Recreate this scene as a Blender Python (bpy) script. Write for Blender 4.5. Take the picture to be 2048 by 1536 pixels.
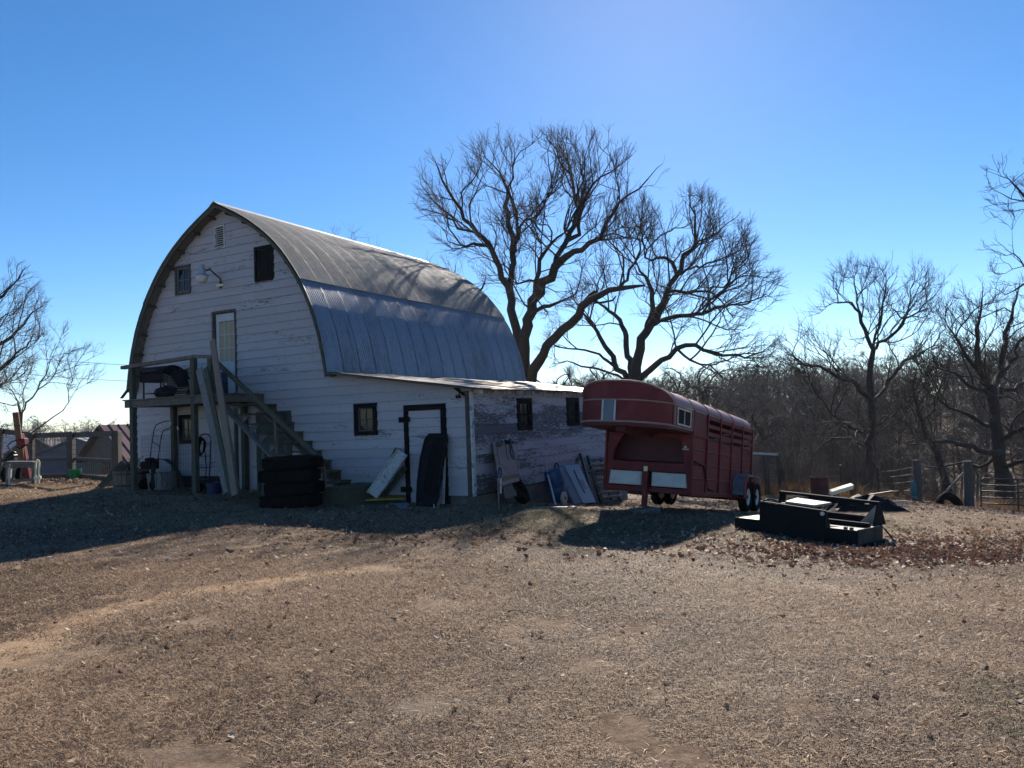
import bpy, math, random
import numpy as np
from mathutils import Vector, Matrix
random.seed(7); rng = np.random.default_rng(7)
S = bpy.context.scene
for o_ in list(bpy.data.objects): bpy.data.objects.remove(o_)
COL = S.collection

# ------------------------------------------------------------ camera
RC = np.array([[0.99926792, 0.03825722, 0.0],
               [0.00174459, -0.04556818, -0.99895971],
               [-0.03821743, 0.99822839, -0.04560156]])
FPX, CX, CY = 1540.0, 1024.0, 768.0
EYE = np.array([0.0, 0.0, 1.6])
cd = bpy.data.cameras.new('camera'); cam = bpy.data.objects.new('camera', cd); COL.objects.link(cam)
cd.sensor_width = 36; cd.lens = FPX / 2048 * 36; cd.clip_start = .05; cd.clip_end = 6000
m4 = Matrix.Identity(4)
for i in range(3):
    for j in range(3): m4[i][j] = float(RC[i][j])
    m4[i][3] = float(EYE[i])
cam.matrix_world = m4
S.camera = cam

# ------------------------------------------------------------ sky, sun, exposure
SUN_EL = math.radians(31.0); SUN_AZ = math.radians(11.64)      # azimuth measured from +Y towards +X
w = bpy.data.worlds.new('World'); S.world = w; w.use_nodes = True
nt = w.node_tree; nt.nodes.clear()
sky = nt.nodes.new('ShaderNodeTexSky'); sky.sky_type = 'NISHITA'; sky.sun_disc = False
sky.sun_elevation = SUN_EL; sky.sun_rotation = SUN_AZ
sky.altitude = 1800; sky.air_density = 1.0; sky.dust_density = 0.3; sky.ozone_density = 3.0
bg = nt.nodes.new('ShaderNodeBackground'); bg.inputs[1].default_value = 0.075
wo = nt.nodes.new('ShaderNodeOutputWorld')
hs0 = nt.nodes.new('ShaderNodeHueSaturation'); hs0.inputs['Saturation'].default_value = 1.25; hs0.inputs['Hue'].default_value = 0.501; nt.links.new(sky.outputs[0], hs0.inputs['Color']); nt.links.new(hs0.outputs[0], bg.inputs[0]); nt.links.new(bg.outputs[0], wo.inputs[0])
sd = bpy.data.lights.new('sun', 'SUN'); sun = bpy.data.objects.new('sun', sd); COL.objects.link(sun)
sd.energy = 5.0; sd.angle = math.radians(0.53); sd.color = (1.0, 0.91, 0.79)
sdir = Vector((math.sin(SUN_AZ) * math.cos(SUN_EL), math.cos(SUN_AZ) * math.cos(SUN_EL), math.sin(SUN_EL)))
sun.rotation_euler = (-sdir).to_track_quat('-Z', 'Y').to_euler()
sun.location = sdir * 60
S.view_settings.view_transform = 'Standard'
try: S.view_settings.look = 'None'
except Exception: pass
S.view_settings.gamma = 1; S.view_settings.use_curve_mapping = False
S.view_settings.exposure = 1.0
S.cycles.max_bounces = 6; S.cycles.diffuse_bounces = 3; S.cycles.glossy_bounces = 3
S.cycles.transparent_max_bounces = 8

# ------------------------------------------------------------ pixel -> place helpers (measuring the photograph)
def ray(u, v): return RC @ np.array([u - CX, -(v - CY), -FPX])
def dd(u, v, depth):
    r = ray(u, v); return EYE + r * depth / r[1]
BA = np.array([0.47975236, 0.87740394, 0.0])      # along the barn's side wall, away from the camera
BB = np.array([-0.87740394, 0.47975236, 0.0])     # along the barn's front wall, to the left
BO = np.array([-0.90015638, 16.3, 0.0])
def fw(u, v, t=0.0):
    p0 = BO - BA * t; r = ray(u, v); p = EYE + r * ((p0 - EYE) @ BA) / (r @ BA)
    return Vector((-t, float((p - BO) @ BB), float(p[2])))
def sw(u, v, t=0.0):
    p0 = BO - BB * t; r = ray(u, v); p = EYE + r * ((p0 - EYE) @ BB) / (r @ BB)
    return Vector((float((p - BO) @ BA), -t, float(p[2])))
BM = Matrix(((BA[0], BB[0], 0, BO[0]), (BA[1], BB[1], 0, BO[1]), (0, 0, 1, 0), (0, 0, 0, 1)))
def bw(a, b, z=0): return BM @ Vector((a, b, z))

# ------------------------------------------------------------ terrain
def P3(u, v, d): q = dd(u, v, d); return (q[0], q[1], q[2])
CP = [(0, 0, 0), (-6, 0, .03), (6, 0, -.08), (0, -8, 0), (-12, -6, .05), (12, -6, -.2), (0, 5, -.02), (-6, 6, .02), (6, 6, -.2),
      (0, 10, -.08), (-10, 10, .06), (-16, 10, .1), (12, 10, -.6), (18, 12, -1.0), (-1.5, 13, -.16),
      (-.9, 16.3, -.24), (-2.6, 17.0, -.12), (-7.04, 19.66, .1), (-10.6, 21.6, .15), (.68, 19.2, -.52), (2.46, 22.4, -.82), (3.7, 24.7, -1.1),
      (-9.7, 19.6, .12), (-6.5, 17, .05), (2.55, 15.6, -.32), (5.4, 18.6, -.84), (3.8, 19.5, -.86), (4.3, 16.3, -.58),
      (3.75, 13.1, -.45), (5.1, 11.7, -.52), (6.2, 12.85, -.63), (4.9, 14.2, -.6), (8.5, 18, -1.05), (9, 13, -.85),
      (16.4, 27, -2.2), (14.7, 28, -1.92), (21, 25, -2.6), (10.4, 26, -1.6), (8.5, 23, -1.35), (9.9, 30, -1.75), (13, 20, -1.4), (22, 18, -2.0),
      (-14.7, 24.5, .25), (-18, 22, .25), (-13, 22.5, .22), (-22, 18, .2), (-11.5, 30, .0), (-16, 34, -.6), (-24, 34, -.7), (-4, 34, -1.2),
      (4, 34, -1.9), (12, 36, -2.8), (18, 36, -3.3), (28, 34, -3.8), (0, 46, -2.6), (-15, 48, -2.0), (-35, 46, -2.0), (12, 48, -4.2), (24, 50, -5.0),
      (38, 46, -5.2), (-45, 20, 0), (40, 15, -3.2), (40, -10, -2), (-40, -10, 0), (-30, 60, -2.4), (0, 62, -3.6), (20, 66, -5.6), (45, 66, -6)]
CP = np.array(CP, float)
def _tps(r): return np.where(r > 1e-9, r * r * np.log(r + 1e-12), 0.0)
_n = len(CP); _K = _tps(np.hypot(CP[:, None, 0] - CP[None, :, 0], CP[:, None, 1] - CP[None, :, 1])) + np.eye(_n) * 2.0
_P = np.c_[np.ones(_n), CP[:, :2]]
_A = np.block([[_K, _P], [_P.T, np.zeros((3, 3))]])
_W = np.linalg.solve(_A, np.r_[CP[:, 2], 0, 0, 0])
def sstep(a, b, x): t = np.clip((x - a) / (b - a), 0, 1); return t * t * (3 - 2 * t)
def _far(x, y):
    d = np.hypot(x, y); az = np.degrees(np.arctan2(x, y))
    s = sstep(-4, 10, az)
    crest = 2.2 + .9 * np.sin(az * .35 + 1) + .6 * np.sin(az * 1.1) + sstep(22, 34, az) * 2.6
    right = -5.8 + (crest + 5.8) * sstep(52, 165, d)
    left = -2.4 + 0 * d
    return right * s + left * (1 - s)
def Hn(x, y):
    x = np.asarray(x, float); y = np.asarray(y, float)
    xc = np.clip(x, -60, 60); yc = np.clip(y, -30, 80)
    out = _W[_n] + _W[_n + 1] * xc + _W[_n + 2] * yc
    for i in range(_n): out = out + _W[i] * _tps(np.hypot(xc - CP[i, 0], yc - CP[i, 1]))
    d = np.hypot(x, y); k = sstep(44, 66, d)
    near = out + .03 * np.sin(x * .9 + 2) * np.sin(y * .8 + 1) + .018 * np.sin(x * 1.3 + y * .7) * np.sin(y * 1.1 - x * .4) + .01 * np.sin(x * 3.1) * np.sin(y * 2.7)
    back = sstep(-10, -40, y)
    far = _far(x, y) * (1 - back) + (-1.0) * back
    return near * (1 - k) + far * k
def H(x, y): return float(Hn(np.array([x]), np.array([y]))[0])
_gd = {}
def gd(u, v, lift=0.0):
    """the spot on the ground seen at that pixel"""
    r = ray(u, v); r = r / r[1]
    ds = np.linspace(2, 70, 1400); pz = 1.6 + r[2] * ds; h = Hn(r[0] * ds, ds)
    k = np.argmax(pz < h) or len(ds) - 1
    d = ds[k]; return Vector((r[0] * d, d, float(h[k]) + lift))

# ------------------------------------------------------------ mesh builder
ROOTLOC = {}
class MB:
    def __init__(s, M=None): s.v = []; s.f = []; s.M = M or Matrix.Identity(4)
    def add(s, vs, fs):
        n = len(s.v); s.v += [s.M @ Vector(p) for p in vs]; s.f += [tuple(i + n for i in f) for f in fs]; return s
    def box(s, c, d, R=None):
        hx, hy, hz = d[0] / 2, d[1] / 2, d[2] / 2; c = Vector(c)
        vs = [Vector((x, y, z)) for x in (-hx, hx) for y in (-hy, hy) for z in (-hz, hz)]
        if R is not None: vs = [R @ p for p in vs]
        return s.add([c + p for p in vs], [(0, 1, 3, 2), (4, 6, 7, 5), (0, 4, 5, 1), (2, 3, 7, 6), (0, 2, 6, 4), (1, 5, 7, 3)])
    def bx(s, x0, x1, y0, y1, z0, z1): return s.box(((x0 + x1) / 2, (y0 + y1) / 2, (z0 + z1) / 2), (abs(x1 - x0), abs(y1 - y0), abs(z1 - z0)))
    def beam(s, p, q, wd, th, up=(0, 0, 1)):
        p = Vector(p); q = Vector(q); d = q - p; L = d.length; d.normalize(); up = Vector(up)
        if abs(d.dot(up)) > .98: up = Vector((1, 0, 0)) if abs(d.x) < .9 else Vector((0, 1, 0))
        x = d.cross(up).normalized(); y = x.cross(d)
        R = Matrix((x, y, d)).transposed()
        return s.box((p + q) / 2, (wd, th, L), R)
    def tube(s, path, r, n=8, closed=False, caps=True):
        P = [Vector(p) for p in path]; rs = r if isinstance(r, (list, tuple)) else [r] * len(P)
        vs = []; fs = []; ref = None; N = len(P)
        for i, p in enumerate(P):
            a = P[(i - 1) % N] if (closed or i > 0) else P[i]; b = P[(i + 1) % N] if (closed or i < N - 1) else P[i]
            t = (b - a).normalized()
            if ref is None: ref = Vector((0, 0, 1)) if abs(t.z) < .9 else Vector((1, 0, 0))
            x = (ref - t * ref.dot(t)).normalized(); ref = x; y = t.cross(x)
            for k in range(n):
                an = 2 * math.pi * k / n; vs.append(p + (x * math.cos(an) + y * math.sin(an)) * rs[i])
        for i in range(N if closed else N - 1):
            for k in range(n):
                a = i * n + k; b = i * n + (k + 1) % n; c = ((i + 1) % N) * n + (k + 1) % n; d = ((i + 1) % N) * n + k
                fs.append((a, b, c, d))
        if not closed and caps: fs.append(tuple(range(n))[::-1]); fs.append(tuple((N - 1) * n + k for k in range(n)))
        return s.add(vs, fs)
    def lathe(s, prof, n=20, c=(0, 0, 0), R=None, closed=False):
        c = Vector(c); vs = []; fs = []
        for (r, z) in prof:
            for k in range(n):
                a = 2 * math.pi * k / n; p = Vector((r * math.cos(a), r * math.sin(a), z)); vs.append(c + (R @ p if R is not None else p))
        m = len(prof)
        for i in range(m if closed else m - 1):
            for k in range(n):
                j = (i + 1) % m; fs.append((i * n + k, i * n + (k + 1) % n, j * n + (k + 1) % n, j * n + k))
        if not closed:
            if prof[0][0] > 1e-4: fs.append(tuple(range(n))[::-1])
            if prof[-1][0] > 1e-4: fs.append(tuple((m - 1) * n + k for k in range(n)))
        return s.add(vs, fs)
    def prism(s, poly, off):
        n = len(poly); off = Vector(off); vs = [Vector(p) for p in poly] + [Vector(p) + off for p in poly]
        fs = [tuple(range(n)), tuple(range(2 * n - 1, n - 1, -1))] + [(i, (i + 1) % n, (i + 1) % n + n, i + n) for i in range(n)]
        return s.add(vs, fs)
    def grid(s, rows):
        m = len(rows); n = len(rows[0])
        return s.add([p for r in rows for p in r], [(i * n + j, i * n + j + 1, (i + 1) * n + j + 1, (i + 1) * n + j) for i in range(m - 1) for j in range(n - 1)])
    def build(s, name, mat, parent=None, smooth=False, bev=0.0, seg=1, recalc=True, tags=None):
        loc = Vector((0, 0, 0))
        if parent is not None: loc = ROOTLOC[parent.name]
        me = bpy.data.meshes.new(name); me.from_pydata([tuple(p - loc) for p in s.v], [], s.f); me.update()
        if recalc:
            import bmesh
            bm = bmesh.new(); bm.from_mesh(me); bmesh.ops.recalc_face_normals(bm, faces=bm.faces)
            if bev > 0:
                ed = [e for e in bm.edges if len(e.link_faces) == 2 and e.calc_face_angle(0) > .6]
                bmesh.ops.bevel(bm, geom=ed, offset=bev, segments=seg, affect='EDGES', profile=.5, clamp_overlap=True)
            bm.to_mesh(me); bm.free()
        if smooth:
            me.polygons.foreach_set('use_smooth', [True] * len(me.polygons))
            if smooth is not True: me.set_sharp_from_angle(angle=math.radians(smooth))
        ob = bpy.data.objects.new(name, me); COL.objects.link(ob)
        for m_ in (mat if isinstance(mat, (list, tuple)) else [mat]): me.materials.append(m_)
        if parent is not None: ob.parent = parent; ROOTLOC[ob.name] = loc
        else: ROOTLOC[ob.name] = loc
        if tags: tag(ob, **tags)
        return ob
def tag(o, label=None, cat=None, group=None, kind=None):
    if label: o['label'] = label
    if cat: o['category'] = cat
    if group: o['group'] = group
    if kind: o['kind'] = kind
    return o
def T(name, label, cat, loc, group=None):
    o = bpy.data.objects.new(name, None); COL.objects.link(o); o.location = loc; o.empty_display_size = .2
    ROOTLOC[o.name] = Vector(loc); return tag(o, label, cat, group)
def copytree(o, label=None, group=None, off=(0, 0, 0), parent=None, M=None):
    c = o.copy(); COL.objects.link(c); c.parent = parent
    if parent is None:
        if M is not None: c.matrix_world = M
        else: c.location = o.location + Vector(off)
        if label: c['label'] = label
        if group: c['group'] = group
    for ch in list(o.children): copytree(ch, parent=c)
    return c
def Rz(a): return Matrix.Rotation(a, 3, 'Z')
def Rx(a): return Matrix.Rotation(a, 3, 'X')
def Ry(a): return Matrix.Rotation(a, 3, 'Y')

# ------------------------------------------------------------ materials
def nmat(name):
    m = bpy.data.materials.new(name); m.use_nodes = True; t = m.node_tree; t.nodes.clear()
    out = t.nodes.new('ShaderNodeOutputMaterial'); b = t.nodes.new('ShaderNodeBsdfPrincipled'); t.links.new(b.outputs[0], out.inputs[0])
    return m, t, b
def N(t, kind, **kw):
    n = t.nodes.new(kind)
    for k, v in kw.items():
        if k in n.inputs.keys() if isinstance(k, str) else False: n.inputs[k].default_value = v
        else: setattr(n, k, v)
    return n
def rgb(c): return (c[0], c[1], c[2], 1)
def noise(t, vec, scale, detail=4, rough=.55, dist=0):
    n = t.nodes.new('ShaderNodeTexNoise'); n.inputs['Scale'].default_value = scale; n.inputs['Detail'].default_value = detail
    n.inputs['Roughness'].default_value = rough; n.inputs['Distortion'].default_value = dist
    if vec is not None: t.links.new(vec, n.inputs['Vector'])
    return n.outputs['Fac']
def mapr(t, x, a, b, c=0.0, d=1.0):
    n = t.nodes.new('ShaderNodeMapRange'); n.inputs[1].default_value = a; n.inputs[2].default_value = b; n.inputs[3].default_value = c; n.inputs[4].default_value = d
    t.links.new(x, n.inputs[0]); return n.outputs[0]
def mix(t, f, a, b):
    n = t.nodes.new('ShaderNodeMix'); n.data_type = 'RGBA'
    if isinstance(f, float): n.inputs[0].default_value = f
    else: t.links.new(f, n.inputs[0])
    for k, s in ((6, a), (7, b)):
        if isinstance(s, (tuple, list)): n.inputs[k].default_value = rgb(s)
        else: t.links.new(s, n.inputs[k])
    return n.outputs[2]
def math_(t, op, a, b=None):
    n = t.nodes.new('ShaderNodeMath'); n.operation = op
    for k, s in ((0, a), (1, b)):
        if s is None: continue
        if isinstance(s, (int, float)): n.inputs[k].default_value = s
        else: t.links.new(s, n.inputs[k])
    return n.outputs[0]
def coords(t, stretch=(1, 1, 1), space='pos', rot=(0, 0, 0)):
    mp = t.nodes.new('ShaderNodeMapping'); mp.inputs['Scale'].default_value = stretch; mp.inputs['Rotation'].default_value = rot
    if space == 'pos': g = t.nodes.new('ShaderNodeNewGeometry'); t.links.new(g.outputs['Position'], mp.inputs[0])
    else: g = t.nodes.new('ShaderNodeTexCoord'); t.links.new(g.outputs['Object'], mp.inputs[0])
    return mp.outputs[0]
def bump(t, b, h, strength=.4, dist=.01):
    n = t.nodes.new('ShaderNodeBump'); n.inputs['Strength'].default_value = strength; n.inputs['Distance'].default_value = dist
    t.links.new(h, n.inputs['Height']); t.links.new(n.outputs[0], b.inputs['Normal'])
def mat(name, c1, c2=None, rough=.8, scale=6, stretch=(1, 1, 1), metal=0.0, bmp=.3, bd=.006, c3=None, t3=(.55, .7), s3=None, spec=.4, space='pos', vary=0.0, rot=(0, 0, 0)):
    m, t, b = nmat(name); v = coords(t, stretch, space, rot)
    f = noise(t, v, scale, 6, .6); c2 = c2 or tuple(x * .75 for x in c1)
    col = mix(t, mapr(t, f, .35, .65), c2, c1)
    if c3: col = mix(t, mapr(t, noise(t, v, s3 or scale * .4, 7, .65, .4), t3[0], t3[1]), col, c3)
    if vary:
        oi = t.nodes.new('ShaderNodeObjectInfo'); hs = t.nodes.new('ShaderNodeHueSaturation')
        t.links.new(mapr(t, oi.outputs['Random'], 0, 1, 1 - vary, 1 + vary), hs.inputs['Value']); t.links.new(col, hs.inputs['Color']); col = hs.outputs[0]
    t.links.new(col, b.inputs['Base Color']); b.inputs['Roughness'].default_value = rough; b.inputs['Metallic'].default_value = metal
    b.inputs['Specular IOR Level'].default_value = spec
    if bmp: bump(t, b, noise(t, v, scale * 3, 5, .65), bmp, bd)
    return m
BROT = (0, 0, -math.atan2(BA[1], BA[0]))      # turns world position into barn axes
def paint_mat(name, side):
    m, t, b = nmat(name); v = coords(t, (1, 1, 1), 'pos', BROT)
    sc = t.nodes.new('ShaderNodeVectorMath'); sc.operation = 'MULTIPLY'; sc.inputs[1].default_value = (1.6, 1.6, 7); t.links.new(v, sc.inputs[0])
    oi = t.nodes.new('ShaderNodeObjectInfo'); rnd = oi.outputs['Random']
    ad = t.nodes.new('ShaderNodeVectorMath'); ad.operation = 'ADD'; t.links.new(sc.outputs[0], ad.inputs[0])
    cb = t.nodes.new('ShaderNodeCombineXYZ'); t.links.new(math_(t, 'MULTIPLY', rnd, 37.0), cb.inputs[0]); t.links.new(cb.outputs[0], ad.inputs[1]); vv = ad.outputs[0]
    big = noise(t, vv, .55, 3, .5); fine = noise(t, vv, 4.5, 8, .8, .3)
    lines = t.nodes.new('ShaderNodeVectorMath'); lines.operation = 'MULTIPLY'; lines.inputs[1].default_value = (1, 1, 9); t.links.new(vv, lines.inputs[0])
    grain = noise(t, lines.outputs[0], 3.0, 5, .6)
    peel = math_(t, 'ADD', math_(t, 'MULTIPLY', big, .55), math_(t, 'MULTIPLY', fine, 1.25))
    peel = math_(t, 'ADD', peel, math_(t, 'MULTIPLY', rnd, .16 if side else .10))
    if side:
        sp = t.nodes.new('ShaderNodeSeparateXYZ'); t.links.new(v, sp.inputs[0]); z = sp.outputs[2]
        band = math_(t, 'MULTIPLY', mapr(t, z, .9, 1.25), mapr(t, z, 1.95, 1.7)); low = mapr(t, z, .45, .1)
        peel = math_(t, 'ADD', peel, math_(t, 'MULTIPLY', math_(t, 'MAXIMUM', band, low), .15)); thr = 1.06
    else: thr = 1.10
    mask = mapr(t, peel, thr, thr + .035); faint = mapr(t, peel, thr - .10, thr + .02)
    white = mix(t, mapr(t, grain, .3, .7), (.36, .34, .36), (.45, .43, .45))
    white = mix(t, math_(t, 'MULTIPLY', faint, .5), white, (.26, .25, .26))
    wood = mix(t, mapr(t, grain, .35, .65), (.045, .043, .05), (.13, .12, .125))
    col = mix(t, mask, white, wood)
    hs = t.nodes.new('ShaderNodeHueSaturation'); t.links.new(mapr(t, rnd, 0, 1, .9, 1.04), hs.inputs['Value']); t.links.new(col, hs.inputs['Color'])
    t.links.new(hs.outputs[0], b.inputs['Base Color']); b.inputs['Roughness'].default_value = .75
    bump(t, b, math_(t, 'SUBTRACT', math_(t, 'MULTIPLY', grain, .3), mask), .35, .004)
    return m
M = {}
M['paintF'] = paint_mat('weathered_white_paint', False); M['paintS'] = paint_mat('peeling_white_paint', True)
M['trimw'] = mat('white_trim', (.62, .6, .58), (.4, .38, .37), .75, 14, c3=(.2, .19, .19), t3=(.55, .6))
M['black'] = mat('black_paint', (.006, .008, .009), (.011, .012, .013), .7, 9, spec=.05)
M['dark'] = mat('dark_inside', (.02, .02, .02), (.012, .012, .012), .95, 4, bmp=0)
M['rust_roof'] = mat('pale_rusty_tin', (.52, .47, .40), (.40, .34, .28), .42, 2.2, (1, 1, 1), .35, .15, .003, c3=(.30, .17, .10), t3=(.56, .68), s3=1.3)
M['concrete'] = mat('concrete', (.20, .19, .17), (.13, .12, .11), .92, 5, c3=(.08, .075, .07), t3=(.5, .7))
M['wood'] = mat('weathered_wood', (.19, .16, .13), (.09, .078, .065), .85, 5, (6, 6, 1.2), c3=(.06, .055, .05), t3=(.55, .7), vary=.15)
M['woodh'] = mat('weathered_plank', (.17, .145, .12), (.08, .07, .06), .85, 7, (1.5, 5, 5), c3=(.05, .05, .045), t3=(.55, .7), vary=.18)
M['greenwood'] = mat('mossy_post_wood', (.085, .09, .06), (.05, .052, .04), .9, 6, (5, 5, 1), vary=.15)
M['tanwood'] = mat('tan_board', (.20, .145, .11), (.14, .10, .078), .8, 6, (6, 6, 1), vary=.2)
M['greyboard'] = mat('grey_board', (.20, .188, .175), (.115, .108, .105), .85, 6, (3, 3, 1.5), vary=.2)
M['whiteboard'] = mat('old_white_board', (.52, .50, .47), (.34, .32, .30), .8, 9, (2, 2, 2), c3=(.16, .15, .14), t3=(.55, .66))
M['yellow'] = mat('yellow_paint', (.50, .36, .07), (.34, .24, .05), .6, 9)
M['blueplastic'] = mat('blue_plastic', (.010, .085, .20), (.008, .06, .15), .4, 6, bmp=.1)
M['bluemetal'] = mat('blue_painted_steel', (.009, .024, .085), (.007, .018, .06), .4, 8, bmp=.1)
M['steelblue'] = mat('blue_grey_sheet', (.30, .36, .42), (.2, .25, .3), .5, 6, metal=.3)
M['rubber'] = mat('tyre_rubber', (.0055, .0055, .0065), (.010, .0095, .0095), .9, 20, spec=.04)
M['blackplastic'] = mat('black_plastic', (.007, .007, .009), (.012, .012, .014), .55, 9, bmp=.1, spec=.08)
M['darkmetal'] = mat('dark_metal', (.035, .035, .037), (.055, .048, .042), .55, 9, metal=.4)
M['wire'] = mat('galvanised_wire', (.12, .12, .12), (.08, .075, .07), .6, 20, metal=.5, bmp=0)
M['red'] = mat('faded_red_paint', (.155, .011, .013), (.105, .009, .012), .5, 3.0, bmp=.12, bd=.003, c3=(.19, .035, .032), t3=(.5, .72), s3=2.2, spec=.25)
M['redroof'] = mat('sunlit_red_roof_paint', (.27, .09, .068), (.18, .055, .045), .45, 3.5, c3=(.27, .11, .08), t3=(.5, .7), s3=2, bmp=.15)  # paler than the body red: the sun's highlight is put into the colour
M['reddark'] = mat('red_underside', (.085, .011, .014), (.06, .009, .011), .6, 4)
M['cream'] = mat('cream_trim', (.34, .25, .195), (.25, .175, .14), .55, 8, bmp=.05)
M['alu'] = mat('aluminium_sheet', (.46, .46, .45), (.36, .35, .35), .45, 5, metal=.25, bmp=.12)
M['alulight'] = mat('pale_metal_edge', (.62, .58, .53), (.48, .45, .42), .5, 8, metal=.2)
M['fender'] = mat('grey_fender', (.16, .18, .21), (.11, .12, .15), .5, 6, metal=.3)
M['rimwhite'] = mat('white_wheel_paint', (.62, .60, .56), (.45, .43, .4), .5, 12)
M['glass'] = mat('dark_glass', (.006, .009, .012), (.012, .015, .02), .1, 3, bmp=0, spec=.35)
M['glassf'] = mat('frosted_glass', (.11, .13, .15), (.085, .105, .12), .3, 3, bmp=0, spec=.6)
M['curtain'] = mat('cream_curtain', (.42, .35, .24), (.30, .25, .17), .9, 10, (12, 12, .6), bmp=.4)
M['doorw'] = mat('grey_white_door', (.50, .53, .54), (.40, .43, .45), .6, 5)
M['greendoor'] = mat('dark_green_paint', (.035, .06, .05), (.022, .04, .035), .6, 6)
M['cutter'] = mat('dusty_black_steel', (.005, .009, .012), (.010, .011, .013), .7, 5, metal=.0, c3=(.028, .024, .02), t3=(.6, .72), spec=.06)
M['cutterdeck'] = mat('worn_steel_deck', (.34, .31, .27), (.22, .20, .17), .38, 4, metal=.4, c3=(.07, .06, .05), t3=(.6, .7))
M['dustysteel'] = mat('dusty_brown_steel', (.085, .07, .058), (.05, .043, .038), .7, 6, c3=(.03, .026, .024), t3=(.5, .7), spec=.1)
M['rustbarrel'] = mat('rusty_red_barrel', (.12, .03, .022), (.065, .022, .018), .8, 5, c3=(.04, .02, .016), t3=(.5, .65))
M['creamboard'] = mat('cream_board', (.80, .74, .52), (.70, .64, .44), .7, 6)
M['bark'] = mat('bark', (.060, .050, .043), (.030, .026, .023), .95, 9, (3, 3, 1), bmp=.8, bd=.03)
M['bark2'] = mat('twig_bark', (.085, .066, .056), (.045, .036, .031), .95, 2, bmp=0)
M['postwood'] = mat('fence_post_wood', (.10, .088, .076), (.055, .05, .045), .9, 7, (4, 4, 1), vary=.15)
M['shed'] = mat('blue_grey_shed_metal', (.105, .125, .16), (.08, .095, .125), .6, 1.5)
M['shedroof'] = mat('pale_shed_roof', (.34, .34, .35), (.26, .25, .26), .5, 1.2, metal=.2)
M['houseroof'] = mat('red_ribbed_roof', (.17, .085, .08), (.13, .06, .055), .4, 1.5, metal=.2)
M['housewall'] = mat('brown_house_wall', (.14, .11, .085), (.10, .08, .065), .9, 2)
M['tealtarp'] = mat('teal_tarp', (.03, .17, .19), (.02, .11, .13), .6, 9)
M['green'] = mat('green_plastic', (.01, .26, .09), (.008, .18, .06), .4, 8, bmp=.1)
M['terracotta'] = mat('rusty_pipe', (.20, .085, .035), (.13, .06, .03), .7, 8)
M['greyplastic'] = mat('grey_plastic', (.17, .20, .21), (.12, .15, .16), .5, 5, bmp=.1)
M['greyplastic2'] = mat('light_grey_plastic', (.30, .31, .33), (.24, .25, .27), .5, 5, bmp=.1)
M['pinkboard'] = mat('faded_tan_door', (.30, .23, .19), (.24, .17, .15), .75, 3, (1, 1, 3))
M['hose'] = mat('pale_hose', (.42, .40, .36), (.32, .3, .27), .5, 10, bmp=0)
M['litebark'] = mat('grey_twigs', (.12, .10, .09), (.06, .05, .045), .95, 2, bmp=0)
def roof_mat(name, c1, c2, c3, rough, metal):
    m, t, b = nmat(name); v = coords(t, (1, 1, 1), 'pos', BROT)
    st = t.nodes.new('ShaderNodeVectorMath'); st.operation = 'MULTIPLY'; st.inputs[1].default_value = (5, .35, .35); t.links.new(v, st.inputs[0])
    streak = noise(t, st.outputs[0], 2.2, 6, .7, .2); patch = noise(t, v, .55, 5, .6); fine = noise(t, v, 9, 5, .7)
    oi = t.nodes.new('ShaderNodeObjectInfo')
    f = math_(t, 'ADD', math_(t, 'MULTIPLY', streak, .6), math_(t, 'MULTIPLY', patch, .5))
    col = mix(t, mapr(t, f, .42, .68), c2, c1)
    col = mix(t, mapr(t, math_(t, 'ADD', f, math_(t, 'MULTIPLY', fine, .25)), .66, .82), col, c3)
    hs = t.nodes.new('ShaderNodeHueSaturation'); t.links.new(mapr(t, oi.outputs['Random'], 0, 1, .92, 1.06), hs.inputs['Value']); t.links.new(col, hs.inputs['Color'])
    t.links.new(hs.outputs[0], b.inputs['Base Color']); b.inputs['Metallic'].default_value = metal
    t.links.new(mapr(t, fine, .3, .7, rough - .06, rough + .1), b.inputs['Roughness'])
    bump(t, b, fine, .25, .003); return m
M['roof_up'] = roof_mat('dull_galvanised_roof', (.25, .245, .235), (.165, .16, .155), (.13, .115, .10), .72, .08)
M['roof_lo'] = roof_mat('shaded_galvanised_roof', (.27, .295, .34), (.21, .235, .275), (.15, .16, .18), .5, .6)  # same metal as above; blue sky reflection in shade is put into the colour

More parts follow.
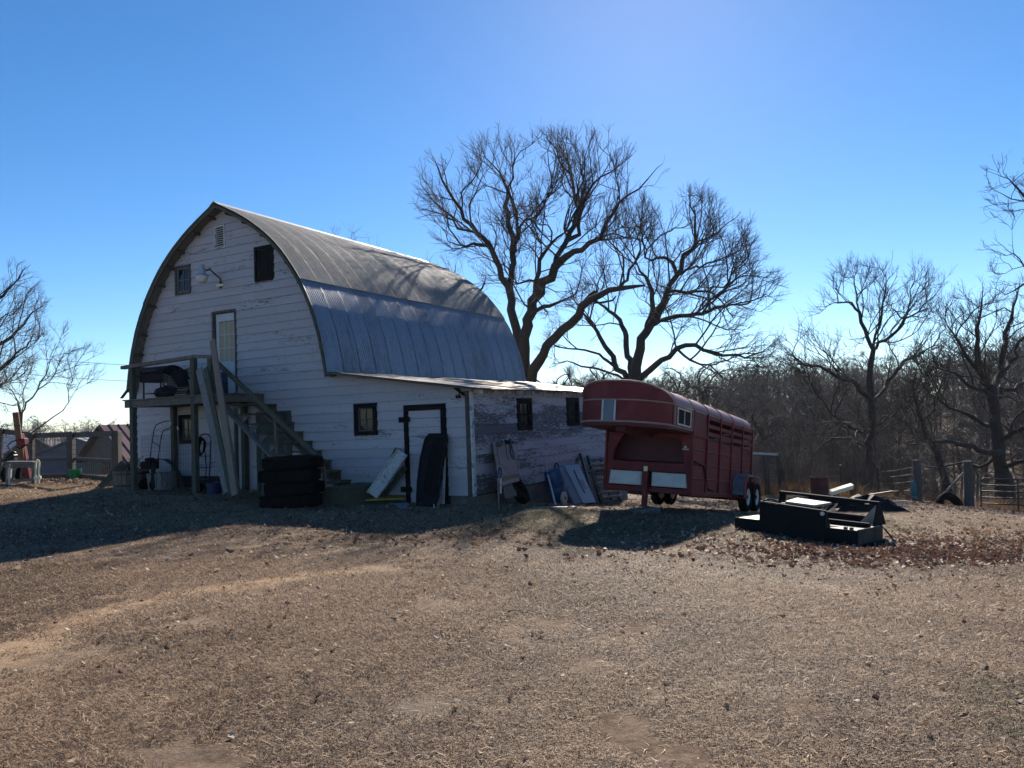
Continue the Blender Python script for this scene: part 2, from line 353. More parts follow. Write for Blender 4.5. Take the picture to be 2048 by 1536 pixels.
# ============================================================ GROUND
def ground():
    def axis(lo, hi, f0, f1, st):
        a = list(np.arange(f0, f1 + 1e-6, st)); x = f1; s = st
        while x < hi: s *= 1.13; x += s; a.append(min(x, hi))
        x = f0; s = st; b = []
        while x > lo: s *= 1.13; x -= s; b.append(max(x, lo))
        return np.array(b[::-1] + a)
    xs = axis(-3000, 3000, -20, 26, .28); ys = axis(-300, 4500, 0, 36, .28)
    X, Y = np.meshgrid(xs, ys); Z = Hn(X.ravel(), Y.ravel()).reshape(X.shape)
    n, m = X.shape; vs = np.c_[X.ravel(), Y.ravel(), Z.ravel()]
    i = (np.arange(n - 1)[:, None] * m + np.arange(m - 1)[None, :]).ravel()
    fs = np.c_[i, i + 1, i + m + 1, i + m]
    me = bpy.data.meshes.new('ground'); me.from_pydata(vs.tolist(), [], fs.tolist()); me.update()
    me.polygons.foreach_set('use_smooth', [True] * len(me.polygons))
    ob = bpy.data.objects.new('ground', me); COL.objects.link(ob); tag(ob, kind='structure')
    mt, t, b = nmat('dry_winter_turf'); v = coords(t)
    big = noise(t, v, .12, 4, .6); mid = noise(t, v, .55, 5, .65, .4); fine = noise(t, v, 6, 8, .75); vf = noise(t, v, 45, 6, .8)
    tan = mix(t, mapr(t, fine, .38, .62), (.085, .055, .038), (.28, .195, .13))
    pale = mix(t, mapr(t, vf, .4, .6), (.14, .098, .068), (.36, .265, .185))
    col = mix(t, mapr(t, mid, .45, .62), tan, pale)
    col = mix(t, math_(t, 'MULTIPLY', mapr(t, noise(t, v, .8, 5, .65), .54, .66), .6), col, mix(t, mapr(t, fine, .4, .6), (.085, .055, .045), (.17, .12, .095)))   # brown soil patches
    col = mix(t, math_(t, 'MULTIPLY', mapr(t, noise(t, v, .22, 5, .6, .5), .60, .68), .4), col, mix(t, mapr(t, fine, .4, .6), (.055, .065, .04), (.13, .14, .085)))   # greenish patches
    def blob(x, y, rx, ry, ang, soft=.45):
        mp = t.nodes.new('ShaderNodeMapping'); mp.vector_type = 'TEXTURE'
        mp.inputs['Location'].default_value = (x, y, 0); mp.inputs['Rotation'].default_value = (0, 0, ang); mp.inputs['Scale'].default_value = (rx, ry, 1000)
        t.links.new(v, mp.inputs[0]); ln = t.nodes.new('ShaderNodeVectorMath'); ln.operation = 'LENGTH'; t.links.new(mp.outputs[0], ln.inputs[0])
        d = math_(t, 'ADD', ln.outputs['Value'], mapr(t, mid, .2, .8, -.35, .35)); d = math_(t, 'ADD', d, mapr(t, fine, .2, .8, -.22, .22))
        return mapr(t, d, 1.0 + soft, 1.0 - soft)
    sand = mix(t, mapr(t, vf, .35, .65), (.32, .20, .11), (.60, .42, .26))
    for args in ((-3.75, 6.3, 1.5, .42, 1.5), (-3.3, 7.9, 1.1, .38, .45), (-2.3, 8.5, .9, .25, .2), (-3.3, 4.3, 1.2, .35, 1.3), (-3.0, 10.8, .8, .3, .2), (-12.5, 21.3, 3.5, 1.1, -.3)):
        col = mix(t, math_(t, 'MULTIPLY', blob(*args), .72), col, sand)
    for args in ((.55, 9.3, .5, .28, .1), (1.3, 4.6, .6, .25, .3), (2.9, 15.0, 2.6, 1.3, .5), (-.6, 4.4, .7, .3, 0)):
        col = mix(t, math_(t, 'MULTIPLY', blob(*args), .4), col, mix(t, mapr(t, vf, .4, .6), (.20, .17, .14), (.38, .33, .27)))
    red = mix(t, mapr(t, fine, .42, .6), (.045, .022, .018), (.16, .085, .06))
    for args in ((7.6, 11.6, 2.9, 1.6, -.5), (5.2, 10.4, 1.6, .5, -.2), (9.5, 11, 2.5, 1.6, -.2)):
        col = mix(t, math_(t, 'MULTIPLY', blob(*args), .8), col, red)
    # the wooded slope: brown leaf litter beyond the yard
    sp = t.nodes.new('ShaderNodeVectorMath'); sp.operation = 'LENGTH'; t.links.new(v, sp.inputs[0])
    far = mapr(t, math_(t, 'ADD', sp.outputs['Value'], mapr(t, big, 0, 1, -8, 8)), 34, 46)
    litter = mix(t, mapr(t, noise(t, v, .9, 6, .7), .4, .6), (.045, .034, .028), (.12, .085, .062))
    col = mix(t, far, col, litter)
    t.links.new(col, b.inputs['Base Color']); b.inputs['Roughness'].default_value = .95; b.inputs['Specular IOR Level'].default_value = .15
    h = math_(t, 'ADD', math_(t, 'MULTIPLY', fine, .6), math_(t, 'MULTIPLY', vf, .5))
    bump(t, b, h, 1.0, .05)
    me.materials.append(mt)
ground()

# ============================================================ BARN
barn = T('barn', 'white weatherboarded barn with arched corrugated metal roof and low lean-to', 'barn', bw(0, 0, 0))
BC, RZ0 = 7.3, 2.8
PROF = [(0, 7.41), (.68, 7.07), (1.2, 6.77), (1.6, 6.49), (2.05, 6.11), (2.44, 5.68), (2.83, 5.15), (3.04, 4.80), (3.24, 4.38), (3.42, 3.85), (3.56, 3.25), (3.64, 2.80)]
def halfw(z, inset=.09):
    P = PROF
    if z <= P[-1][1]: return P[-1][0] - inset
    if z >= P[0][1] - inset: return 0.0
    for (w0, z0), (w1, z1) in zip(P, P[1:]):
        if z1 <= z <= z0: return max(0, w0 + (w1 - w0) * (z0 - z) / (z0 - z1) - inset * (.35 + .65 * min(1, (7.4 - z) / 2.2)) - (.05 if z > 6.3 else 0))
    return 0.0
LZ = lambda b: 2.27 + .148 * b            # underside line of the lean-to roof
def xR(z):
    if z < 2.27: return 0.0
    if z < 2.8: return (z - 2.27) / .148
    return BC - halfw(z)
def xL(z): return BC + halfw(z)
LEN = 9.25
openF = [(2.47, 3.14, 1.36, 2.09), (.6, 1.70, -.3, 1.99), (8.52, 9.18, 1.28, 2.05), (6.99, 7.76, 2.50, 4.64), (5.58, 6.21, 5.34, 6.16), (8.61, 9.23, 5.29, 6.07), (7.29, 7.63, 6.35, 6.91), (5.15, 6.25, -.3, 2.0)]
openS = [(2.02, 2.77, 1.33, 2.09), (4.79, 5.59, 1.36, 2.12)]
def board(mb, x0b, x0t, x1b, x1t, z0, z1, side):
    """one lapped board: bottom edge proud, top edge tucked under the next"""
    ob, ot, bk = .036, .010, .0
    z0 += .010; z1 += .004
    q = [(x0b, -ob, z0), (x1b, -ob, z0), (x1t, -ot, z1), (x0t, -ot, z1), (x0b, bk, z0), (x1b, bk, z0), (x1t, bk, z1), (x0t, bk, z1)]
    if side == 'F': q = [(y, x, z) for (x, y, z) in q]
    mb.add(q, [(0, 1, 2, 3), (0, 4, 5, 1), (0, 3, 7, 4), (1, 5, 6, 2), (4, 7, 6, 5), (3, 2, 6, 7)])
def row_pieces(x0b, x1b, x0t, x1t, z0, z1, ops):
    cuts = [o for o in ops if o[2] < z1 - 1e-4 and o[3] > z0 + 1e-4 and o[0] < x1b and o[1] > x0b]
    out = []; cur = (x0b, x0t)
    for o in sorted(cuts):
        if o[0] > cur[0]: out.append((cur[0], cur[1], o[0], o[0], z0, z1))
        a, c = max(o[0], x0b), min(o[1], x1b)
        if o[2] > z0 + .01: out.append((a, a, c, c, z0, o[2]))
        if o[3] < z1 - .01: out.append((a, a, c, c, o[3], z1))
        cur = (c, c)
    out.append((cur[0], cur[1], x1b, x1t, z0, z1)); return out
def split(pieces, joints):
    for (a, at, c, ct, z0, z1) in pieces:
        js = [j for j in joints if a + .25 < j < c - .25]; xs = [(a, at)] + [(j, j) for j in js] + [(c, ct)]
        for p, q in zip(xs, xs[1:]): yield (p[0] + (.002 if p[0] != a else 0), p[1], q[0] - (.002 if q[0] != c else 0), q[1], z0, z1)
EXP = .2105; z = -.0; k = 0
R_ = random.Random(3)
while z < 7.2:
    z1 = min(z + EXP, 7.32); zb = max(z, .02) if k else .02
    r0b, r0t = xR(zb), xR(z1); r1b, r1t = (10.94, 10.94) if z < 2.75 else (xL(zb), xL(z1))
    if z1 > 2.27 and z < 2.9: r0b = min(r0b, 3.66); r0t = min(r0t, 3.75)
    if z < .27: r1b = r1t = 6.95
    js = sorted(R_.sample([1.9 + .4 * i for i in range(22)], 2 + (k % 2)))
    for pc in split(row_pieces(r0b + (.11 if z < 2.2 else .0), r1b, r0t + (.11 if z < 2.2 else .0), r1t, zb, z1, openF), js):
        if pc[2] - pc[0] < .03: continue
        mb = MB(BM); board(mb, pc[0], pc[1], pc[2], pc[3], pc[4] - .008, pc[5] + .0, 'F'); mb.build('siding_board', M['paintF'], barn)
    z = z1; k += 1
z = .03; k = 0
while z < 2.2:
    z1 = min(z + EXP, 2.24)
    js = sorted(R_.sample([1.1 + .4 * i for i in range(20)], 2))
    for pc in split(row_pieces(.06, LEN, .06, LEN, z, z1, openS), js):
        if pc[2] - pc[0] < .03: continue
        mb = MB(BM); board(mb, pc[0], pc[1], pc[2], pc[3], pc[4] - .008, pc[5], 'S'); mb.build('siding_board', M['paintS'], barn)
    z = z1; k += 1
# shell behind the boards, with the window openings left in it
def plate(mb, ops, x0, x1, z0, z1, f, place, lim):
    xs = sorted(set([x0, x1] + [v for o in ops for v in o[:2] if x0 < v < x1] + list(np.arange(x0, x1, .45)))); zs = sorted(set([z0, z1] + [v for o in ops for v in o[2:] if z0 < v < z1] + list(np.arange(z0, z1, .3))))
    for a, b_ in zip(xs, xs[1:]):
        for c, d in zip(zs, zs[1:]):
            mx, mz = (a + b_) / 2, (c + d) / 2
            if any(o[0] < mx < o[1] and o[2] < mz < o[3] for o in ops): continue
            if not all(lim(x, y) for x, y in ((a, d), (b_, d), (a, c), (b_, c))): continue
            place(mb, a, b_, c, d)
mb = MB(BM)
plate(mb, openF, 0.1, 10.9, .03, 7.3, None, lambda m, a, b_, c, d: m.bx(.004, .06, a, b_, c, d), lambda x, y: (y < 2.2 or (x > xR(y) + .1 and x < xL(y) - .1)) and x < 10.93)
plate(mb, openS, .1, LEN, 0.0, 2.2, None, lambda m, a, b_, c, d: m.bx(a, b_, .004, .06, c, d), lambda x, y: True)
mb.build('wall_sheathing', M['dark'], barn)
mb = MB(BM)   # left wall, rear wall
mb.bx(.07, LEN, 10.84, 10.93, -.3, 2.9)
pr = [(LEN, 0.1, -1.6), (LEN, 10.9, -.6), (LEN, 10.93, 2.8)] + [(LEN, BC + w_ - .08, z_ - .03) for (w_, z_) in PROF[::-1]] + [(LEN, BC - w_ + .08, z_ - .03) for (w_, z_) in PROF[1:]] + [(LEN, .1, 2.2)]
mb.prism(pr, (.09, 0, 0)); mb.build('rear_wall', M['paintS'], barn)
mb = MB(BM); mb.bx(.03, LEN, .028, .16, -1.9, .022); mb.bx(.028, .16, .17, 10.93, -1.2, .018); mb.bx(.034, .16, 6.96, 10.93, .019, .262)
mb.build('foundation', M['concrete'], barn)
mb = MB(BM); mb.bx(.3, 9.0, .4, 10.6, -.15, -.05); mb.bx(.3, 9.0, 3.6, 10.6, 2.3, 2.4); mb.build('floor', M['dark'], barn)
mb = MB(BM); mb.bx(-.036, .0, .0, .11, .0, 2.24); mb.build('corner_board', M['postwood'], barn)
mb = MB(BM); mb.bx(-.034, .075, -.038, -.002, .01, 2.22); mb.build('corner_board', M['trimw'], barn)
mb = MB(BM); mb.bx(-.03, .05, 10.945, 10.99, .26, 2.8); mb.build('corner_board', M['black'], barn)

# openings
def window(side, x0, x1, z0, z1, fr=.115, sash=.035, nx=2, nz=2, fm='black', pm='glass', sm=None, name='window', lab=None):
    def B(mb, a, b_, c, d, p0, p1):
        if side == 'F': mb.bx(p0, p1, a, b_, c, d)
        else: mb.bx(a, b_, p0, p1, c, d)
    mb = MB(BM)
    B(mb, x0, x0 + fr, z0, z1, -.052, .05); B(mb, x1 - fr, x1, z0, z1, -.052, .05)
    B(mb, x0 + fr, x1 - fr, z0, z0 + fr * .8, -.05, .05); B(mb, x0 + fr, x1 - fr, z1 - fr * .9, z1, -.05, .05)
    o = mb.build('window_frame', M[fm], barn)
    if lab: o['label'] = lab
    a, b_, c, d = x0 + fr, x1 - fr, z0 + fr * .8, z1 - fr * .9; sm = sm or fm
    mb = MB(BM)
    B(mb, a, a + sash, c, d, -.02, .02); B(mb, b_ - sash, b_, c, d, -.02, .02); B(mb, a + sash, b_ - sash, c, c + sash, -.018, .018); B(mb, a + sash, b_ - sash, d - sash, d, -.018, .018)
    for i in range(1, nx): xx = a + (b_ - a) * i / nx; B(mb, xx - .011, xx + .011, c + sash, d - sash, -.013, .012)
    for i in range(1, nz): zz = c + (d - c) * i / nz; B(mb, a + sash, b_ - sash, zz - .011, zz + .011, -.011, .010)
    mb.build('sash', M[sm], o)
    for i in range(nx):
        for j in range(nz):
            mb = MB(BM); B(mb, a + (b_ - a) * i / nx + .004, a + (b_ - a) * (i + 1) / nx - .004, c + (d - c) * j / nz + .004, c + (d - c) * (j + 1) / nz - .004, .0, .004); mb.build('pane', M[pm], o)
    return o
window('F', 2.47, 3.14, 1.36, 2.09, sm='postwood'); window('F', 8.52, 9.18, 1.28, 2.05, sm='postwood')
window('F', 8.61, 9.23, 5.29, 6.07, fr=.07, fm='postwood', sm='greyboard', lab='weathered sash window with bare grey frame')
window('S', 2.02, 2.77, 1.33, 2.09, nx=2, nz=2); window('S', 4.79, 5.59, 1.36, 2.12, nx=2, nz=2)
# boarded black opening high on the gable
mb = MB(BM); mb.bx(-.045, .04, 5.56, 5.63, 5.32, 6.18); mb.bx(-.045, .04, 6.16, 6.23, 5.32, 6.18); mb.bx(-.043, .04, 5.63, 6.16, 6.11, 6.18); mb.bx(-.06, .04, 5.6, 6.2, 5.28, 5.35)
hs_ = mb.build('hatch_frame', M['black'], barn)
for i in range(4):
    mb = MB(BM); mb.bx(-.012 - .005 * (i % 2), .03, 5.632 + i * .132, 5.632 + (i + 1) * .132 - .006, 5.352, 6.108); mb.build('hatch_board', M['black'], hs_)
# louvred vent
mb = MB(BM)
for a, b_, c, d in ((7.27, 7.31, 6.33, 6.93), (7.61, 7.65, 6.33, 6.93), (7.31, 7.61, 6.33, 6.37), (7.31, 7.61, 6.89, 6.93)): mb.bx(-.045, .03, a, b_, c, d)
vf_ = mb.build('vent_frame', M['trimw'], barn)
mb = MB(BM); mb.bx(.03, .05, 7.31, 7.61, 6.37, 6.89); mb.build('vent_backing', M['dark'], vf_)
for i in range(9):
    mb = MB(BM); mb.box((-.008, 7.46, 6.40 + i * .056), (.045, .3, .012), Ry(-.6)); mb.build('louvre', M['trimw'], vf_)
# upper door
def framebox(mb, x0, x1, z0, z1, fr, p0=-.05, p1=.05, bottom=False):
    mb.bx(p0, p1, x0, x0 + fr, z0, z1); mb.bx(p0, p1, x1 - fr, x1, z0, z1); mb.bx(p0 + .002, p1, x0 + fr, x1 - fr, z1 - fr, z1)
    if bottom: mb.bx(p0 + .002, p1, x0 + fr, x1 - fr, z0, z0 + fr)
mb = MB(BM); framebox(mb, 6.93, 7.82, 2.50, 4.70, .06, -.045); fr_ = mb.build('door_frame', M['postwood'], barn)
ud = MB(BM)
ud.bx(.02, .06, 6.99, 7.72, 2.52, 3.38); ud.bx(.02, .06, 6.99, 7.08, 3.38, 4.62); ud.bx(.02, .06, 7.62, 7.72, 3.38, 4.62); ud.bx(.022, .06, 7.08, 7.62, 4.42, 4.62)
udo = ud.build('door', M['doorw'], barn); udo['label'] = 'grey white upper door with nine small panes'
mb = MB(BM); mb.bx(.03, .05, 7.72, 7.77, 2.52, 4.64); mb.build('door_edge', M['bluemetal'] if False else M['fender'], udo)
for i in range(3):
    for j in range(3):
        mb = MB(BM); mb.bx(.044, .048, 7.09 + i * .178, 7.26 + i * .178, 3.39 + j * .343, 3.72 + j * .343); mb.build('pane', M['curtain'], udo)
mb = MB(BM)
for i in (1, 2): mb.bx(.03, .05, 7.08 + i * .18 - .012, 7.08 + i * .18 + .006, 3.38, 4.42)
for j in (1, 2): mb.bx(.032, .05, 7.08, 7.62, 3.38 + j * .345 - .012, 3.38 + j * .345 + .008)
mb.build('muntin', M['doorw'], udo)
mb = MB(BM); mb.bx(-.05, .05, 6.93, 7.8, 2.455, 2.50); mb.build('door_sill', M['wood'], barn)
# lean-to front door: black frame, boarded door
mb = MB(BM); mb.bx(-.05, .05, .60, .74, -.3, 2.0); mb.bx(-.05, .05, 1.62, 1.72, -.3, 2.0); mb.bx(-.048, .05, .74, 1.62, 1.87, 2.0); fr2 = mb.build('door_frame', M['black'], barn)
for i in range(11):
    mb = MB(BM); z0 = -.25 + i * .195; y1 = -.034 if i % 2 else -.03
    mb.add([(-.020, .75, z0), (-.020, 1.61, z0), (-.006, 1.61, z0 + .188), (-.006, .75, z0 + .188), (.02, .75, z0), (.02, 1.61, z0), (.02, 1.61, z0 + .188), (.02, .75, z0 + .188)],
           [(0, 1, 2, 3), (0, 4, 5, 1), (4, 7, 6, 5), (3, 2, 6, 7), (0, 3, 7, 4), (1, 5, 6, 2)]); mb.build('door_board', M['paintF'], fr2)
for zz in (.08, 1.62):
    mb = MB(BM); mb.bx(-.062, -.05, 1.55, 1.85, zz, zz + .12); mb.build('hinge', M['black'], fr2)
mb = MB(BM); mb.bx(-.03, .0, 5.1, 6.3, -.1, 2.02); mb.bx(-.04, .0, 5.1, 5.2, -.1, 2.02); mb.bx(-.04, .0, 6.2, 6.3, -.1, 2.02); mb.bx(-.04, .0, 5.2, 6.2, 1.92, 2.02); mb.build('door', M['greendoor'], barn)['label'] = 'dark green door behind the outside stairs'

# ---- arched roof, sheet by sheet
def arcpts(step=.28, z_from=None):
    P = [Vector((0, w_, z_)) for w_, z_ in PROF]
    # Catmull-Rom resample
    out = []
    for i in range(len(P) - 1):
        p0 = P[i - 1] if i else P[0] * 2 - P[1]; p1, p2 = P[i], P[i + 1]; p3 = P[i + 2] if i + 2 < len(P) else P[-1] * 2 - P[-2]
        n = max(1, int((p2 - p1).length / step))
        for k in range(n):
            t = k / n
            out.append(.5 * ((2 * p1) + (-p0 + p2) * t + (2 * p0 - 5 * p1 + 4 * p2 - p3) * t * t + (-p0 + 3 * p1 - 3 * p2 + p3) * t ** 3))
    out.append(P[-1]); return [(p.y, p.z) for p in out]
ARC = arcpts()
def sheets(side, zhi, zlo, lift, a0, a1, wdt, matn, lip=0.0):
    pts = [p for p in ARC if zlo - 1e-3 <= p[1] <= zhi + 1e-3]
    nrm = []
    for i in range(len(pts)):
        q0 = pts[max(0, i - 1)]; q1 = pts[min(len(pts) - 1, i + 1)]; d = Vector((q1[0] - q0[0], q1[1] - q0[1])).normalized(); nrm.append((-d.y, d.x))
    if lip:
        d = Vector((pts[-1][0] - pts[-2][0], pts[-1][1] - pts[-2][1])).normalized(); pts = pts + [(pts[-1][0] + d.x * lip, pts[-1][1] + d.y * lip)]; nrm = nrm + [nrm[-1]]
    a = a0; k = 0
    while a < a1 - .05:
        e = min(a + wdt, a1); nper = max(1, round((e - a) / .0695)); na = nper * 4
        rows = []; jl = lift + random.uniform(0, .006); ex = random.uniform(-.012, .02)
        for i, (w_, z_) in enumerate(pts):
            w2, z2 = w_, z_
            if i == len(pts) - 1: z2 -= ex
            row = []
            for j in range(na + 1):
                c = .0085 * math.sin(2 * math.pi * j / 4.0 + .6); hgt = jl + c + (.005 if j < 2 else 0)
                row.append((a + (e + .02 - a) * j / na, BC + side * (w2 + nrm[i][0] * hgt * -1 * -1), z2 + nrm[i][1] * hgt * (1)))
            rows.append(row)
        mb = MB(BM); mb.grid(rows); mb.build('roof_sheet', M[matn], barn, smooth=True, recalc=False)
        a = e; k += 1
# outward normal of the arc: for the right-going half (w grows while z falls) it is (+,+)
def sheets_fix():
    global sheets
A0, A1 = -.33, 9.58
def arc_normals(pts):
    nr = []
    for i in range(len(pts)):
        q0 = pts[max(0, i - 1)]; q1 = pts[min(len(pts) - 1, i + 1)]; dx, dz = q1[0] - q0[0], q1[1] - q0[1]; L = math.hypot(dx, dz); nr.append((-dz / L, dx / L))
    return nr
def sheets(side, zhi, zlo, lift, wdt, matn, lip=0.0):
    pts = [p for p in ARC if zlo - 1e-3 <= p[1] <= zhi + 1e-3]; nrm = arc_normals(pts)
    if lip:
        dx, dz = pts[-1][0] - pts[-2][0], pts[-1][1] - pts[-2][1]; L = math.hypot(dx, dz); pts = pts + [(pts[-1][0] + dx / L * lip, pts[-1][1] + dz / L * lip)]; nrm = nrm + [nrm[-1]]
    a = A0
    while a < A1 - .05:
        e = min(a + wdt, A1); na = max(1, round((e - a) / .0695)) * 4; rows = []; jl = lift + random.uniform(0, .003); ex = random.uniform(-.012, .02)
        for i, (w_, z_) in enumerate(pts):
            zz = z_ - (ex if i == len(pts) - 1 else 0); row = []
            for j in range(na + 1):
                hgt = jl + .0095 * math.sin(math.pi * j / 2 + .6) + (.003 if j < 2 else 0)
                row.append((a + (e + .02 - a) * j / na, BC - side * (w_ + nrm[i][0] * hgt), zz + nrm[i][1] * hgt))
            rows.append(row)
        mb = MB(BM); mb.grid(rows); mb.build('roof_sheet', M[matn], barn, smooth=True, recalc=False); a = e
for sd_ in (1, -1):
    sheets(sd_, 5.32, 2.8, .012, .61, 'roof_lo', lip=.05); sheets(sd_, 7.41, 5.15, .032, .61, 'roof_up', lip=.06)
# roof deck under the sheets, with eave lookouts
mb = MB(BM)
rows = [[(a, BC - s_ * w_ * .995, z_ - .012) for a in (A0 + .02, A1 - .02)] for s_ in (1,) for (w_, z_) in ARC[::-1]] + [[(a, BC + w_ * .995, z_ - .012) for a in (A0 + .02, A1 - .02)] for (w_, z_) in ARC[1:]]
mb.grid(rows); inner = [[(x, BC + (y - BC) * .985, zz - .035) for (x, y, zz) in r] for r in rows]; mb.grid(inner)
mb.build('roof_deck', M['wood'], barn, recalc=False)
mb = MB(BM)
pth = [(BC - w_ * .985, z_ - .05) for (w_, z_) in ARC[::-1]] + [(BC + w_ * .985, z_ - .05) for (w_, z_) in ARC[1:]]
for (y0, z0), (y1, z1) in zip(pth, pth[1:]): mb.beam((A0 + .035, y0, z0), (A0 + .035, y1, z1), .07, .035, (1, 0, 0))
mb.build('barge_rib', M['greenwood'], barn)
acc = 0
for i in range(1, len(pth)):
    acc += math.hypot(pth[i][0] - pth[i - 1][0], pth[i][1] - pth[i - 1][1])
    if acc > .52:
        acc = 0; y, zz = pth[i]; dy, dz = pth[i][0] - pth[i - 1][0], pth[i][1] - pth[i - 1][1]; L = math.hypot(dy, dz)
        ny, nz = (-dz / L, dy / L); 
        if (ny * (BC - y) + nz * (3 - zz)) < 0: ny, nz = -ny, -nz
        mb = MB(BM); mb.beam((A0 + .07, y + ny * .05, zz + nz * .05), (.0, y + ny * .05, zz + nz * .05), .045, .09, (0, ny, nz)); mb.build('lookout', M['greenwood'] if random.random() < .5 else M['postwood'], barn)
# ridge cap
mb = MB(BM); mb.add([(A0 - .02, BC - .17, 7.37), (A0 - .02, BC, 7.475), (A0 - .02, BC + .17, 7.37), (9.05, BC - .17, 7.37), (9.05, BC, 7.475), (9.05, BC + .17, 7.37)], [(0, 3, 4, 1), (1, 4, 5, 2)])
mb.build('ridge_cap', M['alu'], barn, recalc=False)
# ---- lean-to roof: tin sheets running down the slope
a = -.30; k = 0
while a < 9.5:
    e = min(a + .66, 9.55); na = 36; rows = []; dr = random.uniform(-.03, .04); lf = .045 + random.uniform(0, .012); bow = random.uniform(-.012, .012)
    for i in range(9):
        tt = i / 8; b_ = 3.72 + (-.30 - dr - 3.72) * tt; row = []
        for j in range(na + 1):
            zz = LZ(b_) + lf + .008 * math.sin(2 * math.pi * j / 4 * 1.0) + bow * math.sin(tt * math.pi) + (.006 if j < 2 else 0) + .012 * math.sin(a * 1.7 + tt * 3)
            row.append((a + (e + .03 - a) * j / na, b_, zz))
        rows.append(row)
    mb = MB(BM); mb.grid(rows); mb.build('lean_roof_sheet', M['rust_roof'], barn, smooth=True, recalc=False); a = e; k += 1
mb = MB(BM); mb.prism([(-.26, 3.7, LZ(3.7) + .015), (-.26, -.24, LZ(-.24) + .015), (-.26, -.24, LZ(-.24) + .03), (-.26, 3.7, LZ(3.7) + .03)], (9.7, 0, 0)); mb.build('lean_roof_deck', M['greyboard'], barn)
for i in range(16):
    a = .15 + i * .6; mb = MB(BM); mb.beam((a, .3, LZ(.3) - .03), (a, -.22, LZ(-.22) - .03), .045, .085); mb.build('rafter_tail', M['trimw'], barn)
mb = MB(BM); mb.bx(.0, LEN, -.012, .02, 2.235, 2.25 + .01); mb.bx(.0, LEN, -.022, -.002, 2.11, 2.235); mb.build('frieze_board', M['paintS'], barn)
mb = MB(BM); mb.prism([(-.31, 3.7, LZ(3.7) + .005), (-.31, -.27, LZ(-.27) + .005), (-.31, -.27, LZ(-.27) + .04), (-.31, 3.7, LZ(3.7) + .04)], (.03, 0, 0)); mb.build('verge_board', M['postwood'], barn)
mb = MB(BM); mb.box((-.12, .22, 2.12), (.10, .07, .07)); mb.tube([(-.06, .22, 2.2), (-.1, .22, 2.16)], .012, 6); mb.build('camera_bracket', M['blackplastic'], barn)
# ---- yard light on its curved arm
b0 = fw(445, 568); hd = fw(404, 545, .75)
mb = MB(BM); mb.tube([(-.03, b0.y + .02, b0.z - .02), (-.05, b0.y + .03, b0.z + .14), (-.16, b0.y + .12, b0.z + .27), (-.42, (b0.y + hd.y) / 2 + .05, b0.z + .33), (hd.x + .1, hd.y - .10, hd.z + .06), (hd.x, hd.y, hd.z + .06)], .022, 8)
mb.box((-.03, b0.y + .02, b0.z - .04), (.04, .09, .16)); yl = mb.build('light_arm', M['wire'], barn, smooth=True)
mb = MB(BM); mb.lathe([(.0, .20), (.055, .20), (.06, .06), (.085, .05), (.09, -.03), (.155, -.06), (.16, -.10), (.0, -.10)], 16, (hd.x, hd.y, hd.z)); mb.build('lamp_housing', M['steelblue'], yl, smooth=40)
mb = MB(BM); mb.lathe([(.15, -.101), (.14, -.17), (.10, -.25), (.0, -.26)], 16, (hd.x, hd.y, hd.z)); mb.build('lamp_lens', M['alulight'], yl, smooth=40)
p = fw(443, 571); mb = MB(BM); mb.box((-.045, p.y, p.z), (.03, .26, .06)); mb.build('wall_cleat', M['creamboard'], barn)
# ============================================================ OUTSIDE STAIRS AND DECK
st = T('outside_staircase', 'weathered timber deck and stairs climbing to the upper door of the barn', 'staircase', bw(-1.3, 6, 0))
def pb(mat_, name, fn, parent=None, lab=None, bev=.004, **kw):
    mb = MB(BM); fn(mb); o = mb.build(name, M[mat_] if isinstance(mat_, str) else mat_, parent or st, bev=bev, **kw)
    if lab: o['label'] = lab
    return o
DT, DB0, DB1, DZ = 1.35, 6.0, 9.45, 2.47
for (t, b, zt, zb, m_) in ((1.33, 9.25, 3.30, .0, 'greenwood'), (1.33, 6.95, 3.36, .0, 'greenwood'), (1.22, 6.48, 3.32, 2.2, 'greenwood'), (.1, 9.3, 2.3, .0, 'greenwood'), (.12, 6.62, 2.3, .0, 'greenwood')):
    pb(m_, 'post', lambda mb: mb.beam((-t, b, zb), (-t, b, zt), .13, .12, (1, 0, 0)))
pb('wood', 'post', lambda mb: mb.beam((-1.1, 4.92, .0), (-1.13, 4.86, 1.05), .09, .09, (1, 0, 0)))
pb('wood', 'post', lambda mb: mb.beam((-.3, 5.0, .0), (-.3, 5.0, 1.3), .09, .09, (1, 0, 0)))
pb('greenwood', 'post', lambda mb: mb.beam((-1.15, 5.75, .0), (-1.15, 5.75, 2.1), .05, .09, (1, 0, 0)))
pb('woodh', 'rim_joist', lambda mb: mb.bx(-DT - .035, -DT + .005, DB0 - .02, DB1 + .06, DZ - .21, DZ - .035))
pb('woodh', 'rim_joist', lambda mb: mb.bx(-.04, -.08, DB0, DB1, DZ - .21, DZ - .035))
for i in range(7): pb('woodh', 'joist', lambda mb: mb.bx(-DT + .01, -.085, DB0 + .02 + i * .555, DB0 + .06 + i * .555, DZ - .2, DZ - .037), bev=0)
for i in range(10): pb('woodh', 'deck_board', lambda mb: mb.bx(-.055 - i * .139, -.055 - i * .139 - .132, DB0 - .06 + random.uniform(-.03, .03), DB1 + .1 + random.uniform(-.05, .12), DZ - .033, DZ + random.uniform(-.002, .003)))
pb('wood', 'top_rail', lambda mb: mb.beam((-1.34, 9.62, 3.30), (-1.34, 6.9, 3.385), .14, .085))
pb('wood', 'mid_rail', lambda mb: mb.beam((-.10, 9.2, 3.10), (-1.27, 6.98, 3.12), .04, .15))
pb('wood', 'top_rail', lambda mb: mb.beam((-1.34, 6.93, 3.40), (-1.22, 6.42, 3.36), .12, .08))
